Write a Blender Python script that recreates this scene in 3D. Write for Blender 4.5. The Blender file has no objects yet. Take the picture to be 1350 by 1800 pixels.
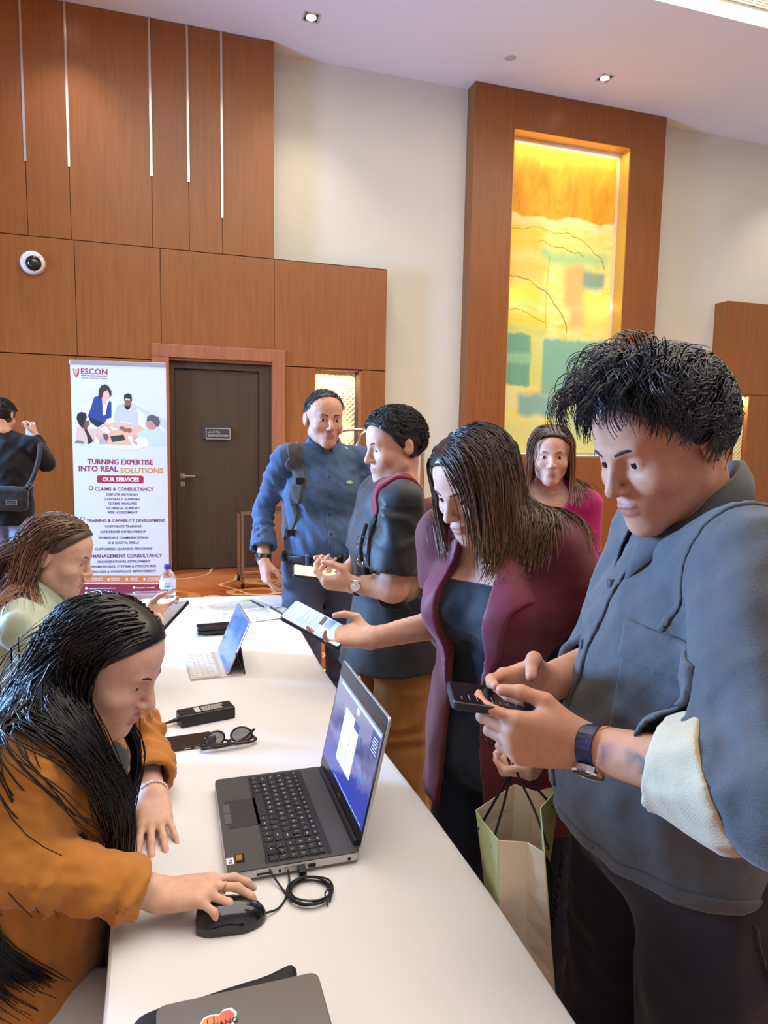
import bpy, bmesh, math, random
import numpy as np
from mathutils import Vector, Matrix, Euler

# ---------------------------------------------------------------- camera, world, lights, exposure
S = bpy.context.scene
COL = S.collection
cam_d = bpy.data.cameras.new('camera')
cam_o = bpy.data.objects.new('camera', cam_d)
COL.objects.link(cam_o)
cam_d.sensor_fit = 'HORIZONTAL'
cam_d.sensor_width = 36.0
cam_d.lens = 36.0 * 1200.0 / 1350.0
cam_d.clip_start = 0.02
cam_d.clip_end = 80.0
YAW, PITCH, ROLL = math.radians(17.54), math.radians(6.01), math.radians(0.98)
_f = Vector((math.sin(YAW) * math.cos(PITCH), math.cos(YAW) * math.cos(PITCH), -math.sin(PITCH)))
_r = Vector((math.cos(YAW), -math.sin(YAW), 0.0))
_u = _r.cross(_f)
_R = _r * math.cos(ROLL) + _u * math.sin(ROLL)
_U = -_r * math.sin(ROLL) + _u * math.cos(ROLL)
cam_o.matrix_world = Matrix(((_R.x, _U.x, -_f.x, 0.0), (_R.y, _U.y, -_f.y, 0.0), (_R.z, _U.z, -_f.z, 1.53), (0, 0, 0, 1)))
S.camera = cam_o

world = bpy.data.worlds.new('world')
S.world = world
world.use_nodes = True
world.node_tree.nodes['Background'].inputs[0].default_value = (0.62, 0.78, 1.0, 1)
world.node_tree.nodes['Background'].inputs[1].default_value = 0.5

S.view_settings.view_transform = 'Standard'
S.view_settings.look = 'None'
S.view_settings.gamma = 1.0
S.view_settings.use_curve_mapping = False
S.view_settings.exposure = 0.2


def area_light(name, loc, target, sx, sy, power, color, spread=180):
    d = bpy.data.lights.new(name, 'AREA')
    d.shape = 'RECTANGLE'
    d.size, d.size_y = sx, sy
    d.energy = power
    d.color = color
    d.spread = math.radians(spread)
    o = bpy.data.objects.new(name, d)
    COL.objects.link(o)
    o.location = loc
    o.rotation_euler = (Vector(target) - Vector(loc)).to_track_quat('-Z', 'Y').to_euler()
    return o


# cool daylight through the tall window of the side wall, warm cove light of the raised ceiling
area_light('window_daylight', (-5.8, 4.9, 2.3), (0.4, 2.1, 0.9), 1.8, 2.6, 1050, (0.26, 0.52, 1.0), 135)
area_light('cove_light', (3.0, 1.6, 6.25), (3.0, 1.6, 0.0), 9.0, 7.0, 610, (1.0, 0.90, 0.74))
area_light('cove_strip', (3.0, 5.75, 6.42), (3.0, 6.07, 6.15), 17.0, 0.10, 130, (1.0, 0.90, 0.62))

# ---------------------------------------------------------------- helpers


def lin(c):
    return tuple(((v / 255.0) / 12.92 if v / 255.0 <= 0.04045 else ((v / 255.0 + 0.055) / 1.055) ** 2.4) for v in c)


class NT:
    """small wrapper to lay out shader nodes"""
    def __init__(self, m):
        self.t = m.node_tree
        self.b = m.node_tree.nodes['Principled BSDF']

    def n(self, kind, **kw):
        nd = self.t.nodes.new(kind)
        for k, v in kw.items():
            if k.startswith('i_'):
                key = k[2:]
                nd.inputs[int(key) if key.isdigit() else key].default_value = v
            else:
                setattr(nd, k, v)
        return nd

    def l(self, a, b):
        self.t.links.new(a, b)

    def ramp(self, src, stops, interp='LINEAR'):
        r = self.n('ShaderNodeValToRGB')
        e = r.color_ramp.elements
        r.color_ramp.interpolation = interp
        while len(e) < len(stops):
            e.new(0.5)
        for i, (p, c) in enumerate(stops):
            e[i].position = p
            e[i].color = tuple(c) + (1.0,) if len(c) == 3 else c
        self.l(src, r.inputs[0])
        return r

    def mix(self, fac, a, b, mode='MIX'):
        m = self.n('ShaderNodeMix', data_type='RGBA', blend_type=mode)
        if isinstance(fac, (int, float)):
            m.inputs[0].default_value = fac
        else:
            self.l(fac, m.inputs[0])
        for v, s in ((a, m.inputs[6]), (b, m.inputs[7])):
            if isinstance(v, (tuple, list)):
                s.default_value = tuple(v) + (1.0,) if len(v) == 3 else v
            else:
                self.l(v, s)
        return m.outputs[2]

    def math(self, op, a, b=0.0, c=None):
        m = self.n('ShaderNodeMath', operation=op)
        for i, v in enumerate((a, b) if c is None else (a, b, c)):
            if isinstance(v, (int, float)):
                m.inputs[i].default_value = v
            else:
                self.l(v, m.inputs[i])
        return m.outputs[0]

    def coords(self, kind='Object', scale=(1, 1, 1), rot=(0, 0, 0), loc=(0, 0, 0)):
        tc = self.n('ShaderNodeTexCoord')
        mp = self.n('ShaderNodeMapping')
        mp.inputs['Scale'].default_value = scale
        mp.inputs['Rotation'].default_value = rot
        mp.inputs['Location'].default_value = loc
        self.l(tc.outputs[kind], mp.inputs['Vector'])
        return mp.outputs[0]

    def noise(self, vec, scale, detail=3, rough=0.5, dist=0.0):
        nd = self.n('ShaderNodeTexNoise', i_Scale=scale, i_Detail=detail, i_Roughness=rough, i_Distortion=dist)
        if vec is not None:
            self.l(vec, nd.inputs['Vector'])
        return nd.outputs[0]

    def bump(self, h, strength=0.3, dist=0.01):
        bp = self.n('ShaderNodeBump', i_Strength=strength, i_Distance=dist)
        self.l(h, bp.inputs['Height'])
        self.l(bp.outputs[0], self.b.inputs['Normal'])
        return bp


MATS = {}


def mat(name, rgb=(200, 200, 200), rough=0.5, metal=0.0, spec=0.5, var=0.0, vscale=6.0, bump=0.0, bscale=300.0, bstretch=(1, 1, 1),
        sheen=0.0, emit=0.0, trans=0.0, ior=1.45, coat=0.0):
    """principled material with a little procedural colour variation and grain"""
    if name in MATS:
        return MATS[name]
    m = bpy.data.materials.new(name)
    m.use_nodes = True
    t = NT(m)
    c = lin(rgb)
    b = t.b
    b.inputs['Roughness'].default_value = rough
    b.inputs['Metallic'].default_value = metal
    b.inputs['Specular IOR Level'].default_value = spec
    b.inputs['IOR'].default_value = ior
    b.inputs['Base Color'].default_value = c + (1,)
    if sheen:
        b.inputs['Sheen Weight'].default_value = sheen
        b.inputs['Sheen Roughness'].default_value = 0.4
    if coat:
        b.inputs['Coat Weight'].default_value = coat
    if trans:
        b.inputs['Transmission Weight'].default_value = trans
    if emit:
        b.inputs['Emission Color'].default_value = c + (1,)
        b.inputs['Emission Strength'].default_value = emit
    if var:
        co = t.coords()
        f = t.noise(co, vscale, 4, 0.6)
        r = t.ramp(f, [(0.3, tuple(x * (1 - var) for x in c)), (0.7, tuple(min(1, x * (1 + var)) for x in c))])
        t.l(r.outputs[0], b.inputs['Base Color'])
    if bump:
        co = t.coords(scale=bstretch)
        t.bump(t.noise(co, bscale, 2, 0.6), bump, 0.002)
    MATS[name] = m
    return m


def empty(name, loc=(0, 0, 0), label=None, cat=None, group=None, rz=0.0, kind=None):
    o = bpy.data.objects.new(name, None)
    o.empty_display_size = 0.1
    COL.objects.link(o)
    o.location = loc
    o.rotation_euler = (0, 0, rz)
    tag(o, label, cat, group, kind)
    return o


def tag(o, label=None, cat=None, group=None, kind=None):
    if label:
        o['label'] = label
    if cat:
        o['category'] = cat
    if group:
        o['group'] = group
    if kind:
        o['kind'] = kind
    return o


def root_loc(p):
    l = Vector((0, 0, 0))
    while p is not None:
        l = l + p.location
        p = p.parent
    return l


def mesh_obj(name, V, F, m, parent=None, smooth=False, local=False, attrs=None):
    """V (n,3) world coordinates (or parent-local when local), F list of faces or an (m,k) array"""
    V = np.asarray(V, np.float32).reshape(-1, 3)
    if parent is not None and not local:
        l = root_loc(parent)
        V = V - np.array((l.x, l.y, l.z), np.float32)
    me = bpy.data.meshes.new(name)
    if isinstance(F, np.ndarray):
        k = F.shape[1]
        n = len(F)
        me.vertices.add(len(V))
        me.vertices.foreach_set('co', V.ravel())
        me.loops.add(n * k)
        me.loops.foreach_set('vertex_index', F.astype(np.int32).ravel())
        me.polygons.add(n)
        me.polygons.foreach_set('loop_start', np.arange(0, n * k, k, dtype=np.int32))
        me.update(calc_edges=True)
    else:
        me.from_pydata([tuple(map(float, v)) for v in V], [], F)
        me.update()
    if smooth:
        me.polygons.foreach_set('use_smooth', np.ones(len(me.polygons), bool))
    if attrs:
        for k, a in attrs.items():
            at = me.attributes.new(k, 'FLOAT', 'POINT')
            at.data.foreach_set('value', np.asarray(a, np.float32))
    if m is not None:
        me.materials.append(m)
    o = bpy.data.objects.new(name, me)
    COL.objects.link(o)
    o.parent = parent
    return o


def frame(d, up=(0, 0, 1)):
    w = Vector(d).normalized()
    u = Vector(up).cross(w)
    if u.length < 1e-4:
        u = Vector((1, 0, 0)).cross(w)
    u.normalize()
    return u, w.cross(u), w


class MB:
    """mesh builder: boxes, prisms, tubes, lathes; build() links everything as one mesh object"""
    def __init__(self):
        self.V, self.F = [], []

    def add(self, vs, fs):
        o = len(self.V)
        self.V += [tuple(v) for v in vs]
        self.F += [tuple(i + o for i in f) for f in fs]
        return self

    def box(self, lo, hi, M=None):
        x0, y0, z0 = lo
        x1, y1, z1 = hi
        vs = [(x0, y0, z0), (x1, y0, z0), (x1, y1, z0), (x0, y1, z0), (x0, y0, z1), (x1, y0, z1), (x1, y1, z1), (x0, y1, z1)]
        if M is not None:
            vs = [M @ Vector(v) for v in vs]
        return self.add(vs, [(0, 3, 2, 1), (4, 5, 6, 7), (0, 1, 5, 4), (1, 2, 6, 5), (2, 3, 7, 6), (3, 0, 4, 7)])

    def prism(self, poly, t, O=(0, 0, 0), U=(1, 0, 0), W=(0, 1, 0), t0=0.0):
        """polygon in the plane O,U,W extruded along U x W from t0 to t"""
        O, U, W = Vector(O), Vector(U), Vector(W)
        N = U.cross(W)
        n = len(poly)
        vs = [O + U * a + W * b + N * t0 for a, b in poly] + [O + U * a + W * b + N * t for a, b in poly]
        fs = [tuple(range(n))[::-1], tuple(range(n, 2 * n))] + [(i, (i + 1) % n, n + (i + 1) % n, n + i) for i in range(n)]
        return self.add(vs, fs)

    def rbox(self, w, h, t, r, O=(0, 0, 0), U=(1, 0, 0), W=(0, 1, 0), t0=0.0, seg=4):
        return self.prism(rrect(w, h, r, seg), t, O, U, W, t0)

    def tube(self, pts, r, seg=8, closed=False, taper=None):
        pts = [Vector(p) for p in pts]
        n = len(pts)
        vs, fs = [], []
        prev = None
        for i, p in enumerate(pts):
            a = pts[(i - 1) % n] if (closed or i > 0) else p
            b = pts[(i + 1) % n] if (closed or i < n - 1) else p
            d = (b - a).normalized()
            if prev is None:
                u, v, _ = frame(d, (0, 0, 1) if abs(d.z) < 0.9 else (1, 0, 0))
            else:
                u = (prev - d * prev.dot(d)).normalized()
                v = d.cross(u)
            prev = u
            rr = (r[i] if isinstance(r, (list, tuple)) else r)
            for k in range(seg):
                an = 2 * math.pi * k / seg
                vs.append(p + (u * math.cos(an) + v * math.sin(an)) * rr)
        m = n if closed else n - 1
        for i in range(m):
            j = (i + 1) % n
            for k in range(seg):
                k2 = (k + 1) % seg
                fs.append((i * seg + k, i * seg + k2, j * seg + k2, j * seg + k))
        if not closed:
            fs.append(tuple(range(seg))[::-1])
            fs.append(tuple((n - 1) * seg + k for k in range(seg)))
        return self.add(vs, fs)

    def cyl(self, a, b, r, seg=16):
        return self.tube([a, b], r, seg)

    def lathe(self, prof, O=(0, 0, 0), axis=(0, 0, 1), seg=24):
        """profile [(radius, height)] turned about the axis"""
        u, v, w = frame(axis, (0, 1, 0) if abs(Vector(axis).normalized().y) < 0.9 else (1, 0, 0))
        O = Vector(O)
        vs, fs = [], []
        for r, h in prof:
            for k in range(seg):
                an = 2 * math.pi * k / seg
                vs.append(O + w * h + (u * math.cos(an) + v * math.sin(an)) * r)
        for i in range(len(prof) - 1):
            for k in range(seg):
                k2 = (k + 1) % seg
                fs.append((i * seg + k, i * seg + k2, (i + 1) * seg + k2, (i + 1) * seg + k))
        fs.append(tuple(range(seg))[::-1])
        fs.append(tuple((len(prof) - 1) * seg + k for k in range(seg)))
        return self.add(vs, fs)

    def build(self, name, m, parent=None, smooth=False, local=False, bevel=0.0, bseg=2):
        o = mesh_obj(name, self.V, self.F, m, parent, smooth, local)
        if bevel:
            bm = bmesh.new()
            bm.from_mesh(o.data)
            es = [e for e in bm.edges if len(e.link_faces) == 2 and e.calc_face_angle(0) > 0.6]
            bmesh.ops.bevel(bm, geom=es, offset=bevel, segments=bseg, profile=0.5, affect='EDGES', clamp_overlap=True)
            bm.to_mesh(o.data)
            bm.free()
        return o


def rrect(w, h, r, seg=4, cx=0.0, cy=0.0):
    r = max(1e-5, min(r, w / 2 - 1e-5, h / 2 - 1e-5))
    p = []
    for sx, sy, a0 in ((1, -1, -90), (1, 1, 0), (-1, 1, 90), (-1, -1, 180)):
        for k in range(seg + 1):
            a = math.radians(a0 + 90 * k / seg)
            p.append((cx + sx * (w / 2 - r) + r * math.cos(a), cy + sy * (h / 2 - r) + r * math.sin(a)))
    return p


def smooth_path(pts, n=8):
    """Catmull-Rom through the points"""
    P = [np.array(p, float) for p in pts]
    P = [2 * P[0] - P[1]] + P + [2 * P[-1] - P[-2]]
    out = []
    for i in range(1, len(P) - 2):
        for k in range(n):
            t = k / n
            a, b, c, d = P[i - 1], P[i], P[i + 1], P[i + 2]
            out.append(0.5 * (2 * b + (c - a) * t + (2 * a - 5 * b + 4 * c - d) * t * t + (3 * b - a - 3 * c + d) * t ** 3))
    out.append(P[-2])
    return [Vector(p) for p in out]


PENDING_TEXT = []


def lettering(name, text, size, m, parent, O, U=(1, 0, 0), W=(0, 0, 1), align='CENTER', width=None, bold=0.0, extrude=0.0004, spacing=1.0):
    """flat printed words standing on the plane O,U,W; height of capitals = size; O in world coordinates"""
    cu = bpy.data.curves.new(name, 'FONT')
    cu.body = text
    cu.size = size / 0.73
    cu.align_x = align
    cu.align_y = 'BOTTOM_BASELINE'
    cu.extrude = extrude
    cu.offset = bold * size
    cu.resolution_u = 2
    cu.space_character = spacing
    tmp = bpy.data.objects.new(name + '_source', cu)
    COL.objects.link(tmp)
    U, W = Vector(U).normalized(), Vector(W).normalized()
    N = U.cross(W)
    O = Vector(O) - root_loc(parent)
    PENDING_TEXT.append((tmp, name, m, parent, O, U, W, N, width))


def finish_lettering():
    """turn the words set so far into plain mesh objects"""
    bpy.context.view_layer.update()
    dg = bpy.context.evaluated_depsgraph_get()
    for tmp, name, m, parent, O, U, W, N, width in PENDING_TEXT:
        me = bpy.data.meshes.new_from_object(tmp.evaluated_get(dg))
        me.name = name
        me.materials.clear()
        me.materials.append(m)
        sx = 1.0
        if width:
            xs_ = [v.co.x for v in me.vertices] or [0, 1]
            sx = width / max(1e-4, max(xs_) - min(xs_))
        o = bpy.data.objects.new(name, me)
        COL.objects.link(o)
        o.parent = parent
        o.matrix_local = Matrix(((U.x * sx, W.x, N.x, O.x), (U.y * sx, W.y, N.y, O.y), (U.z * sx, W.z, N.z, O.z), (0, 0, 0, 1)))
    for rec in PENDING_TEXT:
        bpy.data.objects.remove(rec[0])
    PENDING_TEXT.clear()


# ---------------------------------------------------------------- implicit surfaces: bodies, clothes and other soft shapes
f32 = np.float32


def A3(p):
    return np.asarray(p, float)


def nrm(v):
    v = A3(v)
    return v / max(1e-9, np.linalg.norm(v))


class Cone:
    """tapered capsule"""
    def __init__(s, a, b, ra, rb=None):
        s.a, s.b, s.ra, s.rb = A3(a), A3(b), ra, ra if rb is None else rb

    def bounds(s):
        r = max(s.ra, s.rb)
        return np.minimum(s.a, s.b) - r, np.maximum(s.a, s.b) + r

    def d(s, X, Y, Z):
        w = s.b - s.a
        L2 = max(1e-12, float(w @ w))
        x, y, z = X - s.a[0], Y - s.a[1], Z - s.a[2]
        t = np.clip((x * w[0] + y * w[1] + z * w[2]) / L2, 0, 1)
        x, y, z = x - t * w[0], y - t * w[1], z - t * w[2]
        return np.sqrt(x * x + y * y + z * z) - (s.ra + (s.rb - s.ra) * t)


class Ell:
    """ellipsoid with its own axes (rows of R)"""
    def __init__(s, c, r, R=None):
        s.c, s.r = A3(c), A3(r if hasattr(r, '__len__') else (r, r, r))
        s.R = np.eye(3) if R is None else np.asarray(R, float)

    def bounds(s):
        e = np.sqrt(((s.R * s.r[:, None]) ** 2).sum(0))
        return s.c - e, s.c + e

    def d(s, X, Y, Z):
        x, y, z = X - s.c[0], Y - s.c[1], Z - s.c[2]
        k0 = k1 = 0
        for i in range(3):
            q = x * s.R[i, 0] + y * s.R[i, 1] + z * s.R[i, 2]
            k0 = k0 + (q / s.r[i]) ** 2
            k1 = k1 + (q / s.r[i] ** 2) ** 2
        k0 = np.sqrt(k0)
        return k0 * (k0 - 1.0) / np.maximum(np.sqrt(k1), 1e-6)


class ECap:
    """tapered capsule of elliptical section: side = direction of the first radius"""
    def __init__(s, a, b, side, ra, rb):
        s.a, s.b, s.ra, s.rb = A3(a), A3(b), ra, rb
        s.w = nrm(s.b - s.a)
        sd = A3(side)
        s.u = nrm(sd - s.w * (sd @ s.w))
        s.v = np.cross(s.w, s.u)

    def bounds(s):
        r = max(*s.ra, *s.rb)
        return np.minimum(s.a, s.b) - r, np.maximum(s.a, s.b) + r

    def d(s, X, Y, Z):
        x, y, z = X - s.a[0], Y - s.a[1], Z - s.a[2]
        L = float(np.linalg.norm(s.b - s.a))
        tw = x * s.w[0] + y * s.w[1] + z * s.w[2]
        t = np.clip(tw / L, 0, 1)
        qw = tw - t * L
        qu = x * s.u[0] + y * s.u[1] + z * s.u[2]
        qv = x * s.v[0] + y * s.v[1] + z * s.v[2]
        rx = s.ra[0] + (s.rb[0] - s.ra[0]) * t
        ry = s.ra[1] + (s.rb[1] - s.ra[1]) * t
        rm = np.minimum(rx, ry)
        k0 = np.sqrt((qu / rx) ** 2 + (qv / ry) ** 2 + (qw / rm) ** 2)
        k1 = np.sqrt((qu / rx ** 2) ** 2 + (qv / ry ** 2) ** 2 + (qw / rm ** 2) ** 2)
        return k0 * (k0 - 1.0) / np.maximum(k1, 1e-6)


class RBox:
    """rounded box with axes (rows of R)"""
    def __init__(s, c, h, r, R=None):
        s.c, s.h, s.r = A3(c), A3(h), r
        s.R = np.eye(3) if R is None else np.asarray(R, float)

    def bounds(s):
        e = (np.abs(s.R) * s.h[:, None]).sum(0)
        return s.c - e, s.c + e

    def d(s, X, Y, Z):
        x, y, z = X - s.c[0], Y - s.c[1], Z - s.c[2]
        o = 0
        mx = None
        for i in range(3):
            q = np.abs(x * s.R[i, 0] + y * s.R[i, 1] + z * s.R[i, 2]) - (s.h[i] - s.r)
            o = o + np.maximum(q, 0) ** 2
            mx = q if mx is None else np.maximum(mx, q)
        return np.sqrt(o) + np.minimum(mx, 0) - s.r


def smin(a, b, k):
    if k <= 0:
        return np.minimum(a, b)
    h = np.maximum(k - np.abs(a - b), 0) / k
    return np.minimum(a, b) - h * h * (k * 0.25)


class Vol:
    """signed distance sampled on a grid"""
    def __init__(s, lo, hi, vs):
        s.lo = A3(lo)
        s.vs = vs
        s.n = np.maximum(2, np.ceil((A3(hi) - s.lo) / vs).astype(int) + 1)
        s.D = np.full(tuple(s.n), 0.25, f32)

    def axes(s, i0=(0, 0, 0), i1=None):
        i1 = s.n if i1 is None else i1
        ax = [(s.lo[k] + s.vs * np.arange(i0[k], i1[k])).astype(f32) for k in range(3)]
        return ax[0][:, None, None], ax[1][None, :, None], ax[2][None, None, :]

    def _win(s, prim, m):
        lo, hi = prim.bounds()
        i0 = np.clip(np.floor((lo - m - s.lo) / s.vs).astype(int), 0, s.n)
        i1 = np.clip(np.ceil((hi + m - s.lo) / s.vs).astype(int) + 1, 0, s.n)
        return i0, i1

    def add(s, prim, k=0.02, infl=0.0, m=0.05):
        i0, i1 = s._win(prim, m + abs(infl))
        if np.any(i1 <= i0):
            return s
        sl = tuple(slice(a, b) for a, b in zip(i0, i1))
        d = prim.d(*s.axes(i0, i1)) - infl
        s.D[sl] = smin(s.D[sl], d.astype(f32), k)
        return s

    def addall(s, prims, k=0.02, infl=0.0):
        for p in prims:
            if isinstance(p, tuple):
                s.add(p[0], p[1], infl)
            else:
                s.add(p, k, infl)
        return s

    def sub(s, prim, k=0.005, m=0.03):
        i0, i1 = s._win(prim, m)
        if np.any(i1 <= i0):
            return s
        sl = tuple(slice(a, b) for a, b in zip(i0, i1))
        d = prim.d(*s.axes(i0, i1))
        s.D[sl] = -smin(-s.D[sl], d.astype(f32), k)
        return s

    def cut(s, p, n, k=0.0):
        """remove the half space beyond point p in direction n"""
        n = nrm(n)
        X, Y, Z = s.axes()
        d = ((X - p[0]) * n[0] + (Y - p[1]) * n[1] + (Z - p[2]) * n[2]).astype(f32)
        s.D = -smin(-s.D, -d, k)
        return s

    def keep(s, d):
        s.D = np.maximum(s.D, d.astype(f32))
        return s

    def shell(s, t):
        t = max(t, 2.3 * s.vs)
        s.D = np.maximum(s.D, -(s.D + t))
        return s

    def near(s, fn, band=0.03):
        """add fn(points) to the distances near the surface"""
        idx = np.nonzero(np.abs(s.D) < band)
        P = np.stack([s.lo[k] + s.vs * idx[k] for k in range(3)], -1)
        s.D[idx] += fn(P).astype(f32)
        return s

    def sample(s, P):
        q = (np.asarray(P, float) - s.lo) / s.vs
        out = np.any((q < 0) | (q > s.n - 1.001), -1)
        q = np.clip(q, 0, s.n - 1.001)
        i = q.astype(int)
        f = q - i
        r = 0
        for dx in (0, 1):
            for dy in (0, 1):
                for dz in (0, 1):
                    w = (f[..., 0] if dx else 1 - f[..., 0]) * (f[..., 1] if dy else 1 - f[..., 1]) * (f[..., 2] if dz else 1 - f[..., 2])
                    r = r + w * s.D[i[..., 0] + dx, i[..., 1] + dy, i[..., 2] + dz]
        return np.where(out, 0.25, r)

    def grad(s, P):
        e = s.vs
        g = np.stack([s.sample(P + np.eye(3)[k] * e) - s.sample(P - np.eye(3)[k] * e) for k in range(3)], -1)
        return g / np.maximum(1e-6, np.linalg.norm(g, axis=-1, keepdims=True))

    def copy(s):
        v = Vol.__new__(Vol)
        v.lo, v.vs, v.n, v.D = s.lo.copy(), s.vs, s.n.copy(), s.D.copy()
        return v

    def like(s, lo, hi, vs):
        """a finer volume over part of this one"""
        v = Vol(lo, hi, vs)
        X, Y, Z = v.axes()
        P = np.stack(np.broadcast_arrays(X, Y, Z), -1).reshape(-1, 3)
        v.D = s.sample(P).reshape(tuple(v.n)).astype(f32)
        return v

    def mesh(s, skip=None):
        """surface nets: vertices and quads; cells whose centre lies in a skipped box are left out"""
        D = s.D
        inside = D < 0
        nx, ny, nz = D.shape
        cnt = np.zeros((nx - 1, ny - 1, nz - 1), np.int8)
        for dx in (0, 1):
            for dy in (0, 1):
                for dz in (0, 1):
                    cnt += inside[dx:nx - 1 + dx, dy:ny - 1 + dy, dz:nz - 1 + dz]
        ci = np.stack(np.nonzero((cnt > 0) & (cnt < 8)), -1)
        del cnt
        if skip:
            c = s.lo + s.vs * (ci + 0.5)
            keep = np.ones(len(ci), bool)
            for lo, hi in skip:
                keep &= ~np.all((c > A3(lo)) & (c < A3(hi)), -1)
            ci = ci[keep]
        if not len(ci):
            return np.zeros((0, 3)), np.zeros((0, 4), np.int32)
        cor = [(a, b, c) for a in (0, 1) for b in (0, 1) for c in (0, 1)]
        val = {o: D[ci[:, 0] + o[0], ci[:, 1] + o[1], ci[:, 2] + o[2]] for o in cor}
        acc = np.zeros((len(ci), 3))
        num = np.zeros(len(ci))
        for o in cor:
            for k in range(3):
                if o[k] == 0:
                    o2 = list(o)
                    o2[k] = 1
                    a, b = val[o], val[tuple(o2)]
                    cr = (a < 0) != (b < 0)
                    t = np.where(cr, a / np.where(cr, a - b, 1), 0)
                    p = np.tile(np.array(o, float), (len(ci), 1))
                    p[:, k] += t
                    acc += p * cr[:, None]
                    num += cr
        V = s.lo + s.vs * (ci + acc / num[:, None])
        vid = np.full((nx - 1, ny - 1, nz - 1), -1, np.int32)
        vid[ci[:, 0], ci[:, 1], ci[:, 2]] = np.arange(len(ci))
        quads = []
        for k in range(3):
            a = [slice(None)] * 3
            b = [slice(None)] * 3
            a[k], b[k] = slice(0, -1), slice(1, None)
            ia, ib = inside[tuple(a)], inside[tuple(b)]
            e = np.stack(np.nonzero(ia != ib), -1)
            o1, o2 = (k + 1) % 3, (k + 2) % 3
            ok = (e[:, o1] > 0) & (e[:, o2] > 0) & (e[:, o1] < s.n[o1] - 1) & (e[:, o2] < s.n[o2] - 1)
            e = e[ok]
            q = []
            for d1, d2 in ((1, 1), (0, 1), (0, 0), (1, 0)):
                c = e.copy()
                c[:, o1] -= d1
                c[:, o2] -= d2
                q.append(vid[c[:, 0], c[:, 1], c[:, 2]])
            q = np.stack(q, -1)
            flip = ~inside[e[:, 0], e[:, 1], e[:, 2]]
            q[flip] = q[flip][:, ::-1]
            quads.append(q[np.all(q >= 0, -1)])
        return V, np.concatenate(quads).astype(np.int32)

    def obj(s, name, m, parent=None, attrs=None, relax=0):
        V, F = s.mesh()
        if relax:
            V = relax_mesh(V, F, relax)
        at = {k: fn(V) for k, fn in attrs.items()} if attrs else None
        return mesh_obj(name, V, F, m, parent, smooth=True, attrs=at)


def relax_mesh(V, F, it=1):
    E = np.concatenate([F[:, [0, 1]], F[:, [1, 2]], F[:, [2, 3]], F[:, [3, 0]]])
    n = len(V)
    for _ in range(it):
        s = np.zeros((n, 3))
        c = np.zeros(n)
        for a, b in ((0, 1), (1, 0)):
            for k in range(3):
                s[:, k] += np.bincount(E[:, a], V[E[:, b], k], n)
            c += np.bincount(E[:, a], minlength=n)
        V = 0.5 * V + 0.5 * s / np.maximum(c, 1)[:, None]
    return V


def poly_d(U, W, poly):
    """signed distance to a polygon in 2D"""
    P = np.asarray(poly, float)
    d = np.full(U.shape, 1e9)
    sgn = np.ones(U.shape)
    n = len(P)
    for i in range(n):
        a, b = P[i], P[i - 1]
        ex, ey = b - a
        wx, wy = U - a[0], W - a[1]
        t = np.clip((wx * ex + wy * ey) / max(1e-12, ex * ex + ey * ey), 0, 1)
        d = np.minimum(d, (wx - ex * t) ** 2 + (wy - ey * t) ** 2)
        c1, c2, c3 = W >= a[1], W < b[1], ex * wy > ey * wx
        sgn = np.where((c1 & c2 & c3) | (~c1 & ~c2 & ~c3), -sgn, sgn)
    return sgn * np.sqrt(d)


def folds(seed, amp, freq, stretch=(1, 1, 1), ridge=True):
    """cloth folds as a smooth random field"""
    rs = np.random.RandomState(seed)
    D1 = rs.normal(size=(5, 3)) * np.array(stretch)
    D2 = rs.normal(size=(5, 3)) * np.array(stretch)
    ph = rs.uniform(0, 6.28, (5, 2))

    def fn(P):
        r = 0
        for i in range(5):
            w = np.sin(P @ D2[i] * freq * 0.7 + ph[i, 0])
            v = np.sin(P @ D1[i] * freq * (1 + 0.25 * i) + 2.0 * w + ph[i, 1])
            r = r + (2 * np.sqrt(v * v + 0.03) - 1 if ridge else v) / (1 + 0.5 * i)
        return r * (amp / 2.6)
    return fn


def rings(a, b, amp, pitch, seed=0, fall=None):
    """bunching folds round a sleeve or trouser leg from a to b, strongest at fall (0..1)"""
    a, b = A3(a), A3(b)
    w = nrm(b - a)
    L = np.linalg.norm(b - a)
    rs = np.random.RandomState(seed)
    q = rs.normal(size=(3, 3)) * 14

    def fn(P):
        t = (P - a) @ w
        off = np.linalg.norm((P - a) - t[:, None] * w, axis=1)
        ph = np.sin(P @ q[0]) + 0.8 * np.sin(P @ q[1] * 1.7)
        r = 1.05 - 2 * np.sqrt(np.sin(t * math.pi / pitch + 1.1 * ph) ** 2 + 0.03)
        e = np.clip(t / 0.02, 0, 1) * np.clip((L - t) / 0.06, 0, 1) * np.clip((0.13 - off) / 0.03, 0, 1)
        if fall is not None:
            e = e * np.exp(-((t / L - fall[0]) / fall[1]) ** 2)
        return -amp * r * e * (0.6 + 0.4 * np.sin(P @ q[2] * 0.8))
    return fn
# ---------------------------------------------------------------- materials of the room


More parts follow.
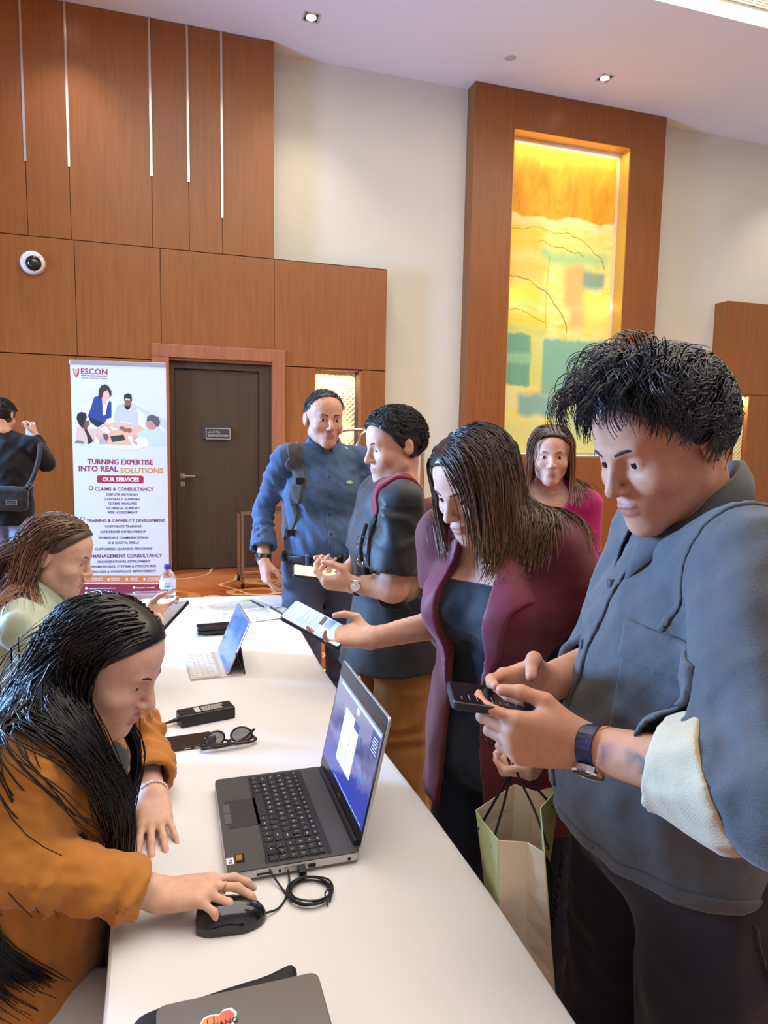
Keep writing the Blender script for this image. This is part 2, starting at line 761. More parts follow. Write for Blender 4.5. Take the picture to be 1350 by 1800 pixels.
def wood_mat(name, dark, light, rough=0.32, scale=1.0, axis='Z', pieces=0.10):
    m = bpy.data.materials.new(name)
    m.use_nodes = True
    t = NT(m)
    st = {'Z': (9, 9, 0.45), 'X': (0.45, 9, 9)}[axis]
    co = t.coords(scale=tuple(s * scale for s in st))
    f = t.noise(co, 3.0, 6, 0.65, 0.6)
    fine = t.noise(t.coords(scale=tuple(s * scale * 6 for s in st)), 6.0, 3, 0.6)
    big = t.noise(t.coords(scale=(1, 1, 0.3)), 1.1, 2, 0.5)
    r = t.ramp(f, [(0.3, lin(dark)), (0.7, lin(light))])
    c = t.mix(t.math('MULTIPLY', fine, 0.22), r.outputs[0], lin(tuple(v * 0.62 for v in dark)))
    c = t.mix(t.math('MULTIPLY', big, 0.25), c, lin(tuple(min(255, v * 1.12) for v in light)))
    oi = t.n('ShaderNodeObjectInfo')
    v = t.math('ADD', t.math('MULTIPLY', oi.outputs['Random'], pieces), 1.0 - pieces / 2)
    hs = t.n('ShaderNodeHueSaturation')
    t.l(c, hs.inputs['Color'])
    t.l(v, hs.inputs['Value'])
    t.l(hs.outputs[0], t.b.inputs['Base Color'])
    t.b.inputs['Roughness'].default_value = rough
    t.b.inputs['Specular IOR Level'].default_value = 0.4
    t.bump(fine, 0.04, 0.001)
    return m


WOOD = wood_mat('cherry_veneer', (128, 73, 30), (152, 91, 42))
FRAMEW = wood_mat('door_frame_wood', (140, 82, 52), (168, 104, 70), 0.3)
DARKW = wood_mat('dark_door_veneer', (62, 46, 32), (76, 57, 40), 0.42)
PLASTER = mat('wall_plaster', (212, 208, 192), 0.85, spec=0.2, var=0.02, vscale=1.5, bump=0.05, bscale=120)
CEILP = mat('ceiling_paint', (238, 240, 246), 0.9, spec=0.15, bump=0.02, bscale=80)
JOINT = mat('dark_joint', (58, 32, 18), 0.8)
BRASS = mat('polished_metal_strip', (214, 200, 180), 0.18, 1.0)
CHROME = mat('chrome', (205, 203, 200), 0.12, 1.0)
STEEL = mat('brushed_champagne_steel', (170, 156, 140), 0.3, 1.0, bump=0.05)
BLACKP = mat('black_plastic', (22, 22, 24), 0.38, bump=0.05, bscale=900)
WHITEP = mat('white_plastic', (228, 228, 228), 0.35)


def carpet_mat():
    m = bpy.data.materials.new('swirl_carpet')
    m.use_nodes = True
    t = NT(m)
    co = t.coords(scale=(1, 1, 1))
    n1 = t.noise(co, 1.1, 2, 0.45, 0.9)
    base = t.ramp(n1, [(0.36, lin((120, 58, 24))), (0.5, lin((160, 84, 40))), (0.66, lin((188, 112, 62)))])
    # long thin arcs: contour lines of a warped field
    warp = t.noise(t.coords(scale=(1, 1, 1), loc=(3.1, 1.7, 0)), 0.75, 1, 0.4, 0.6)
    rings = t.math('FRACT', t.math('MULTIPLY', warp, 7.0))
    line = t.math('LESS_THAN', t.math('ABSOLUTE', t.math('SUBTRACT', rings, 0.5)), 0.045)
    w2 = t.noise(t.coords(scale=(1, 1, 1), loc=(9.3, 4.2, 0)), 0.62, 1, 0.4, 0.9)
    r2 = t.math('FRACT', t.math('MULTIPLY', w2, 5.0))
    blob = t.math('LESS_THAN', r2, 0.17)
    c = t.mix(blob, base.outputs[0], lin((206, 146, 96)))
    c = t.mix(line, c, lin((222, 178, 136)))
    pile = t.noise(co, 260.0, 2, 0.7)
    c = t.mix(t.math('MULTIPLY', pile, 0.3), c, lin((96, 46, 20)))
    t.l(c, t.b.inputs['Base Color'])
    t.b.inputs['Roughness'].default_value = 0.95
    t.b.inputs['Specular IOR Level'].default_value = 0.1
    t.bump(pile, 0.5, 0.004)
    return m


def struct(o, label=None):
    o['kind'] = 'structure'
    if label:
        o['label'] = label
    return o


XL, XR, YN, YB, ZC = -6.0, 12.0, -5.0, 8.0, 5.86
struct(MB().box((XL, YN, -0.1), (XR, 8.6, 0)).build('floor', carpet_mat()), 'orange brown carpet with pale swirling lines')
# ceiling: a lower border along the back wall, a raised field over the hall with a lit upstand
cz = struct(empty('ceiling'))
MB().box((XL, 6.07, ZC), (XR, 8.6, ZC + 0.12)).build('ceiling_border', CEILP, cz)
MB().box((XL, 6.07, ZC + 0.12), (XR, 6.15, ZC + 0.75)).build('cove_upstand', mat('cove_paint', (244, 236, 214), 0.85), cz)
MB().box((XL, YN, ZC + 0.75), (XR, 6.15, ZC + 0.85)).build('raised_ceiling', CEILP, cz)

struct(MB().box((XL, 8.24, 0), (XR, 8.5, ZC)).build('wall_back', PLASTER), 'plain cream plaster wall between the wood panels')
struct(MB().box((XR, YN, 0), (XR + 0.2, 8.6, 6.8)).build('wall_right', PLASTER))
struct(MB().box((XL, YN - 0.2, 0), (XR, YN, 6.8)).build('wall_rear', PLASTER))
wl = MB()
wl.box((XL - 0.2, YN, 0), (XL, 1.9, 6.8)).box((XL - 0.2, 5.9, 0), (XL, 8.6, 6.8)).box((XL - 0.2, 1.9, 0), (XL, 5.9, 0.5)).box((XL - 0.2, 1.9, 4.2), (XL, 5.9, 6.8))
struct(wl.build('wall_left', PLASTER))
wn = struct(empty('window_1', (XL, 3.9, 0.5)))
for y0, y1, z0, z1 in ((1.9, 5.9, 0.5, 0.58), (1.9, 5.9, 4.12, 4.2), (1.9, 1.98, 0.58, 4.12), (5.82, 5.9, 0.58, 4.12), (3.86, 3.94, 0.58, 4.12)):
    MB().box((XL - 0.14, y0, z0), (XL - 0.06, y1, z1)).build('window_frame', mat('window_frame', (120, 112, 104), 0.4), wn)

# wood panelling of the back wall: a backing with every veneer panel a piece of its own, dark joints between them
pw = struct(empty('wall_panelling', (-2.0, YB, 0)), 'reddish brown veneer panelling around the dark door')
bk = MB()
bk.box((XL, YB + 0.02, 2.36), (1.172, 8.26, ZC)).box((1.17, YB + 0.02, 2.36), (2.517, 8.26, 3.556))
bk.box((XL, YB + 0.02, 0), (-0.08, 8.26, 2.37)).box((1.22, YB + 0.02, 0), (1.66, 8.26, 2.37)).box((2.185, YB + 0.02, 0), (2.517, 8.26, 2.37))
bk.box((1.655, YB + 0.02, 0), (2.19, 8.26, 0.86))
bk.build('panel_backing', JOINT, pw)
g = 0.003


def panel(x0, x1, z0, z1, m=WOOD, y=YB):
    MB().box((x0 + g, y, z0 + g), (x1 - g, y + 0.025, z1 - g)).build('wood_panel', m, pw)


strips = [(-1.335, 4.27), (-0.93, 4.27), (-0.127, 4.275), (0.252, 4.265), (0.604, 3.93)]
xs = [XL + 0.01, -4.2, -2.55, -1.335, -0.93, -0.127, 0.252, 0.604, 1.172]
for a, b in zip(xs[:-1], xs[1:]):
    panel(a, b, 3.548, ZC - 0.006)
for a, b in zip([XL + 0.01, -4.2, -2.4, -0.905, -0.055, 1.174], [-4.2, -2.4, -0.905, -0.055, 1.174, 2.519]):
    panel(a, b, 2.363, 3.545)
for a, b in ((XL + 0.01, -4.2), (-4.2, -2.4), (-2.4, -0.92), (-0.92, -0.165), (1.305, 1.657), (2.225, 2.519)):
    panel(a, b, 0.0, 2.358)
MB().box((2.188, YB - 0.004, 0), (2.226, YB + 0.2, 2.343)).build('niche_jamb', FRAMEW, pw)
for x, z in strips:
    so = MB().box((x - 0.011, YB - 0.012, z), (x + 0.011, YB + 0.004, ZC - 0.01)).build('metal_strip', BRASS, pw)

# lit niche with a quilted back
nm = bpy.data.materials.new('quilted_niche_back')
nm.use_nodes = True
t = NT(nm)
co = t.coords(scale=(1, 1, 1), rot=(0, math.radians(45), 0))
ck = t.n('ShaderNodeTexWave', wave_type='BANDS', bands_direction='X', i_Scale=7.0)
ck2 = t.n('ShaderNodeTexWave', wave_type='BANDS', bands_direction='Z', i_Scale=7.0)
t.l(co, ck.inputs['Vector'])
t.l(co, ck2.inputs['Vector'])
h = t.math('MULTIPLY', ck.outputs[1], ck2.outputs[1])
t.b.inputs['Base Color'].default_value = lin((236, 222, 178)) + (1,)
t.b.inputs['Roughness'].default_value = 0.6
t.bump(h, 0.6, 0.02)
NICHEM = nm
MB().box((1.657, 8.19, 0.86), (2.19, 8.21, 2.343)).build('niche_back', nm, pw)
MB().box((1.657, 8.03, 2.343), (2.19, 8.21, 2.36)).build('niche_head', FRAMEW, pw)
for k in range(4):
    MB().box((1.665 + 0.045 * k, 8.175, 0.86), (1.70 + 0.045 * k, 8.192, 2.343)).build('niche_slat', nm, pw)

# second panelled box further along the wall, with its own niche
pr = struct(empty('wall_panelling_far', (7.55, YB, 0)), 'reddish panelled wall block cut by the photo edge')
MB().box((7.57, YB - 0.0, 2.275), (9.6, 8.25, 3.57)).build('wood_panel', WOOD, pr)
MB().box((7.57, YB - 0.0, 0.0), (7.84, 8.25, 2.268)).build('wood_panel', WOOD, pr)
MB().box((8.06, YB - 0.0, 0.0), (9.6, 8.25, 2.268)).build('wood_panel', WOOD, pr)
MB().box((7.845, 8.065, 0.0), (8.055, 8.25, 2.268)).build('niche_back', NICHEM, pr)

# tall wooden feature box framing the lit artwork
fb = struct(empty('wall_feature', (5.0, 8.02, 0)), 'tall wooden surround with a lit recess for the painting')
FY = 8.02
OX0, OX1, OZ0, OZ1 = 4.143, 5.848, 1.35, 5.40
MB().box((3.60, FY, 0), (OX0, 8.3, ZC - 0.004)).build('wood_panel', WOOD, fb)
MB().box((OX1, FY, 0), (6.38, 8.3, ZC - 0.004)).build('wood_panel', WOOD, fb)
MB().box((OX0, FY, OZ1), (OX1, 8.3, ZC - 0.004)).build('wood_panel', WOOD, fb)
MB().box((OX0, FY, 0), (OX1, 8.3, OZ0)).build('wood_panel', WOOD, fb)
GOLD = mat('gilt_reveal', (206, 160, 70), 0.35, 0.3)
MB().box((OX0, FY + 0.01, OZ1 - 0.012), (OX1, 8.22, OZ1)).build('reveal', GOLD, fb)
MB().box((OX0, FY + 0.01, OZ0), (OX1, 8.22, OZ0 + 0.012)).build('reveal', GOLD, fb)
MB().box((OX1 - 0.012, FY + 0.01, OZ0), (OX1, 8.22, OZ1)).build('reveal', GOLD, fb)
MB().box((OX0, FY + 0.01, OZ0), (OX0 + 0.012, 8.22, OZ1)).build('reveal', GOLD, fb)
MB().box((OX0, 8.225, OZ0), (OX1, 8.24, OZ1)).build('recess_back', mat('recess_cream', (240, 226, 200), 0.7), fb)


def led(name, loc, target, sx, sy, power, color):
    return area_light(name, loc, target, sx, sy, power, color, 160)


led('picture_light_top', (5.0, 8.085, OZ1 - 0.03), (5.0, 8.24, 3.6), 1.55, 0.05, 9, (1.0, 0.87, 0.58))
led('picture_light_side', (OX1 - 0.03, 8.085, 3.4), (4.9, 8.26, 3.4), 3.9, 0.05, 8, (1.0, 0.87, 0.58))
led('picture_light_side', (OX0 + 0.03, 8.085, 3.4), (5.1, 8.26, 3.4), 3.9, 0.05, 8, (1.0, 0.87, 0.58))
led('niche_light', (1.92, 8.07, 2.32), (1.92, 8.16, 0.9), 0.45, 0.06, 6, (1.0, 0.86, 0.5))
led('niche_light', (2.16, 8.07, 1.6), (1.9, 8.19, 1.6), 1.3, 0.05, 4, (1.0, 0.86, 0.5))
led('niche_light', (7.95, 8.03, 2.25), (7.95, 8.06, 0.9), 0.18, 0.03, 5, (1.0, 0.9, 0.62))

# ---------------------------------------------------------------- the painting: abstract colour fields on a flat canvas
PX0, PX1, PZ0, PZ1 = 4.18, 5.775, 1.40, 5.31
pt = empty('painting', (4.985, 8.2, PZ0), 'tall abstract painting in yellow, orange and turquoise in a lit wooden recess', 'painting')
PM = bpy.data.materials.new('painted_canvas')
PM.use_nodes = True
t = NT(PM)
# u across 0..1, v up 0..1 on the canvas (object origin at its bottom centre)
co = t.coords(scale=(1 / (PX1 - PX0), 1, 1 / (PZ1 - PZ0)), loc=(0.5, 0, 0))
wn_ = t.n('ShaderNodeTexNoise', i_Scale=5.0, i_Detail=4.0)
t.l(co, wn_.inputs['Vector'])
jit = t.mix(0.03, co, wn_.outputs[1], 'LINEAR_LIGHT')
sp = t.n('ShaderNodeSeparateXYZ')
t.l(jit, sp.inputs[0])
U_, V_ = sp.outputs[0], sp.outputs[2]


def inrect(u0, u1, v0, v1, soft=0.012):
    def edge(x, a, s):
        mr = t.n('ShaderNodeMapRange', interpolation_type='SMOOTHSTEP')
        mr.inputs[1].default_value, mr.inputs[2].default_value = a - s, a + s
        t.l(x, mr.inputs[0])
        return mr.outputs[0]
    a = t.math('MULTIPLY', edge(U_, u0, soft), t.math('SUBTRACT', 1.0, edge(U_, u1, soft)))
    b = t.math('MULTIPLY', edge(V_, v0, soft * 0.5), t.math('SUBTRACT', 1.0, edge(V_, v1, soft * 0.5)))
    return t.math('MULTIPLY', a, b)


def arc(cx, cy, r, w, asp, u0=-9, u1=9, v0=-9, v1=9):
    du = t.math('SUBTRACT', U_, cx)
    dv = t.math('MULTIPLY', t.math('SUBTRACT', V_, cy), asp)
    d = t.math('SQRT', t.math('ADD', t.math('MULTIPLY', du, du), t.math('MULTIPLY', dv, dv)))
    ln = t.math('LESS_THAN', t.math('ABSOLUTE', t.math('SUBTRACT', d, r)), w)
    return t.math('MULTIPLY', ln, inrect(u0, u1, v0, v1, 0.004))


brush = t.noise(t.coords(scale=(2.6, 1, 1.3)), 1.5, 6, 0.6, 0.7)
brush2 = t.noise(t.coords(scale=(3, 1, 6)), 1.6, 5, 0.65, 0.5)
col = t.ramp(brush2, [(0.3, lin((238, 196, 60))), (0.45, lin((236, 222, 120))), (0.6, lin((226, 226, 150))), (0.72, lin((206, 222, 130)))]).outputs[0]
orange = t.ramp(brush, [(0.3, lin((206, 128, 10))), (0.5, lin((226, 156, 20))), (0.7, lin((240, 184, 40)))]).outputs[0]
col = t.mix(inrect(-1, 2, 0.782, 2), col, orange)
col = t.mix(inrect(0.0, 2, 0.755, 0.782), col, lin((236, 224, 150)))
for u0, u1, v0, v1, c, a, s in (
        (-1, 0.32, 0.665, 0.755, (240, 200, 50), 0.75, 0.05), (0.30, 0.95, 0.635, 0.68, (150, 206, 140), 0.85, 0.04),
        (0.4, 0.9, 0.68, 0.73, (206, 222, 120), 0.7, 0.05), (-1, 0.35, 0.56, 0.635, (234, 190, 90), 0.7, 0.05),
        (0.55, 0.74, 0.50, 0.635, (226, 164, 100), 0.85, 0.04), (0.72, 0.93, 0.56, 0.615, (110, 150, 140), 0.95, 0.03),
        (-1, 0.33, 0.50, 0.56, (240, 206, 60), 0.8, 0.05), (-1, 0.3, 0.475, 0.50, (164, 206, 120), 0.8, 0.03),
        (-1, 0.4, 0.42, 0.47, (238, 206, 70), 0.8, 0.04), (-1, 0.4, 0.395, 0.425, (186, 206, 110), 0.8, 0.03),
        (0.74, 1.0, 0.42, 0.55, (232, 210, 80), 0.7, 0.05), (0.6, 0.75, 0.42, 0.5, (220, 150, 96), 0.7, 0.05),
        (-1, 0.25, 0.225, 0.395, (70, 164, 150), 0.95, 0.012), (-1, 0.25, 0.30, 0.335, (140, 206, 170), 0.8, 0.02), (0.25, 0.36, 0.225, 0.395, (196, 214, 120), 0.6, 0.03),
        (0.36, 1.2, 0.20, 0.385, (84, 172, 160), 0.9, 0.02), (-1, 0.2, 0.15, 0.222, (226, 226, 160), 0.8, 0.02),
        (0.15, 0.5, 0.13, 0.2, (90, 170, 176), 0.9, 0.03), (0.5, 1.2, 0.05, 0.2, (150, 200, 170), 0.7, 0.06), (-1, 1.2, -1, 0.1, (196, 216, 150), 0.6, 0.06)):
    col = t.mix(t.math('MULTIPLY', inrect(u0, u1, v0, v1, s), a), col, lin(c))
for args in ((0.28, 0.61, 0.65, 0.005, 4.8, -1, 0.95, 0.625, 0.90), (-0.10, 0.40, 0.68, 0.006, 3.6, -1, 0.60, 0.41, 0.9), (0.35, 0.52, 0.62, 0.004, 3.5, 0.28, 0.72, 0.6, 0.75),
             (0.0, 0.30, 0.60, 0.004, 3.4, -1, 0.37, 0.43, 0.5)):
    col = t.mix(t.math('MULTIPLY', arc(*args), 0.75), col, lin((122, 84, 36)))
col = t.mix(t.math('MULTIPLY', inrect(0.378, 0.386, 0.42, 0.66, 0.003), 0.5), col, lin((130, 96, 50)))
col = t.mix(t.math('MULTIPLY', brush, 0.16), col, lin((250, 220, 90)))
t.l(col, t.b.inputs['Base Color'])
t.b.inputs['Roughness'].default_value = 0.7
t.bump(brush, 0.15, 0.004)
MB().box((PX0, 8.207, PZ0), (PX1, 8.224, PZ1)).build('canvas', PM, pt)

# ---------------------------------------------------------------- door
d1 = struct(empty('door_1', (0.53, YB, 0)), 'dark brown door in a reddish wooden frame beside the banner')
MB().box((-0.163, YB - 0.035, 0), (0.02, YB + 0.1, 2.395)).build('door_frame', FRAMEW, d1, bevel=0.006)
MB().box((1.148, YB - 0.035, 0), (1.30, YB + 0.1, 2.395)).build('door_frame', FRAMEW, d1, bevel=0.006)
MB().box((-0.163, YB - 0.035, 2.395), (1.30, YB + 0.1, 2.536)).build('door_frame', FRAMEW, d1, bevel=0.006)
MB().box((0.022, YB + 0.06, 0), (0.075, YB + 0.2, 2.395)).build('door_lining', DARKW, d1)
MB().box((1.01, YB + 0.06, 0), (1.147, YB + 0.2, 2.395)).build('door_lining', DARKW, d1)
MB().box((0.075, YB + 0.06, 2.29), (1.01, YB + 0.2, 2.395)).build('door_lining', DARKW, d1)
MB().box((0.08, YB + 0.10, 0.01), (1.005, YB + 0.145, 2.285)).build('door_leaf', DARKW, d1)
hd = MB().rbox(0.055, 0.055, 0.008, 0.005, (0.15, YB + 0.10, 1.085), (1, 0, 0), (0, 0, 1)).build('door_handle', STEEL, d1)
MB().tube([(0.15, YB + 0.098, 1.085), (0.15, YB + 0.045, 1.085)], 0.011, 10).box((0.145, YB + 0.035, 1.073), (0.285, YB + 0.05, 1.095)).build('lever', STEEL, hd, bevel=0.003)
MB().rbox(0.052, 0.052, 0.008, 0.005, (0.15, YB + 0.10, 0.995), (1, 0, 0), (0, 0, 1)).build('lock_plate', STEEL, d1)

sg = empty('door_sign', (0.545, YB + 0.06, 1.58), 'small dark sign with a pale border on the dark door', 'sign')
SIGNM = mat('sign_dark_plate', (64, 58, 56), 0.4)
SILV = mat('sign_silver', (206, 200, 190), 0.35, 0.4)
MB().box((0.375, YB + 0.075, 1.512), (0.66, YB + 0.098, 1.665)).build('back_plate', SIGNM, sg)
MB().box((0.408, YB + 0.055, 1.508), (0.678, YB + 0.074, 1.632)).build('face_plate', SIGNM, sg)
fr = MB()
for lo, hi in (((0.408, 1.508), (0.678, 1.514)), ((0.408, 1.626), (0.678, 1.632)), ((0.408, 1.514), (0.414, 1.626)), ((0.672, 1.514), (0.678, 1.626))):
    fr.box((lo[0], YB + 0.051, lo[1]), (hi[0], YB + 0.055, hi[1]))
fr.build('sign_border', SILV, sg)
lettering('lettering', 'JANITOR ROOM', 0.024, SILV, sg, (0.543, YB + 0.053, 1.538), width=0.225, bold=0.02)
lettering('lettering', '\ufedd\ufe8e\ufee4\ufecc\ufedf\ufe8d \ufe94\ufee7\ufe8d\ufeae\ufea7', 0.022, SILV, sg, (0.502, YB + 0.053, 1.582), width=0.14, bold=0.02)

# ---------------------------------------------------------------- ceiling fittings and the dome camera
def lamp_glow(name, strength, c):
    return mat(name, c, 0.5, emit=strength)


for i, (x, y, lab) in enumerate(((1.473, 7.445, 'square recessed downlight in the ceiling above the cream wall by the wood panelling'),
                                 (5.019, 7.458, 'square recessed downlight in the ceiling above the lit painting'),
                                 (-0.9, 7.445, None), (8.6, 7.45, None))):
    if lab is None:
        dl = empty('recessed_downlight', (x, y, ZC), 'square recessed downlight above the metal strips of the wood panelling' if x < 0 else 'square recessed downlight past the lit painting above the low panel block', 'lamp', 'recessed ceiling downlights')
    else:
        dl = empty('recessed_downlight', (x, y, ZC), lab, 'lamp', 'recessed ceiling downlights')
    b = MB()
    for lo, hi in (((-0.085, -0.085), (0.085, -0.07)), ((-0.085, 0.07), (0.085, 0.085)), ((-0.085, -0.07), (-0.07, 0.07)), ((0.07, -0.07), (0.085, 0.07))):
        b.box((x + lo[0], y + lo[1], ZC - 0.004), (x + hi[0], y + hi[1], ZC + 0.002))
    b.build('trim_ring', mat('lamp_trim', (196, 190, 184), 0.4), dl)
    MB().box((x - 0.07, y - 0.07, ZC - 0.0025), (x + 0.07, y + 0.07, ZC - 0.0005)).build('recess', mat('lamp_recess', (40, 36, 32), 0.5), dl)
    MB().lathe([(0.052, 0), (0.052, 0.004), (0.03, 0.007)], (x, y, ZC - 0.004), (0, 0, -1), 20).build('lens', lamp_glow('lamp_lens', 12.0, (255, 240, 214)), dl)
    ld = bpy.data.lights.new('spot', 'SPOT')
    ld.energy = 110
    ld.color = (1.0, 0.86, 0.68)
    ld.spot_size = math.radians(96)
    ld.spot_blend = 0.9
    ld.shadow_soft_size = 0.05
    lo_ = bpy.data.objects.new('spot', ld)
    COL.objects.link(lo_)
    lo_.parent = dl
    lo_.location = (0, 0, -0.03)
tag(MB().lathe([(0.06, 0), (0.06, 0.008), (0.052, 0.012), (0.0, 0.013)], (3.751, 7.439, ZC), (0, 0, -1), 24).build('sprinkler_cover', mat('cover_paint', (196, 190, 194), 0.6)),
    'small round pale cover plate on the ceiling between the two downlights', 'sprinkler')
vg = empty('air_grille', (5.6, 6.06, ZC + 0.3), 'white linear slot air grille in the lit upstand of the ceiling', 'vent')
GR = mat('grille_white', (236, 230, 214), 0.5)
x0, x1, z0, z1 = 4.75, 7.4, ZC + 0.17, ZC + 0.34
MB().box((x0, 6.066, z0), (x1, 6.0699, z1)).build('grille_shadow_box', mat('grille_dark', (120, 112, 100), 0.8), vg)
b = MB()
for lo, hi in (((x0, z0), (x1, z0 + 0.015)), ((x0, z1 - 0.015), (x1, z1)), ((x0, z0), (x0 + 0.015, z1)), ((x1 - 0.015, z0), (x1, z1))):
    b.box((lo[0], 6.05, lo[1]), (hi[0], 6.066, hi[1]))
b.build('grille_frame', GR, vg)
for k in range(5):
    z = z0 + 0.03 + k * 0.027
    MB().box((x0 + 0.015, 6.052, z), (x1 - 0.015, 6.066, z + 0.012)).build('grille_blade', GR, vg)
for k in range(1, 5):
    x = x0 + (x1 - x0) * k / 5
    MB().box((x - 0.012, 6.051, z0), (x + 0.012, 6.066, z1)).build('grille_divider', GR, vg)

dc = empty('dome_camera', (-1.299, YB, 3.274), 'white dome security camera on the wood panelling above the banner', 'camera')
MB().lathe([(0.118, 0), (0.118, 0.03), (0.108, 0.055), (0.085, 0.066)], (-1.299, YB, 3.274), (0, -1, 0), 32).build('housing', WHITEP, dc, smooth=False, bevel=0.004)
MB().lathe([(0.078, 0.06), (0.074, 0.085), (0.058, 0.108), (0.03, 0.124), (0.006, 0.128)], (-1.299, YB, 3.274), (0.25, -1, -0.2), 28).build('dome', mat('dome_smoke', (18, 18, 20), 0.06, coat=1.0), dc, smooth=True)
for a in (40, 160, 280):
    px = -1.299 + 0.095 * math.cos(math.radians(a))
    pz = 3.274 + 0.095 * math.sin(math.radians(a))
    MB().lathe([(0.006, 0), (0.006, 0.004)], (px, YB - 0.058, pz), (0, -1, 0), 10).build('screw', STEEL, dc)
# ---------------------------------------------------------------- the table and its white cloth
TZ = 0.75
TOP = [(0.508, 0.42), (0.524, 1.0), (0.52, 1.30), (0.50, 1.80), (0.494, 2.26), (0.512, 2.9), (0.534, 3.362), (-0.145, 3.43), (-0.15, 3.25), (-0.11, 1.51), (-0.095, 0.95), (-0.095, 0.42)]
tb = empty('banquet_table', (0.2, 1.9, 0), 'long narrow banquet table hidden under the white cloth', 'table')
MB().box((-0.06, 0.47, 0.712), (0.47, 3.37, 0.738)).build('tabletop', mat('plywood', (150, 116, 78), 0.6, var=0.1), tb)
for x in (-0.02, 0.43):
    for y in (0.6, 1.9, 3.2):
        MB().tube([(x, y, 0.715), (x, y, 0.0)], 0.014, 8).build('leg', STEEL, tb)


def resample(poly, step):
    out = []
    n = len(poly)
    for i in range(n):
        a, b = np.array(poly[i]), np.array(poly[(i + 1) % n])
        m = max(1, int(np.linalg.norm(b - a) / step))
        for k in range(m):
            out.append(a + (b - a) * k / m)
    return np.array(out)


ring = resample(TOP, 0.03)
for _ in range(1):
    ring = 0.25 * np.roll(ring, 1, 0) + 0.5 * ring + 0.25 * np.roll(ring, -1, 0)
tan = np.roll(ring, -1, 0) - np.roll(ring, 1, 0)
nor = np.stack([tan[:, 1], -tan[:, 0]], -1)
nor /= np.linalg.norm(nor, axis=1, keepdims=True)
n = len(ring)
arcl = np.cumsum(np.linalg.norm(ring - np.roll(ring, 1, 0), axis=1))
V, F = [], []
levels = [(-0.012, TZ), (-0.004, TZ - 0.001), (0.0, TZ - 0.005), (0.002, TZ - 0.012), (0.003, TZ - 0.05), (0.006, 0.55), (0.010, 0.35), (0.014, 0.15), (0.016, 0.004)]
for li, (o, z) in enumerate(levels):
    wav = max(0.0, (TZ - 0.03 - z)) * (0.035 * np.sin(arcl * 21 + 0.7 * np.sin(arcl * 5)) + 0.02 * np.sin(arcl * 37))
    p = ring + nor * (o + wav[:, None])
    V += [(a, b, z) for a, b in p]
for li in range(len(levels) - 1):
    for i in range(n):
        j = (i + 1) % n
        F.append((li * n + i, (li + 1) * n + i, (li + 1) * n + j, li * n + j))
F.append(tuple(range(n)))
CLOTH = bpy.data.materials.new('white_table_linen')
CLOTH.use_nodes = True
t = NT(CLOTH)
t.b.inputs['Base Color'].default_value = lin((215, 212, 207)) + (1,)
t.b.inputs['Roughness'].default_value = 0.75
t.b.inputs['Specular IOR Level'].default_value = 0.25
c1 = t.noise(t.coords(scale=(1.2, 0.6, 1)), 3.0, 3, 0.55, 1.2)
c2 = t.noise(t.coords(), 700, 2, 0.5)
t.bump(t.math('ADD', t.math('MULTIPLY', c1, 4.0), t.math('MULTIPLY', c2, 0.15)), 0.25, 0.004)
tag(mesh_obj('tablecloth', V, F, CLOTH, None), 'white cloth stretched over the long table and falling to the carpet', 'tablecloth')

DKGREY = mat('dark_grey_laptop', (66, 65, 63), 0.42, bump=0.03, bscale=900)
SILVER = mat('silver_plastic', (188, 184, 178), 0.35, 0.6)
KEYM = mat('key_black', (34, 34, 36), 0.45)
KEYW = mat('key_print', (210, 212, 220), 0.5)

# ---------------------------------------------------------------- the open laptop
lp = empty('laptop', (0.207, 1.316, TZ), 'dark grey open laptop with a lit blue screen beside the black mouse', 'laptop')
X0, X1, Y0, Y1 = 0.086, 0.328, 1.144, 1.489
bs = MB()
bs.rbox(X1 - X0, Y1 - Y0, 0.0185, 0.012, ((X0 + X1) / 2, (Y0 + Y1) / 2, TZ + 0.003), t0=0.003)
bs.build('base', SILVER, lp, bevel=0.003)
ZD = TZ + 0.0215
MB().rbox(X1 - X0 - 0.002, Y1 - Y0 - 0.002, 0.002, 0.011, ((X0 + X1) / 2, (Y0 + Y1) / 2, ZD)).build('deck', DKGREY, lp, bevel=0.0006)
ZK = ZD + 0.002
for x in (X0 + 0.02, X1 - 0.03):
    for y in (Y0 + 0.03, Y1 - 0.03):
        MB().lathe([(0.008, 0), (0.008, 0.004)], (x, y, TZ), seg=12).build('rubber_foot', BLACKP, lp)
# ports on the side towards the photographer
pm = mat('port_black', (8, 8, 9), 0.5)
for x, w, h in ((0.150, 0.026, 0.003), (0.178, 0.0045, 0.0045), (0.2365, 0.014, 0.0065), (0.306, 0.006, 0.005)):
    MB().rbox(w, h, 0.001, min(w, h) * 0.3, (x, Y0 - 0.0002, TZ + 0.0125), (1, 0, 0), (0, 0, 1), t0=-0.002).build('port', pm, lp)
# touchpad with its two buttons, finger reader and stickers
MB().rbox(0.062, 0.104, 0.0006, 0.003, (0.131, 1.335, ZK)).build('touchpad', mat('touchpad_grey', (50, 49, 48), 0.35), lp)
for y in (1.357, 1.318):
    MB().rbox(0.013, 0.036, 0.001, 0.002, (0.1015, y, ZK)).build('touchpad_button', mat('button_grey', (82, 82, 82), 0.4), lp)
MB().rbox(0.016, 0.026, 0.0006, 0.001, (0.112, 1.183, ZK)).build('sticker_holder', mat('sticker_dark', (32, 32, 34), 0.25, 0.5), lp)
MB().rbox(0.011, 0.017, 0.0006, 0.001, (0.1105, 1.1845, ZK + 0.0006)).build('gold_sticker', mat('sticker_gold', (176, 130, 58), 0.35, 0.6), lp)
st = MB().rbox(0.013, 0.019, 0.0006, 0.001, (0.094, 1.1785, ZK)).build('white_sticker', WHITEP, lp)
sk = MB()
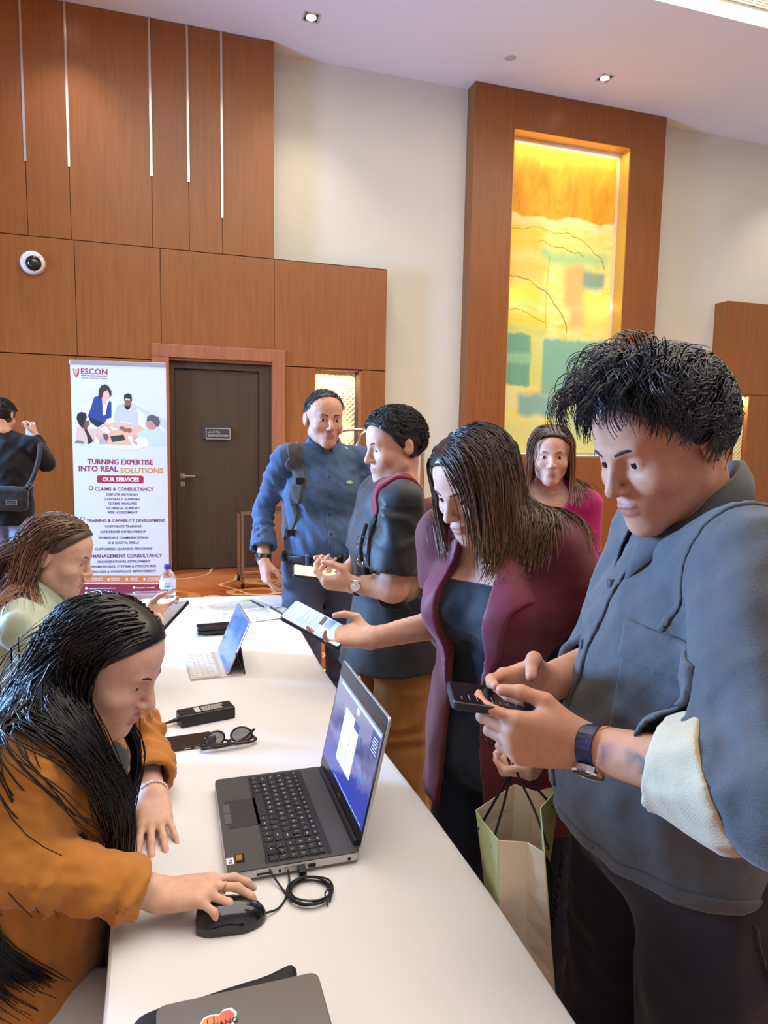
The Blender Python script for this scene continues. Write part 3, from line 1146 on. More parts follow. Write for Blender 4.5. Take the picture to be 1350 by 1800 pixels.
for k, (a, b, w, h) in enumerate(((0.0945, 1.1845, 0.003, 0.002), (0.096, 1.179, 0.004, 0.004), (0.0925, 1.1785, 0.001, 0.005), (0.0945, 1.173, 0.005, 0.004))):
    sk.box((a - w / 2, b - h / 2, ZK + 0.0006), (a + w / 2, b + h / 2, ZK + 0.0009))
sk.build('sticker_mark', BLACKP, st)
# keyboard: user sits on the side x < X0; their right hand is towards -y
MB().rbox(0.1195, 0.326, 0.0006, 0.004, (0.2165, 1.3165, ZK)).build('keyboard_well', mat('key_well', (26, 26, 27), 0.6), lp)
U = 0.01815
rows = [
    [('ctrl', 1), ('fn', 1), ('win', 1), ('alt', 1), ('', 5), ('alt', 1), ('ctrl', 1), ('<', 1), ('v', 1), ('>', 1), (None, .25), ('0', 2), ('.', 1)],
    [('shift', 2), ('Z', 1), ('X', 1), ('C', 1), ('V', 1), ('B', 1), ('N', 1), ('M', 1), (',', 1), ('.', 1), ('/', 1), ('shift', 2), (None, .25), ('1', 1), ('2', 1), ('3', 1)],
    [('caps', 1.6), ('A', 1), ('S', 1), ('D', 1), ('F', 1), ('G', 1), ('H', 1), ('J', 1), ('K', 1), ('L', 1), (';', 1), ("'", 1), ('enter', 1.4), (None, .25), ('4', 1), ('5', 1), ('6', 1)],
    [('tab', 1.4), ('Q', 1), ('W', 1), ('E', 1), ('R', 1), ('T', 1), ('Y', 1), ('U', 1), ('I', 1), ('O', 1), ('P', 1), ('[', 1), (']', 1), ('\\', .6), (None, .25), ('7', 1), ('8', 1), ('9', 1)],
    [('`', 1), ('1', 1), ('2', 1), ('3', 1), ('4', 1), ('5', 1), ('6', 1), ('7', 1), ('8', 1), ('9', 1), ('0', 1), ('-', 1), ('=', 1), ('bksp', 1), (None, .25), ('num', 1), ('/', 1), ('*', 1)],
    [('esc', 1), ('F1', 1), ('F2', 1), ('F3', 1), ('F4', 1), ('F5', 1), ('F6', 1), ('F7', 1), ('F8', 1), ('F9', 1), ('F10', 1), ('F11', 1), ('F12', 1), ('del', 1), (None, .25), ('hm', 1), ('end', 1), ('-', 1)],
]
xk = 0.1605
meshes = {}
for ri, row in enumerate(rows):
    hgt = 0.0185 if ri < 5 else 0.0125
    tot = sum(w for _, w in row)
    u = 0.322 / tot
    yk = 1.4775
    for lab, w in row:
        if lab is not None:
            kw = u * w - 0.0028
            kid = (round(kw, 5), hgt)
            cy, cx = yk - u * w / 2, xk + hgt / 2
            if kid not in meshes:
                k = MB().rbox(hgt - 0.0028, kw, 0.0022, 0.0018, seg=2).build('key', KEYM, lp, local=True, bevel=0.0006, bseg=1)
                meshes[kid] = k.data
            else:
                k = bpy.data.objects.new('key', meshes[kid])
                COL.objects.link(k)
                k.parent = lp
            k.location = Vector((cx, cy, ZK + 0.0006)) - lp.location
            if lab:
                sz = 0.0042 if len(lab) == 1 else 0.0026
                lettering('key_print', lab, sz, KEYW, k, (cx - sz / 2, cy, ZK + 0.0029), (0, -1, 0), (1, 0, 0), extrude=0.00005, bold=0.04)
        yk -= u * w
    xk += hgt
# hinge bar and lid; the lid leans back from the user
MB().tube([(0.325, Y0 + 0.02, ZD + 0.006), (0.325, Y1 - 0.02, ZD + 0.006)], 0.0065, 12).build('hinge', BLACKP, lp)
hx, hz = 0.329, ZD + 0.004
lt = Vector((0.381 - hx, 0, 1.023 - hz))
LH = lt.length
Wl = lt.normalized()
Ul = Vector((0, -1, 0))
lid = MB().rbox(Y1 - Y0, LH, 0.003, 0.008, Vector((hx, (Y0 + Y1) / 2, hz)) + Wl * LH / 2, Ul, Wl, t0=-0.003).build('lid', SILVER, lp, bevel=0.001)
Nl = Ul.cross(Wl)
LO = Vector((hx, Y1, hz))


def on_lid(s, tt, off):
    return LO + Ul * s + Wl * tt + Nl * off


sgn = 1 if Nl.x < 0 else -1
MB().rbox(Y1 - Y0 - 0.004, LH - 0.004, 0.0042, 0.007, Vector((hx, (Y0 + Y1) / 2, hz)) + Wl * LH / 2, Ul, Wl, t0=0.003).build('bezel', mat('bezel_black', (26, 26, 28), 0.25), lp)
SW, SH, SX, SY = 0.329, 0.189, 0.008, 0.030
SCR = bpy.data.materials.new('laptop_screen_picture')
SCR.use_nodes = True
t = NT(SCR)
cg = t.coords('Generated')
spx = t.n('ShaderNodeSeparateXYZ')
t.l(cg, spx.inputs[0])
nz_ = t.noise(t.coords('Generated', scale=(1, 3.0, 1.4)), 2.4, 4, 0.55, 0.6)
hgt_ = t.math('ADD', spx.outputs[2], t.math('MULTIPLY', t.math('SUBTRACT', nz_, 0.5), 0.45))
pic = t.ramp(hgt_, [(0.05, lin((58, 78, 200))), (0.30, lin((70, 86, 190))), (0.42, lin((128, 136, 210))), (0.52, lin((62, 74, 150))), (0.66, lin((104, 112, 176))), (0.74, lin((150, 156, 204))), (1.0, lin((160, 164, 206)))])
t.b.inputs['Base Color'].default_value = (0.01, 0.01, 0.012, 1)
t.b.inputs['Roughness'].default_value = 0.18
t.l(pic.outputs[0], t.b.inputs['Emission Color'])
t.b.inputs['Emission Strength'].default_value = 0.75
scr = MB().rbox(SW, SH, 0.0002, 0.001, on_lid(SX + SW / 2, SY + SH / 2, 0.0043), Ul, Wl, t0=-0.0001).build('screen', SCR, lp)


def on_screen(name, s0, s1, t0, t1, m, lift):
    p = on_lid(SX + SW * (s0 + s1) / 2, SY + SH * (t0 + t1) / 2, 0.0045 + lift)
    return MB().rbox(SW * (s1 - s0), SH * (t1 - t0), 0.00005, 0.0004, p, Ul, Wl).build(name, m, scr)


E_WHITE = mat('screen_white', (188, 204, 246), 0.3, emit=0.95)
E_BAR = mat('screen_bar', (150, 170, 232), 0.3, emit=0.9)
E_DARK = mat('screen_dark', (58, 60, 92), 0.3, emit=0.8)
E_GREEN = mat('screen_green', (150, 196, 110), 0.3, emit=0.8)
E_TEXT = mat('screen_text', (96, 108, 150), 0.3, emit=0.7)
on_screen('window', 0.28, 0.615, 0.19, 0.79, E_WHITE, 0.0001)
on_screen('window_header', 0.5, 0.615, 0.70, 0.79, E_DARK, 0.0002)
on_screen('notice_panel', 0.84, 0.99, 0.70, 0.93, E_DARK, 0.0001)
on_screen('browser_bar', 0.08, 0.99, 0.945, 0.975, E_BAR, 0.0001)
on_screen('green_mark', 0.30, 0.34, 0.24, 0.28, E_GREEN, 0.0002)
on_screen('green_mark', 0.50, 0.56, 0.86, 0.93, E_GREEN, 0.0002)
on_screen('green_mark', 0.80, 0.86, 0.36, 0.42, mat('screen_teal', (70, 120, 150), 0.3, emit=0.8), 0.0002)
b = MB()
rs = random.Random(4)
for k in range(9):
    for s0, w in ((0.31, 0.03), (0.44, 0.05)):
        if rs.random() < 0.75:
            p = on_lid(SX + SW * (s0 + w / 2), SY + SH * (0.30 + 0.045 * k), 0.0047)
            b.rbox(SW * w, 0.0016, 0.00005, 0.0003, p, Ul, Wl)
b.build('window_lines', E_TEXT, scr)
b = MB()
for k in range(6):
    p = on_lid(SX + SW * 0.915, SY + SH * (0.74 + 0.028 * k), 0.0047)
    b.rbox(SW * (0.10 - 0.012 * (k % 3)), 0.0014, 0.00005, 0.0003, p, Ul, Wl)
b.build('notice_lines', E_WHITE, scr)
b = MB()
for k in range(24):
    p = on_lid(SX + SW * (0.33 + 0.027 * k), SY + SH * 0.022, 0.0046)
    b.rbox(0.004, 0.004, 0.00005, 0.0005, p, Ul, Wl)
b.build('taskbar_icons', E_BAR, scr)
lettering('lid_emblem', 'DELL', 0.006, mat('emblem_grey', (120, 120, 124), 0.3, 0.5), lp, on_lid(0.172, 0.013, 0.0044), Ul, Wl, bold=0.03, extrude=0.0001)
MB().rbox(0.004, 0.004, 0.0002, 0.0019, on_lid(0.172, LH - 0.007, 0.0043), Ul, Wl).build('webcam', mat('webcam_glass', (60, 62, 70), 0.1), lp)

# ---------------------------------------------------------------- mouse, its plug and its coiled cable
mo = empty('computer_mouse', (0.086, 1.052, TZ), 'glossy black wired mouse under the hand with the gold ring', 'mouse')
v = Vol((0.0, 0.98, TZ - 0.005), (0.17, 1.13, TZ + 0.06), 0.0022)
c, s_ = math.cos(-0.10), math.sin(-0.10)
RM = np.array([[c, s_, 0], [-s_, c, 0], [0, 0, 1.0]])
v.add(Ell((0.080, 1.053, TZ + 0.004), (0.062, 0.036, 0.036), RM), 0.0)
v.keep(RBox((0.086, 1.052, TZ + 0.02), (0.0555, 0.0325, 0.03), 0.014, RM).d(*v.axes()))
v.cut((0, 0, TZ + 0.001), (0, 0, -1))
v.obj('body', mat('mouse_gloss', (20, 22, 22), 0.16, coat=0.5), mo, relax=1)
MB().tube([(0.108, 1.050, TZ + 0.029), (0.130, 1.047, TZ + 0.021)], 0.005, 10).build('scroll_wheel', BLACKP, mo)
CABLE = mat('cable_black', (24, 24, 26), 0.45)
rs = random.Random(7)
pts = [(0.139, 1.047, TZ + 0.008), (0.165, 1.062, TZ + 0.003), (0.188, 1.105, TZ + 0.003), (0.193, 1.150, TZ + 0.012), (0.186, 1.172, TZ + 0.028), (0.172, 1.186, TZ + 0.035), (0.158, 1.172, TZ + 0.033), (0.160, 1.145, TZ + 0.018), (0.176, 1.108, TZ + 0.004)]
cx, cy = 0.221, 1.083
for k in range(8 * 5 + 3):
    a = math.radians(200 - 45 * k)
    r = 0.036 + rs.uniform(-0.004, 0.004)
    pts.append((cx + r * 1.02 * math.cos(a), cy + r * math.sin(a), TZ + 0.003 + 0.0017 * (k / 8) + rs.uniform(0, 0.0015)))
pts += [(0.222, 1.118, TZ + 0.010), (0.2165, 1.126, TZ + 0.0115)]
MB().tube(smooth_path(pts, 5), 0.0018, 6).build('cable', CABLE, mo, smooth=True)
MB().box((0.210, 1.124, TZ + 0.007), (0.223, 1.146, TZ + 0.017)).build('plug', CABLE, mo, bevel=0.001)
MB().tube(smooth_path([(cx + 0.028, cy - 0.03, TZ + 0.002), (cx + 0.033, cy - 0.018, TZ + 0.016), (cx + 0.021, cy - 0.022, TZ + 0.014), (cx + 0.022, cy - 0.040, TZ + 0.003)], 4), 0.0014, 6).build('cable_tie', BLACKP, mo, smooth=True)

# ---------------------------------------------------------------- power adapter
pa = empty('power_adapter', (0.088, 1.885, TZ), 'black laptop power brick with a printed label lying on the cloth', 'charger', rz=math.radians(13))
MB().box((-0.075, -0.029, 0.0), (0.075, 0.029, 0.033)).build('brick', BLACKP, pa, local=True, bevel=0.004)
MB().box((-0.035, -0.02, 0.033), (0.045, 0.018, 0.0336)).build('label', mat('label_black', (30, 30, 32), 0.5), pa, local=True)
b = MB()
rs = random.Random(3)
for i in range(6):
    x = -0.012
    while x < 0.042:
        w = rs.uniform(0.003, 0.009)
        b.box((x, -0.017 + 0.0056 * i, 0.0336), (x + w, -0.0135 + 0.0056 * i, 0.0338))
        x += w + 0.0016
b.box((-0.032, -0.017, 0.0336), (-0.017, 0.015, 0.0338))
b.build('label_print', mat('label_pale', (190, 186, 178), 0.5), pa, local=True)
MB().tube([(-0.074, 0.0, 0.016), (-0.10, 0.0, 0.013)], [0.0065, 0.004], 10).build('strain_relief', BLACKP, pa, local=True)
MB().tube(smooth_path([(-0.098, 0, 0.013), (-0.14, 0.006, 0.004), (-0.2, 0.03, 0.0035), (-0.235, 0.09, 0.0035), (-0.2, 0.16, 0.0035)], 6), 0.0034, 8).build('cable', CABLE, pa, smooth=True, local=True)

# ---------------------------------------------------------------- phone with sunglasses propped on its end
ph = empty('smartphone', (0.02, 1.742, TZ), 'dark brown cased phone lying under the tortoiseshell sunglasses', 'phone', 'smartphones', rz=math.radians(4))
MB().rbox(0.158, 0.076, 0.009, 0.009, (0, 0, 0.0)).build('case', mat('phone_case_brown', (46, 34, 28), 0.45), ph, local=True, bevel=0.0015)
MB().rbox(0.150, 0.069, 0.0004, 0.006, (0, 0, 0.009)).build('glass', mat('phone_glass_dark', (38, 28, 24), 0.1), ph, local=True)
for x in (0.012, 0.036):
    MB().rbox(0.016, 0.003, 0.001, 0.001, (x, -0.0382, 0.0045), (1, 0, 0), (0, 0, 1)).build('side_button', STEEL, ph, local=True)

TORT = bpy.data.materials.new('tortoiseshell')
TORT.use_nodes = True
t = NT(TORT)
f = t.noise(t.coords(), 90, 3, 0.6, 1.0)
t.l(t.ramp(f, [(0.42, lin((26, 18, 14))), (0.6, lin((58, 36, 20))), (0.72, lin((120, 78, 36)))]).outputs[0], t.b.inputs['Base Color'])
t.b.inputs['Roughness'].default_value = 0.14
LENS = mat('smoke_lens', (92, 92, 98), 0.05, trans=0.75)
sn = empty('sunglasses', (0.134, 1.70, TZ), 'tortoiseshell sunglasses upside down against the end of the brown phone', 'sunglasses', rz=math.radians(8))
for sx in (-1, 1):
    rim = [(sx * (0.034 + 0.026 * math.cos(a) * (1 + 0.10 * math.sin(a) * -1)), -0.006 * math.cos(a) * sx * sx + 0.004, 0.024 + 0.0195 * math.sin(a)) for a in [2 * math.pi * k / 24 for k in range(24)]]
    MB().tube(rim, 0.0026, 6, closed=True).build('rim', TORT, sn, smooth=True, local=True)
    MB().add([(sx * 0.034, 0.004, 0.024)] + rim, [((0, 1 + k, 1 + (k + 1) % 24) if sx > 0 else (0, 1 + (k + 1) % 24, 1 + k)) for k in range(24)]).build('lens', LENS, sn, local=True)
    # arms folded in front of the lenses
    a0 = Vector((sx * 0.066, 0.004, 0.012))
    pth = [a0, Vector((sx * 0.068, -0.012, 0.011)), Vector((sx * 0.045, -0.020 - 0.004 * sx, 0.013)), Vector((0, -0.022 - 0.004 * sx, 0.016 + 0.003 * sx)), Vector((-sx * 0.040, -0.022 - 0.004 * sx, 0.024)), Vector((-sx * 0.062, -0.024 - 0.004 * sx, 0.044 if sx < 0 else 0.034))]
    MB().tube(smooth_path(pth, 5), 0.0034, 6).build('temple_arm', TORT, sn, smooth=True, local=True)
MB().tube(smooth_path([(-0.068, 0.006, 0.012), (-0.034, 0.0, 0.0042), (-0.012, 0.0, 0.006), (0, 0, 0.009), (0.012, 0, 0.006), (0.034, 0.0, 0.0042), (0.068, 0.006, 0.012)], 5), 0.0042, 8).build('brow_bar', TORT, sn, smooth=True, local=True)
MB().tube(smooth_path([(-0.011, 0.0, 0.02), (0, -0.002, 0.016), (0.011, 0.0, 0.02)], 4), 0.003, 6).build('bridge', TORT, sn, smooth=True, local=True)

# ---------------------------------------------------------------- tablet in a keyboard cover
tk = empty('tablet', (0.13, 2.35, TZ), 'slim tablet standing in a pale grey keyboard cover with a blue screen', 'tablet')
COVER = mat('cover_grey', (196, 190, 184), 0.6, bump=0.1, bscale=700)
MB().prism([(0.040, 2.475), (0.057, 2.205), (0.228, 2.218), (0.222, 2.505)], 0.003, (0, 0, TZ)).build('cover', COVER, tk)
MB().prism([(0.041, 2.473), (0.058, 2.207), (0.150, 2.214), (0.137, 2.488)], 0.0075, (0, 0, TZ), t0=0.003).build('keyboard', COVER, tk, bevel=0.0015)
KP = mat('key_pale', (206, 202, 196), 0.5)
UW = Vector((0.0165, -0.2665, 0)).normalized()
UV = Vector((-UW.y, UW.x, 0))
km = {}
for r_ in range(5):
    cols = 12
    kx = 0
    while kx < cols:
        w = 1
        if r_ == 0 and kx == 4:
            w = 4
        p = Vector((0.0455, 2.468, TZ + 0.0075)) + UW * (0.0215 * (kx + w / 2)) + UV * (0.017 * (r_ + 0.5) + 0.002)
        if w not in km:
            k = MB().rbox(0.0145, 0.0215 * w - 0.003, 0.0014, 0.0015, seg=2, U=(UV.x, UV.y, 0), W=(-UV.y, UV.x, 0)).build('key', KP, tk, local=True)
            km[w] = k.data
        else:
            k = bpy.data.objects.new('key', km[w])
            COL.objects.link(k)
            k.parent = tk
        k.location = p - tk.location
        kx += w
b0, b1 = Vector((0.171, 2.222, TZ + 0.004)), Vector((0.158, 2.497, TZ + 0.004))
Ut = (b0 - b1).normalized()
Wt = Vector((0.075, 0.004, 0.172)).normalized()
Wt = (Wt - Ut * Wt.dot(Ut)).normalized()
Nt_ = Ut.cross(Wt)
LT = (b0 - b1).length
TH = 0.19
ct = (b0 + b1) / 2 + Wt * TH / 2
MB().rbox(LT, TH, 0.0, 0.010, ct, Ut, Wt, t0=-0.0045).build('tablet_body', mat('tablet_pinkgold', (196, 168, 158), 0.3, 0.8), tk, bevel=0.001)
TS = bpy.data.materials.new('tablet_screen_picture')
TS.use_nodes = True
t = NT(TS)
f = t.noise(t.coords('Generated', scale=(1, 1.4, 1)), 3.0, 4, 0.6, 0.8)
t.l(t.ramp(f, [(0.3, lin((70, 132, 232))), (0.55, lin((98, 160, 246))), (0.7, lin((140, 190, 252)))]).outputs[0], t.b.inputs['Emission Color'])
t.b.inputs['Emission Strength'].default_value = 0.7
t.b.inputs['Base Color'].default_value = (0.01, 0.015, 0.03, 1)
t.b.inputs['Roughness'].default_value = 0.12
MB().rbox(LT - 0.012, TH - 0.012, 0.0004, 0.005, ct, Ut, Wt, t0=0.0).build('screen', TS, tk)
MB().rbox(0.004, 0.012, 0.0006, 0.0015, b0 + Wt * 0.075 + Nt_ * -0.0017, Wt.cross(Ut), Ut.cross(Wt.cross(Ut)) * 1.0).build('port', pm, tk)
# folded stand behind the tablet
mid = (b0 + b1) / 2
STAND = mat('stand_dark', (62, 58, 58), 0.6)
e0, e1 = Vector((0.229, 2.222, TZ + 0.003)), Vector((0.222, 2.50, TZ + 0.003))
h0, h1 = b0 + Wt * 0.10 - Nt_ * 0.005, b1 + Wt * 0.10 - Nt_ * 0.005
off = Vector((0.003, 0, 0.001))
MB().add([e0, e1, h1, h0, e0 + off, e1 + off, h1 + off, h0 + off], [(0, 1, 2, 3), (7, 6, 5, 4), (0, 4, 5, 1), (1, 5, 6, 2), (2, 6, 7, 3), (3, 7, 4, 0)]).build('stand_flap', STAND, tk)

# ---------------------------------------------------------------- black case behind the tablet
bc = empty('black_case', (0.172, 2.735, TZ), 'low black spectacle case lying behind the tablet', 'case', rz=math.radians(2))
MB().rbox(0.15, 0.058, 0.016, 0.008, (0, 0, 0.006)).build('tray', BLACKP, bc, local=True, bevel=0.003)
MB().rbox(0.154, 0.062, 0.014, 0.010, (0, 0, 0.0235)).build('lid', mat('case_gloss', (20, 20, 22), 0.2), bc, local=True, bevel=0.003)
MB().rbox(0.05, 0.03, 0.006, 0.004, (0, 0, 0.0)).build('foot', BLACKP, bc, local=True)

# ---------------------------------------------------------------- sheets of paper at the far end
PAPER = mat('white_paper', (230, 228, 224), 0.7)
INK = mat('grey_ink', (150, 148, 150), 0.7)


def sheet(name, label, corners, z, lines, curl=0.0):
    """corners a b c d anticlockwise from above: a-b is the head of the sheet"""
    o = empty(name, tuple(corners[0]) + (z,), label, 'paper')
    a, b, c, d = [np.array(q, float) for q in corners]
    nx, ny = 8, 10
    V, F = [], []
    for j in range(ny + 1):
        for i in range(nx + 1):
            u, w = i / nx, j / ny
            p = (a * (1 - u) + b * u) * (1 - w) + (d * (1 - u) + c * u) * w
            V.append((p[0], p[1], z + 0.0008 + curl * ((u - 0.5) ** 2 * 1.5 + 0.6 * (w - 0.5) ** 2)))
    for j in range(ny):
        for i in range(nx):
            q = j * (nx + 1) + i
            F.append((q, q + nx + 1, q + nx + 2, q + 1))
    mesh_obj('sheet', V, F, PAPER, o, True)
    mb = MB()
    rr = random.Random(len(label))
    for k in range(lines):
        w = 0.10 + 0.82 * k / lines
        u = 0.08
        while u < 0.90:
            du = min(rr.uniform(0.02, 0.10), 0.92 - u)
            q = [(a * (1 - uu) + b * uu) * (1 - ww) + (d * (1 - uu) + c * uu) * ww for uu, ww in ((u, w), (u + du, w), (u + du, w + 0.012), (u, w + 0.012))]
            zz = z + 0.0016 + curl * (((u + du / 2) - 0.5) ** 2 * 1.5 + 0.6 * (w - 0.5) ** 2)
            mb.add([(p[0], p[1], zz) for p in q], [(0, 3, 2, 1)])
            u += du + 0.012
    mb.build('print_lines', INK, o)
    return o


sheet('paper_sheet', 'loose white printed sheet furthest along the cloth by the standing man', [(0.115, 3.24), (0.40, 3.33), (0.485, 3.10), (0.20, 2.99)][::-1], TZ + 0.0002, 18, 0.004)
s2 = sheet('paper_sheet', 'white printed sheet lying on the other one behind the tablet', [(0.15, 3.06), (0.43, 3.12), (0.475, 2.90), (0.165, 2.83)][::-1], TZ + 0.0012, 16, 0.006)
gm = MB()
gm.prism([(0.33, 3.285), (0.365, 3.295), (0.36, 3.255), (0.327, 3.247)], 0.0008, (0, 0, TZ + 0.0030))
tag(gm.build('sticky_tab', mat('sticky_green', (150, 214, 96), 0.6)), 'small bright green sticky tab on the far printed sheet', 'sticky note')
for q, lab in ((((0.365, 3.24), (0.405, 3.10)), 'thin black pen lying on the far printed sheet'), (((0.435, 3.085), (0.475, 2.935)), 'thin black pen on the sheet nearest the tablet')):
    p = empty('pen', q[0] + (TZ,), lab, 'pen')
    a, b = Vector(q[0] + (TZ + 0.0075,)), Vector(q[1] + (TZ + 0.0075,))
    MB().tube([a, b, b + (b - a).normalized() * 0.008], [0.0036, 0.0036, 0.001], 8).build('barrel', BLACKP, p, smooth=True)
    MB().box((a + (b - a) * 0.04) + Vector((-0.001, -0.001, 0.003)), (a + (b - a) * 0.04) + Vector((0.003, 0.003, 0.005))).build('clip', STEEL, p)

# ---------------------------------------------------------------- water bottle
bt = empty('water_bottle', (-0.012, 3.225, TZ), 'small clear plastic water bottle with a purple cap at the far table corner', 'bottle')
bm_ = bpy.data.materials.new('clear_bottle')
bm_.use_nodes = True
t = NT(bm_)
t.b.inputs['Base Color'].default_value = (0.93, 0.97, 1, 1)
t.b.inputs['Transmission Weight'].default_value = 0.95
t.b.inputs['Roughness'].default_value = 0.06
t.b.inputs['IOR'].default_value = 1.25
BO = (-0.012, 3.225, TZ)
prof = [(0.028, 0.0), (0.034, 0.005), (0.035, 0.03), (0.033, 0.037), (0.035, 0.044), (0.033, 0.051), (0.035, 0.058), (0.033, 0.065), (0.028, 0.075), (0.035, 0.088), (0.0355, 0.125), (0.033, 0.142), (0.026, 0.158), (0.016, 0.17), (0.014, 0.176), (0.014, 0.186)]
MB().lathe(prof, BO, seg=28).build('body', bm_, bt, smooth=True)
MB().lathe([(0.016, 0.178), (0.0165, 0.182), (0.0165, 0.197), (0.015, 0.2)], BO, seg=24).build('cap', mat('cap_purple', (72, 58, 128), 0.4), bt)
lb = MB()
lb.lathe([(0.0362, 0.09), (0.0366, 0.094), (0.0366, 0.124), (0.0362, 0.128)], BO, seg=28)
lb.build('label', mat('bottle_label', (214, 226, 240), 0.45), bt, smooth=True)
b = MB()
for k, (a, z, h) in enumerate(((-95, 0.104, 0.006), (-80, 0.104, 0.006), (-60, 0.104, 0.005), (-110, 0.104, 0.005), (-84, 0.115, 0.003), (-100, 0.115, 0.003), (-70, 0.115, 0.003))):
    ca, sa = math.cos(math.radians(a)), math.sin(math.radians(a))
    p = Vector(BO) + Vector((0.0368 * ca, 0.0368 * sa, z))
    b.prism(rrect(0.006, h, 0.001), 0.0003, p, (-sa, ca, 0), (0, 0, 1))
b.build('label_print', mat('label_blue', (60, 70, 110), 0.5), bt)
b = MB()
for k, (a, z) in enumerate(((-86, 0.018), (-80, 0.026), (-72, 0.016), (-76, 0.034), (-66, 0.026))):
    ca, sa = math.cos(math.radians(a)), math.sin(math.radians(a))
    p = Vector(BO) + Vector((0.0354 * ca, 0.0354 * sa, z))
    b.prism(rrect(0.007, 0.003, 0.001), 0.0004, p, (-sa, ca, 0), (0, 0, 1))
b.build('base_print', mat('print_magenta', (180, 70, 150), 0.5), bt)

# ---------------------------------------------------------------- grey laptop lying on a dark bag at the near end
bg = empty('laptop_bag', (0.05, 0.68, TZ), 'black and olive soft bag under the closed grey laptop', 'bag')
v = Vol((-0.14, 0.42, TZ - 0.01), (0.24, 0.93, TZ + 0.07), 0.004)
v.add(RBox((0.055, 0.665, TZ + 0.020), (0.115, 0.205, 0.019), 0.018), 0.02)
v.add(Cone((-0.03, 0.848, TZ + 0.022), (0.150, 0.886, TZ + 0.030), 0.014, 0.010), 0.02)
v.add(Cone((-0.045, 0.55, TZ + 0.022), (-0.04, 0.83, TZ + 0.022), 0.018, 0.018), 0.02)
v.near(folds(5, 0.004, 26))
v.cut((0, 0, TZ + 0.001), (0, 0, -1))
v.obj('bag_body', mat('bag_black', (26, 24, 24), 0.7, bump=0.2, bscale=400), bg)
v = Vol((-0.15, 0.42, TZ - 0.01), (0.05, 0.9, TZ + 0.07), 0.004)
v.add(RBox((-0.045, 0.66, TZ + 0.029), (0.035, 0.15, 0.012), 0.012), 0.0)
v.near(folds(6, 0.003, 40))
v.obj('front_pocket', mat('bag_olive', (98, 92, 66), 0.8, bump=0.25, bscale=300, var=0.1, vscale=20), bg)
cl = empty('closed_laptop', (0.08, 0.69, TZ + 0.043), 'closed dark grey laptop with an orange sticker lying on the black bag', 'laptop')
LXc, LYc = 0.079, 0.685
MB().rbox(0.21, 0.33, 0.007, 0.012, (LXc, LYc, TZ + 0.040), t0=-0.001).build('base', DKGREY, cl, bevel=0.0015)
LIDG = mat('lid_grey_brown', (104, 98, 92), 0.38, 0.35)
MB().rbox(0.21, 0.33, 0.0065, 0.012, (LXc, LYc, TZ + 0.0475)).build('lid', LIDG, cl, bevel=0.0015)
ZS = TZ + 0.0541
bear = [(-0.034, -0.014), (-0.026, -0.016), (-0.02, -0.012), (0.0, -0.016), (0.012, -0.017), (0.022, -0.012), (0.03, -0.002), (0.033, 0.008), (0.028, 0.017), (0.018, 0.018), (0.012, 0.013), (0.0, 0.016), (-0.008, 0.014), (-0.014, 0.006), (-0.018, 0.003), (-0.03, -0.004)]
so = Vector((0.040, 0.800, ZS))
ud, wd = Vector((math.cos(0.1), math.sin(0.1), 0)), Vector((-math.sin(0.1), math.cos(0.1), 0))
sk_ = MB().prism([(a * 1.0, b * 1.05) for a, b in bear], 0.0004, so, ud, wd).build('sticker', mat('sticker_edge', (196, 222, 220), 0.4), cl)
SOR = bpy.data.materials.new('sticker_orange')
SOR.use_nodes = True
t = NT(SOR)
gx = t.n('ShaderNodeSeparateXYZ')
t.l(t.coords('Generated'), gx.inputs[0])
t.l(t.ramp(gx.outputs[0], [(0.1, lin((236, 150, 80))), (0.9, lin((206, 84, 66)))]).outputs[0], t.b.inputs['Base Color'])
MB().prism([(a * 0.90, b * 0.88) for a, b in bear], 0.0003, so + Vector((0, 0, 0.0004)), ud, wd).build('sticker_face', SOR, sk_)
b = MB()
for x, y0, y1 in ((-0.014, -0.012, 0.002), (-0.006, -0.013, 0.010), (0.002, -0.012, 0.012), (0.010, -0.014, 0.0)):
    b.prism([(x, y0), (x + 0.0012, y0), (x + 0.003, y1), (x + 0.0018, y1)], 0.0002, so + Vector((0, 0, 0.0007)), ud, wd)
b.build('sticker_lines', mat('sticker_ink', (70, 26, 18), 0.5), sk_)
lettering('sticker_word', 'VANG', 0.008, mat('sticker_ink', (70, 26, 18), 0.5), sk_, so + ud * 0.017 + wd * -0.006 + Vector((0, 0, 0.0008)), ud, wd, extrude=0.0001, bold=0.03)
# ---------------------------------------------------------------- people: shared builders


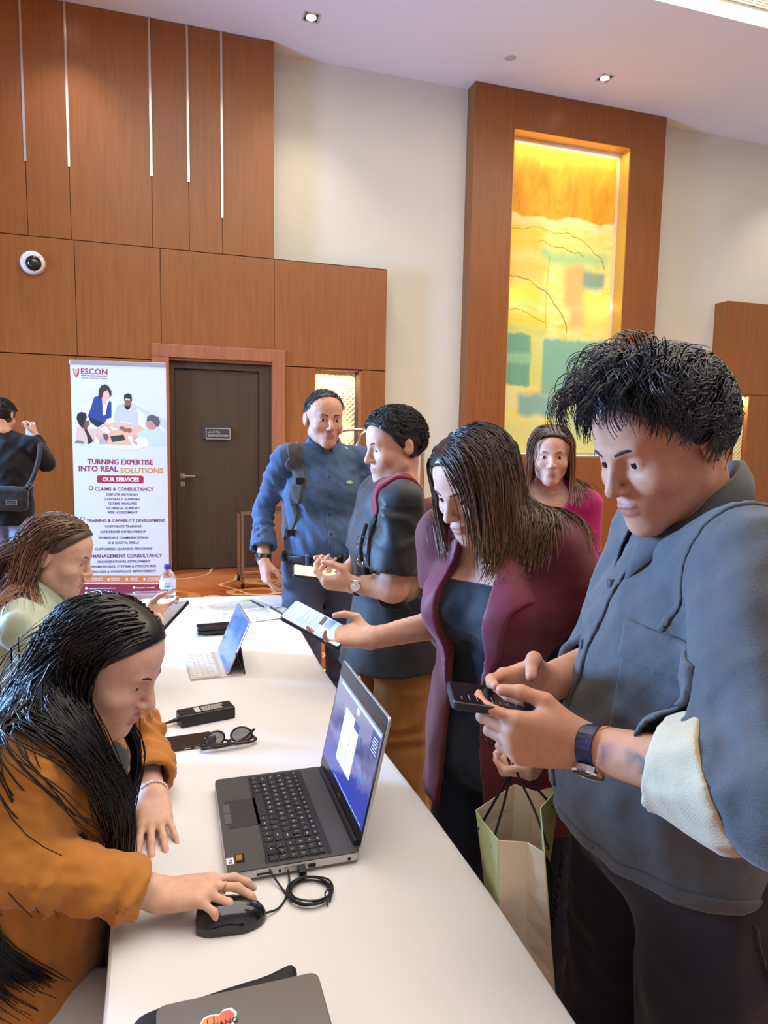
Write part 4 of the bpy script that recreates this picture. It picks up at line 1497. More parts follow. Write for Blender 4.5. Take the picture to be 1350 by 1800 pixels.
def skin_mat(name, base, lip, rough=0.55):
    m = bpy.data.materials.new(name)
    m.use_nodes = True
    t = NT(m)
    b, lp_ = lin(base), lin(lip)
    f = t.noise(t.coords(), 55, 4, 0.6)
    c = t.ramp(f, [(0.3, tuple(x * y for x, y in zip(b, (0.90, 0.85, 0.83)))), (0.7, tuple(min(1, x * y) for x, y in zip(b, (1.05, 1.05, 1.05))))]).outputs[0]
    a = t.n('ShaderNodeAttribute', attribute_name='lip')
    c = t.mix(t.math('MULTIPLY', a.outputs['Fac'], 0.65), c, lp_)
    n = t.n('ShaderNodeAttribute', attribute_name='nail')
    c = t.mix(n.outputs['Fac'], c, tuple(min(1, x * k) for x, k in zip(b, (1.12, 1.0, 1.02))))
    k1 = t.n('ShaderNodeAttribute', attribute_name='ink_red')
    c = t.mix(k1.outputs['Fac'], c, lin((112, 60, 66)))
    k2 = t.n('ShaderNodeAttribute', attribute_name='ink_green')
    c = t.mix(k2.outputs['Fac'], c, lin((66, 84, 80)))
    t.l(c, t.b.inputs['Base Color'])
    t.b.inputs['Roughness'].default_value = rough
    t.b.inputs['Specular IOR Level'].default_value = 0.35
    t.b.inputs['Subsurface Weight'].default_value = 0.12
    t.b.inputs['Subsurface Radius'].default_value = (0.012, 0.005, 0.003)
    t.b.inputs['Subsurface Scale'].default_value = 0.6
    t.bump(t.noise(t.coords(), 900, 2, 0.6), 0.06, 0.001)
    return m


def hair_mat(name, root, tip, rough=0.38, tipstart=0.5, spec=0.5):
    m = bpy.data.materials.new(name)
    m.use_nodes = True
    t = NT(m)
    a = t.n('ShaderNodeAttribute', attribute_name='along')
    r = t.n('ShaderNodeAttribute', attribute_name='rnd')
    c = t.ramp(a.outputs['Fac'], [(0.05, lin(root)), (tipstart, lin(tuple((x + y) / 2 for x, y in zip(root, tip)))), (1.0, lin(tip))]).outputs[0]
    hs = t.n('ShaderNodeHueSaturation')
    t.l(c, hs.inputs['Color'])
    t.l(t.math('ADD', 0.65, t.math('MULTIPLY', r.outputs['Fac'], 0.7)), hs.inputs['Value'])
    t.l(hs.outputs[0], t.b.inputs['Base Color'])
    t.b.inputs['Roughness'].default_value = rough
    t.b.inputs['Specular IOR Level'].default_value = spec
    return m


def cloth_mat(name, rgb, rough=0.8, weave=700, bump=0.25, var=0.08, sheen=0.15, stretch=(1, 1, 1), twill=False, spec=0.25, vscale=14):
    m = bpy.data.materials.new(name)
    m.use_nodes = True
    t = NT(m)
    c = lin(rgb)
    big = t.noise(t.coords(), vscale, 4, 0.65)
    col = t.ramp(big, [(0.3, tuple(x * (1 - var) for x in c)), (0.7, tuple(min(1, x * (1 + var)) for x in c))]).outputs[0]
    fine = t.noise(t.coords(scale=stretch), weave, 2, 0.6)
    col = t.mix(t.math('MULTIPLY', fine, 0.35), col, tuple(x * 0.6 for x in c))
    if twill:
        w = t.n('ShaderNodeTexWave', wave_type='BANDS', bands_direction='DIAGONAL', i_Scale=260.0)
        t.l(t.coords(), w.inputs['Vector'])
        col = t.mix(t.math('MULTIPLY', w.outputs[1], 0.22), col, tuple(min(1, x * 1.7 + 0.02) for x in c))
    t.l(col, t.b.inputs['Base Color'])
    t.b.inputs['Roughness'].default_value = rough
    t.b.inputs['Specular IOR Level'].default_value = spec
    t.b.inputs['Sheen Weight'].default_value = sheen
    t.bump(t.math('ADD', fine, t.math('MULTIPLY', big, 1.5)), bump, 0.0015)
    return m


class Head:
    """frame and prims of a head; c = point between the ears at eye level, F = facing, up = crown direction; local x = the person's right"""
    def __init__(s, c, F, up=(0, 0, 1), sc=1.0, fem=False):
        s.c = A3(c)
        s.Y = nrm(F)
        u = A3(up)
        s.Z = nrm(u - s.Y * (u @ s.Y))
        s.X = np.cross(s.Y, s.Z)
        s.R = np.stack([s.X, s.Y, s.Z])
        s.s, s.fem = sc, fem

    def p(s, x, y, z):
        return s.c + s.s * (s.X * x + s.Y * y + s.Z * z)

    def e(s, c, r, k):
        return (Ell(s.p(*c), tuple(v * s.s for v in r), s.R), k)

    def cn(s, a, b, ra, rb, k):
        return (Cone(s.p(*a), s.p(*b), ra * s.s, rb * s.s), k)

    def prims(s):
        L = [s.e((0, -.012, .030), (.074, .095, .088), 0.0), s.e((0, .03, .038), (.062, .056, .058), .03), s.e((0, .028, -.03), (.058, .060, .070), .03)]
        j = .046 if s.fem else .051
        for q in (-1, 1):
            L += [s.cn((q * j, .004, -.058), (q * .017, .066, -.098), .021, .015, .025), s.e((q * .040, .056, -.030), (.025, .026, .023), .02),
                  s.cn((q * .036, .074, .021), (q * .010, .084, .017), .009, .008, .012)]
        L += [s.e((0, .074, -.100), (.021, .018, .017), .02), s.e((0, .070, -.066), (.029, .024, .026), .02)]
        return L

    def features(s, v, eyes=0.0045):
        for q in (-1, 1):
            v.sub(Ell(s.p(q * .031, .092, .000), np.array((.019, .013, .012)) * s.s, s.R), .012 * s.s)
            v.add(Ell(s.p(q * .031, .0705, .000), np.array((.0155, .0140, .0130)) * s.s, s.R), .003 * s.s)
        for pr, k in [s.cn((0, .086, .012), (0, .1075, -.030), .0062, .0105, .010), s.e((0, .104, -.033), (.0105, .0095, .008), .006)]:
            v.add(pr, k)
        for q in (-1, 1):
            v.add(*s.e((q * .0125, .097, -.035), (.0075, .009, .0065), .005))
            v.add(*s.e((q * .077, -.012, -.006), (.008, .018, .030), .006))
            v.add(*s.e((q * .082, -.018, -.002), (.006, .014, .027), .006))
            v.sub(s.e((q * .088, -.008, -.004), (.006, .0085, .016), 0)[0], .005)
        lz = 1.0 if s.fem else .72
        ly = 0.0 if s.fem else -.0022
        v.add(*s.e((0, .0945 + ly, -.0605), (.021, .0075, .0052 * lz), .004))
        v.add(*s.e((0, .0920 + ly, -.0705), (.0185, .0080, .0060 * lz), .004))
        v.sub(Cone(s.p(-.021, .0985, -.0655), s.p(.021, .0985, -.0655), .0022 * s.s), .003)
        for q in (-1, 1):
            v.sub(Ell(s.p(q * .031, .0890, -.0015), np.array((.0115, .0120, eyes)) * s.s, s.R), .002)

    def lip(s, V):
        d = np.minimum(Ell(s.p(0, .0945, -.060), np.array((.024, .012, .0075)) * s.s, s.R).d(V[:, 0], V[:, 1], V[:, 2]),
                       Ell(s.p(0, .092, -.071), np.array((.021, .012, .008)) * s.s, s.R).d(V[:, 0], V[:, 1], V[:, 2]))
        return np.clip(0.5 - d / 0.002, 0, 1)

    def add_eyes(s, parent, iris, brow):
        for q in (-1, 1):
            c = Vector(s.p(q * .031, .0698, -.0005))
            w = Vector(s.Y)
            r = .0136 * s.s
            e = MB().lathe([(r * math.sin(a), -r * math.cos(a)) for a in [0.02 + 3.1 * k / 10 for k in range(11)]], c, w, 16).build('eye', EYEW, parent, smooth=True)
            MB().lathe([(.0058 * s.s, r * 0.908), (.005 * s.s, r * 0.95), (.003 * s.s, r * 0.99), (.0005, r * 1.005)], c, w, 14).build('iris', iris, e, smooth=True)
            pts = [s.p(q * x, y, z) for x, y, z in ((.013, .0925, .0185), (.024, .0905, .0225), (.036, .0845, .0235), (.047, .0745, .0195))]
            MB().tube(smooth_path(pts, 4), [.0022 * s.s] * 12 + [.0008 * s.s], 6).build('eyebrow', brow, parent, smooth=True)


EYEW = mat('eye_white', (214, 206, 200), 0.15)
IRISD = mat('iris_dark', (30, 20, 14), 0.1)
BROWD = mat('brow_dark', (36, 28, 24), 0.7)
BROWB = mat('brow_brown', (84, 60, 42), 0.7)

DIM = {'index': (.090, .026, (.043, .026, .021), .0088), 'middle': (.094, .007, (.048, .030, .022), .0090), 'ring': (.089, -.012, (.044, .028, .022), .0086), 'pinky': (.079, -.029, (.034, .020, .019), .0076)}


class Hand:
    """palm, four fingers and a thumb; f = towards the fingers, n = the way the palm faces; side 'R' or 'L'"""
    def __init__(s, w, f, n, side, curl, thumb=None, sc=1.0, thick=1.0):
        s.w = A3(w)
        s.f = nrm(f)
        n = A3(n)
        s.n = nrm(n - s.f * (n @ s.f))
        s.t = np.cross(s.f, s.n) * (1 if side == 'R' else -1)
        s.sc = sc
        s.L, s.nails, s.tips, s.joints = [], [], {}, {}
        th = thick
        for name, (pl, lat, ph, r) in DIM.items():
            sp, c1, c2, c3 = curl[name] if isinstance(curl, dict) else curl
            b = s.w + sc * (s.f * pl + s.t * lat)
            a = math.radians(sp)
            ff = s.f * math.cos(a) + s.t * math.sin(a)
            ang = 0
            p = b
            r = r * th * sc
            js = [p]
            for i, (l, c) in enumerate(zip(ph, (c1, c2, c3))):
                ang += math.radians(c)
                d = ff * math.cos(ang) + s.n * math.sin(ang)
                q = p + d * l * sc
                r2 = r * (0.93 if i < 2 else 0.80)
                if i == 2:
                    q = q - d * r2 * 0.6
                s.L.append((Cone(p, q, r, r2), .0045 if i else .007))
                dors = s.n * math.cos(ang) - ff * math.sin(ang)
                if i == 2:
                    s.nails.append((q - dors * r2 * 0.75 + d * 0.001, d, -dors, r2))
                p, r = q, r2
                js.append(p)
            s.tips[name] = p
            s.joints[name] = js
            # knuckle to wrist
            s.L.insert(0, (Cone(s.w + sc * (s.f * .004 + s.t * lat * 0.62), b, .0145 * sc * th, .0108 * sc * th), .016))
        s.L.insert(0, (Ell(s.w + sc * (s.f * .045 + s.n * .004), np.array((.048, .036, .0135)) * sc, np.stack([s.f, s.t, s.n])), .015))
        tb_ = thumb or ((.70, .62, .34), (.90, .38, .22), (.97, .18, .14))
        p = s.w + sc * (s.f * .016 + s.t * .022 + s.n * .006)
        r = .0150 * sc * th
        js = [p]
        for i, (v, l) in enumerate(zip(tb_, (.046, .034, .027))):
            d = nrm(s.f * v[0] + s.t * v[1] + s.n * v[2])
            q = p + d * l * sc
            r2 = (.0115, .0102, .0082)[i] * sc * th
            s.L.append((Cone(p, q, r, r2), .010 if i == 0 else .005))
            if i == 2:
                side_ = nrm(np.cross(d, s.n))
                dors = nrm(np.cross(side_, d))
                dors = -dors if dors @ s.n > 0 else dors
                s.nails.append((q + dors * r2 * 0.75, d, dors, r2))
            p, r = q, r2
            js.append(p)
        s.tips['thumb'] = p
        s.joints['thumb'] = js
        s.L.insert(2, (Cone(s.w + sc * (s.f * .012 + s.t * .016 + s.n * .008), s.w + sc * (s.f * .050 + s.t * .030 + s.n * .010), .014 * sc * th, .012 * sc * th), .014))

    def box(s, m=0.02):
        lo = np.min([p[0].bounds()[0] for p in s.L], 0)
        hi = np.max([p[0].bounds()[1] for p in s.L], 0)
        return lo - m, hi + m

    def nail(s, V):
        o = np.zeros(len(V))
        for c, d, u, r in s.nails:
            q = V - c
            side_ = np.cross(d, u)
            e = np.sqrt(((q @ d) / (r * 0.95)) ** 2 + ((q @ side_) / (r * 0.72)) ** 2 + ((q @ u) / (r * 0.55)) ** 2)
            o = np.maximum(o, np.clip((1.08 - e) * 6, 0, 1))
        return o


def torso(sk, w=1.0, dp=1.0):
    X, Xp = nrm(A3(sk['sr']) - A3(sk['sl'])), nrm(A3(sk['hr']) - A3(sk['hl']))
    Xw = nrm(X + Xp)
    ms = (A3(sk['sl']) + A3(sk['sr'])) / 2
    ch, wa, pe = A3(sk['chest']), A3(sk['waist']), A3(sk['pelvis'])
    g = sk.get('girth', (1, 1, 1))
    c = lambda a, b, k: (a * w * g[k], b * dp * g[k])
    top = ms + (ch - ms) * 0.18
    L = [ECap(top, ch, X, c(.135, .080, 0), c(.160, .112, 0)), (ECap(ch, wa, Xw, c(.160, .112, 0), c(.138, .100, 1)), .05),
         (ECap(wa, pe, Xw, c(.138, .100, 1), c(.165, .115, 2)), .05),
         (Cone(ms + (A3(sk['sl']) - ms) * 0.86, ms + (A3(sk['sr']) - ms) * 0.86, .052 * w), .04)]
    for q in ('sl', 'sr'):
        L.append((Cone(A3(sk['nb']) * 0.85 + ms * 0.15, ms + (A3(sk[q]) - ms) * 0.8, .047 * w, .045 * w), .04))
    if sk.get('bust'):
        N = nrm(np.cross(ms - wa, X)) * -1
        Fd = nrm(sk['front'])
        for q in (-1, 1):
            L.append((Ell(ch + X * 0.068 * q + Fd * (0.075 + 0.02 * sk['bust']), (.062, .062, .06)), .05))
    if sk.get('belly'):
        L.append((Ell((wa + pe) / 2 + nrm(sk['front']) * .03, (.15 * g[1] * w, .125 * g[1] * dp, .13 * w), np.stack([X, nrm(np.cross((0, 0, 1), X)), (0, 0, 1)])), .06))
    return L


def limb(sk, keys, r):
    pts = [A3(sk[k]) for k in keys]
    return [(Cone(pts[i], pts[i + 1], r[i], r[i + 1]), .03) for i in range(len(pts) - 1)]


def legs(sk, r=(.085, .060, .042), feet=True):
    L = []
    for q in 'lr':
        L += limb(sk, ('h' + q, 'k' + q, 'a' + q), r)
        if feet:
            a, tq = A3(sk['a' + q]), A3(sk['t' + q])
            L.append((Cone(a + (0, 0, -0.03), tq, .036, .028), .02))
    return L


class Person:
    def __init__(s, label, base, sk, head, hands=(), skin=None, neck_r=.050, arm=(.046, .041, .027), leg_r=(.083, .058, .040), vs=0.008, hvs=0.003, fvs=0.0035, eyes=0.0045, group=None):
        s.root = empty('person', base, label, 'person')
        s.sk, s.head, s.hands = sk, head, hands
        H = head
        s.core = torso(sk, 0.95, 0.94)
        s.arms, s.legs_ = [], legs(sk, leg_r)
        for q in 'lr':
            s.arms += limb(sk, ('s' + q, 'e' + q, 'w' + q), arm)
        nk = [(Cone(H.p(0, -.028, -.055), A3(sk['nb']), neck_r * H.s, neck_r * 1.08), .03)]
        hp = [(p, max(k, .001)) for p, k in H.prims()]
        s.all = s.core + s.arms + s.legs_ + nk + hp
        hand_prims = [p for h in hands for p in h.L]
        V, F, N = [], [], 0
        at = {'lip': [], 'nail': []}
        fine = []
        # head
        ctr = H.p(0, .0, -.01)
        hb = (ctr - 0.155 * H.s, ctr + 0.155 * H.s)
        v = Vol(hb[0] - 0.012, hb[1] + 0.012, fvs)
        v.addall(s.all)
        H.features(v, eyes)
        fine.append((v, hb))
        for h in hands:
            b = h.box(0.012)
            v = Vol(b[0] - 0.01, b[1] + 0.01, hvs)
            wv = [p for p in s.arms]
            v.addall(wv, .02)
            hv = Vol(b[0] - 0.01, b[1] + 0.01, hvs)
            hv.addall(h.L)
            v.D = smin(v.D, hv.D, .012)
            fine.append((v, b))
        lo = np.min([(p[0] if isinstance(p, tuple) else p).bounds()[0] for p in s.all], 0) - 0.03
        hi = np.max([(p[0] if isinstance(p, tuple) else p).bounds()[1] for p in s.all], 0) + 0.03
        v = Vol(lo, hi, vs)
        v.addall(s.all)
        v.cut((0, 0, 0.002), (0, 0, -1))
        cv, cf = v.mesh(skip=[(b[0] + vs, b[1] - vs) for _, b in fine])
        V.append(cv)
        F.append(cf)
        N += len(cv)
        for fv, b in fine:
            a, f = fv.mesh()
            keep = np.all((a > b[0] - 0.004) & (a < b[1] + 0.004), -1)
            f = f[np.all(keep[f], -1)]
            a = relax_mesh(a, f, 1)
            F.append(f + N)
            V.append(a)
            N += len(a)
        V = np.concatenate(V)
        F = np.concatenate(F)
        used = np.zeros(len(V), bool)
        used[F.ravel()] = True
        mp = np.cumsum(used) - 1
        V, F = V[used], mp[F].astype(np.int32)
        at = {'lip': H.lip(V), 'nail': np.max([h.nail(V) for h in hands], 0) if hands else np.zeros(len(V))}
        s.body = mesh_obj('body', V, F, skin, s.root, smooth=True, attrs=at)
        s.V = V
        s.lo, s.hi = lo, hi

    def field(s, prims, vs, infl=0.0, k=0.03, lo=None, hi=None, pad=0.05):
        P = [(p[0] if isinstance(p, tuple) else p) for p in prims]
        l = np.min([p.bounds()[0] for p in P], 0) - pad - infl if lo is None else A3(lo)
        h = np.max([p.bounds()[1] for p in P], 0) + pad + infl if hi is None else A3(hi)
        v = Vol(l, h, vs)
        v.addall(prims, k, infl)
        return v

    def part(s, v, name, m, relax=1):
        return v.obj(name, m, s.root, relax=relax)


def patch(v, poly, O, U, W, depth, lift, thick, vs=0.003, sink=0.002):
    """a piece lying on surface v inside the polygon (coordinates along U,W from O), seen within depth of the plane"""
    O, U, W = A3(O), nrm(U), A3(W)
    W = nrm(W - U * (W @ U))
    N = np.cross(U, W)
    P = np.array(poly)
    cor = [O + U * a + W * b + N * c for a, b in poly for c in (-depth, depth)]
    x = v.like(np.min(cor, 0) - 0.01, np.max(cor, 0) + 0.01, vs)
    X, Y, Z = x.axes()
    q = np.stack(np.broadcast_arrays(X - O[0], Y - O[1], Z - O[2]), -1)
    a, b, c = q @ U, q @ W, q @ N
    x.D = np.maximum(np.maximum(x.D - (lift + thick), -(x.D + sink)), np.maximum(poly_d(a, b, P), np.abs(c) - depth)).astype(f32)
    return x


def strip_on(v, pts, width, lift, thick, vs=0.003, flat=None):
    """a band following a path near the surface v (straps, belts, seams)"""
    pts = [A3(p) for p in pts]
    lo = np.min(pts, 0) - width - 0.03
    hi = np.max(pts, 0) + width + 0.03
    x = v.like(lo, hi, vs)
    y = Vol(lo, hi, vs)
    for i in range(len(pts) - 1):
        y.add(Cone(pts[i], pts[i + 1], width), 0.0, m=0.03)
    x.D = np.maximum(np.maximum(x.D - (lift + thick), -(x.D - lift)), y.D)
    return x


def shirt_collar(P, nb, f, rad, m, h=.036, flare=.016, point=.042, front=.030, open_deg=13, squash=.9, thick=.0035, back=.012):
    """a folded shirt collar round the neck, its two points hanging at the front"""
    f = nrm((f[0], f[1], 0))
    r = np.cross(f, (0, 0, 1.0))
    nb = A3(nb)
    V, F = [], []
    n = 44
    prof = ((0.0, 0.0, 1.0), (.35, .0, 1.06), (1.0, 1.0, 1.0))
    for k in range(n + 1):
        a = math.radians(open_deg + (360 - 2 * open_deg) * k / n)
        ca, sa = math.cos(a), math.sin(a)
        d = f * ca * squash + r * sa
        fr = math.exp(-(min(a, 2 * math.pi - a) / .62) ** 2)
        zt = h - front * ca + back * (1 - ca) * .5
        drop = .040 + point * fr
        top = nb + d * rad + A3((0, 0, zt))
        fold = nb + d * (rad + .007) + A3((0, 0, zt + .001))
        low = nb + d * (rad + flare + .016 * fr) + A3((0, 0, zt - drop))
        inn = nb + d * (rad - .002) + A3((0, 0, zt - .035))
        V += [inn, top, fold, (fold + low) / 2 + d * .004, low]
    for k in range(n):
        for j in range(4):
            q = k * 5 + j
            F.append((q, q + 1, q + 6, q + 5))
    o = mesh_obj('collar', V, F, m, P.root, smooth=True)
    md = o.modifiers.new('thickness', 'SOLIDIFY')
    md.thickness = thick
    md.offset = 0
    return o


def project(v, pts, n=5):
    """resample a path and press it onto the surface of v"""
    P = np.array([tuple(q) for q in smooth_path(pts, n)], float)
    for _ in range(8):
        d = v.sample(P)
        g = v.grad(P)
        ok = np.abs(d) < .1
        P[ok] -= g[ok] * d[ok][:, None] * .8
    return P


def strands(name, m, parent, roots, d0, nst, step, col, lift, grav=0.35, stiff=1.0, noise=0.08, width=0.0016, seed=1, force=None, clump=0.5, nclump=120, length=None, cling=0.0, taper=0.6):
    rs = np.random.RandomState(seed)
    n = len(roots)
    P = np.array(roots, float)
    D = np.array(d0, float)
    pts = [P.copy()]
    L = np.ones(n) if length is None else length
    for i in range(nst):
        g = D * stiff + np.array((0, 0, -1.0)) * grav + rs.normal(size=(n, 3)) * noise
        if force is not None:
            g = g + force(P, i / nst)
        D = g / np.linalg.norm(g, axis=1, keepdims=True)
        Q = P + D * (step * L)[:, None]
        for c in col:
            d = c.sample(Q)
            hit = d < lift
            if hit.any():
                gr = c.grad(Q[hit])
                Q[hit] += gr * (lift[hit] - d[hit])[:, None]
            if i / nst < cling:
                far_ = (d > lift) & (d < 0.055)
                if far_.any():
                    Q[far_] -= c.grad(Q[far_]) * (0.85 * (d[far_] - lift[far_]))[:, None]
        D = Q - P
        D /= np.maximum(1e-6, np.linalg.norm(D, axis=1, keepdims=True))
        P = P + D * (step * L)[:, None]
        pts.append(P.copy())
    C = np.stack(pts, 1)
    if clump:
        gi = rs.choice(n, min(nclump, n), replace=False)
        dist = ((C[:, None, 0] - C[None, gi, 0]) ** 2).sum(-1) + 0.5 * ((C[:, None, nst // 2] - C[None, gi, nst // 2]) ** 2).sum(-1)
        own = gi[np.argmin(dist, 1)]
        tt = np.linspace(0, 1, nst + 1)[None, :, None]
        C = C + (C[own] - C) * clump * np.clip(tt * 1.4, 0, 1) * rs.uniform(0.5, 1.0, (n, 1, 1))
    ribbon(name, m, parent, C, width, rs, taper)
    return C


def ribbon(name, m, parent, C, width, rs, taper=0.6):
    n, k, _ = C.shape
    T = np.gradient(C, axis=1)
    T /= np.maximum(1e-7, np.linalg.norm(T, axis=2, keepdims=True))
    ref = np.array((0.31, 0.62, 0.72))
    U = np.cross(T, ref)
    U /= np.maximum(1e-6, np.linalg.norm(U, axis=2, keepdims=True))
    W = np.cross(T, U)
    al = np.linspace(0, 1, k)
    r = width * (1 - taper * al ** 2)[None, :, None] * rs.uniform(0.7, 1.3, (n, 1, 1))
    V = np.stack([C + (U * math.cos(a) + W * math.sin(a)) * r for a in (0, 2.094, 4.189)], 2)
    base = (np.arange(n)[:, None, None] * k + np.arange(k - 1)[None, :, None]) * 3
    j = np.arange(3)[None, None, :]
    j2 = (j + 1) % 3
    F = np.stack([base + j, base + j2, base + 3 + j2, base + 3 + j], -1).reshape(-1, 4)
    at = {'along': np.broadcast_to(al[None, :, None], (n, k, 3)).ravel(), 'rnd': np.broadcast_to(rs.uniform(0, 1, (n, 1, 1)), (n, k, 3)).ravel()}
    return mesh_obj(name, V.reshape(-1, 3), F, m, parent, smooth=True, attrs=at)


def scalp(H, n, ok, seed=0):
    """random root points on the skull where ok(local unit direction) holds, with outward normals"""
    rs = np.random.RandomState(seed)
    u = rs.normal(size=(n * 6, 3))
    u /= np.linalg.norm(u, axis=1, keepdims=True)
    u = u[ok(u)][:n]
    loc = u * np.array((.075, .096, .089)) + np.array((0, -.012, .030))
    nn = u / np.array((.075, .096, .089))
    nn /= np.linalg.norm(nn, axis=1, keepdims=True)
    return H.c + H.s * (loc @ H.R), nn @ H.R, u


def collider(P, extra=(), vs=0.010, lo=None, hi=None, infl=0.0):
    prims = list(P.all) + list(extra)
    Q = [(p[0] if isinstance(p, tuple) else p) for p in prims]
    l = np.min([p.bounds()[0] for p in Q], 0) - 0.06 if lo is None else A3(lo)
    h = np.max([p.bounds()[1] for p in Q], 0) + 0.06 if hi is None else A3(hi)
    v = Vol(l, h, vs)
    v.addall(prims, 0.02, infl)
    return v


def watch(parent, w, axis, out, r, face_r=0.019, strap=None, case=None, dial=None, width=0.010, sq=0.82):
    """wrist watch about the forearm axis; out = the way the dial faces"""
    a = nrm(axis)
    o = A3(out)
    o = nrm(o - a * (o @ a))
    b = np.cross(a, o)
    ring = []
    wt = empty('wristwatch', tuple(A3(w)))
    wt.parent = parent
    wt.location = Vector(A3(w)) - root_loc(parent)
    mb = MB()
    n = 28
    for k in range(n):
        an = 2 * math.pi * k / n
        c = A3(w) + (o * math.cos(an) * sq + b * math.sin(an)) * r
        nn = nrm(o * math.cos(an) / sq + b * math.sin(an))
        ring.append((c, nn))
    V, F = [], []
    for c, nn in ring:
        for da, dn in ((-width, 0.0), (width, 0.0), (width, 0.0028), (-width, 0.0028)):
            V.append(c + a * da + nn * dn)
    for k in range(n):
        for j in range(4):
            j2 = (j + 1) % 4
            k2 = (k + 1) % n
            F.append((k * 4 + j, k * 4 + j2, k2 * 4 + j2, k2 * 4 + j))
    mesh_obj('strap', V, F, strap, wt)
    c = A3(w) + o * (r * sq + 0.001)
    cs = MB().lathe([(face_r, 0), (face_r, 0.007), (face_r * 0.9, 0.009), (face_r * 0.86, 0.009), (face_r * 0.85, 0.0078)], c, o, 28).build('case', case, wt)
    MB().lathe([(face_r * 0.85, 0.0078), (face_r * 0.84, 0.0083)], c, o, 28).build('dial', dial, cs)
    hb = MB()
    for ang, l in ((0.6, 0.55), (2.4, 0.75)):
        d = a * math.cos(ang) + b * math.sin(ang)
        hb.tube([c + o * 0.0088, c + o * 0.0088 + d * face_r * l], 0.0005, 4)
    hb.build('hand', case, cs)
    MB().lathe([(0.003, 0), (0.003, 0.004)], c + b * face_r + o * 0.004, b, 10).build('crown', case, cs)
    return wt

# ---------------------------------------------------------------- woman in the ochre blazer at the laptop
sk = dict(nb=(-.175, 1.285, 1.085), sr=(-.215, 1.120, 1.005), sl=(-.175, 1.450, 1.010), chest=(-.232, 1.275, .915), waist=(-.245, 1.27, .755), pelvis=(-.30, 1.265, .56),
          hr=(-.30, 1.165, .53), hl=(-.30, 1.365, .53), kr=(.12, 1.13, .52), kl=(.12, 1.40, .52), ar=(.10, 1.12, .085), al=(.10, 1.42, .085), tr=(.22, 1.11, .03), tl=(.22, 1.43, .03),
          er=(-.225, 1.080, .890), wr=(-.028, 1.090, .797), el=(-.085, 1.67, .835), wl=(-.042, 1.425, .788), front=(1, -.1, 0), bust=0.3, girth=(.98, .98, 1.02))
F_ = nrm((.80, -.36, -.42))
hd = Head((-.112, 1.28, 1.125), F_, (.42, -.12, .9), 0.97, True)
SKIN_A = skin_mat('skin_light', (214, 168, 142), (188, 118, 108))
hR = Hand((-.028, 1.090, .792), (1, -.24, .13), (-.03, 0.03, -1), 'R', {'index': (4, 8, 26, 18), 'middle': (-2, 12, 32, 20), 'ring': (-10, 28, 42, 20), 'pinky': (-20, 36, 42, 20)},
          ((.62, .62, .40), (.88, .25, .45), (.95, .05, .35)), 0.90, 0.96)
hL = Hand((-.042, 1.425, .788), (.05, -1, -.20), (0, 0.1, -1), 'L', {'index': (7, 4, 10, 6), 'middle': (1, 4, 8, 5), 'ring': (-6, 4, 8, 6), 'pinky': (-14, 6, 10, 6)},
          ((.55, .74, .20), (.86, .48, .22), (.96, .26, .1)), 0.90, 0.94)
wo = Person('seated woman in an ochre blazer with long black hair working the mouse', (-.2, 1.27, 0), sk, hd, (hR, hL), SKIN_A, neck_r=.046, arm=(.044, .040, .026), vs=.012, hvs=0.0026, fvs=0.0036, eyes=.003)
OCHRE = cloth_mat('ochre_twill', (186, 118, 46), 0.75, 600, 0.25, 0.07)
# blazer: torso, skirt and sleeves in one shell
tor = torso(sk, 1.10, 1.13)
skirt = [(ECap((-.25, 1.265, .76), (-.315, 1.265, .47), (0, 1, 0), (.165, .135), (.215, .19)), .06)]
slR = [(Cone(sk['sr'], sk['er'], .060, .056), .03), (Cone(sk['er'], (-.055, 1.083, .808), .058, .050), .02)]
slL = [(Cone(sk['sl'], sk['el'], .066, .058), .03), (Cone(sk['el'], (-.045, 1.445, .795), .056, .057), .02)]
bz = wo.field(tor + skirt + slR + slL, 0.006, 0.004)
BZRAW = tor + skirt + slR + slL
bz.near(folds(11, .010, 15, (1, 1, .55)))
bz.near(folds(13, .004, 40))
bz.near(rings(sk['er'], (-.02, 1.085, .80), .009, .042, 2))
bz.near(rings(sk['sr'], sk['er'], .0065, .05, 3, (0.9, 0.5)))
bz.near(rings(sk['el'], (-.04, 1.44, .79), .008, .045, 4))
ax_ = nrm(A3((-.02, 1.086, .803)) - A3(sk['er']))
bz.shell(0.006)
# cuffs open: trim each sleeve end with a plane local to it
for pt_, dr in (((-.052, 1.0835, .806), ax_), ((-.046, 1.462, .798), nrm((.10, -1, -.18)))):
    X, Y, Z = bz.axes()
    pl = (X - pt_[0]) * dr[0] + (Y - pt_[1]) * dr[1] + (Z - pt_[2]) * dr[2]
    near_ = np.sqrt((X - pt_[0]) ** 2 + (Y - pt_[1]) ** 2 + (Z - pt_[2]) ** 2) - 0.14
    bz.D = np.maximum(bz.D, -np.maximum(-pl, near_)).astype(f32)
bz.cut((0, 0, .44), (0, 0, -1))
# neck opening and the open front
bz.sub(Cone(A3(sk['nb']) + (.03, 0, .03), A3(sk['nb']) + (.01, 0, .12), .075, .08), .01)
bz.sub(ECap((-.03, 1.285, 1.02), (-.06, 1.27, .70), (0, 1, 0), (.05, .075), (.03, .05)), .01)
wo.part(bz, 'blazer', OCHRE)
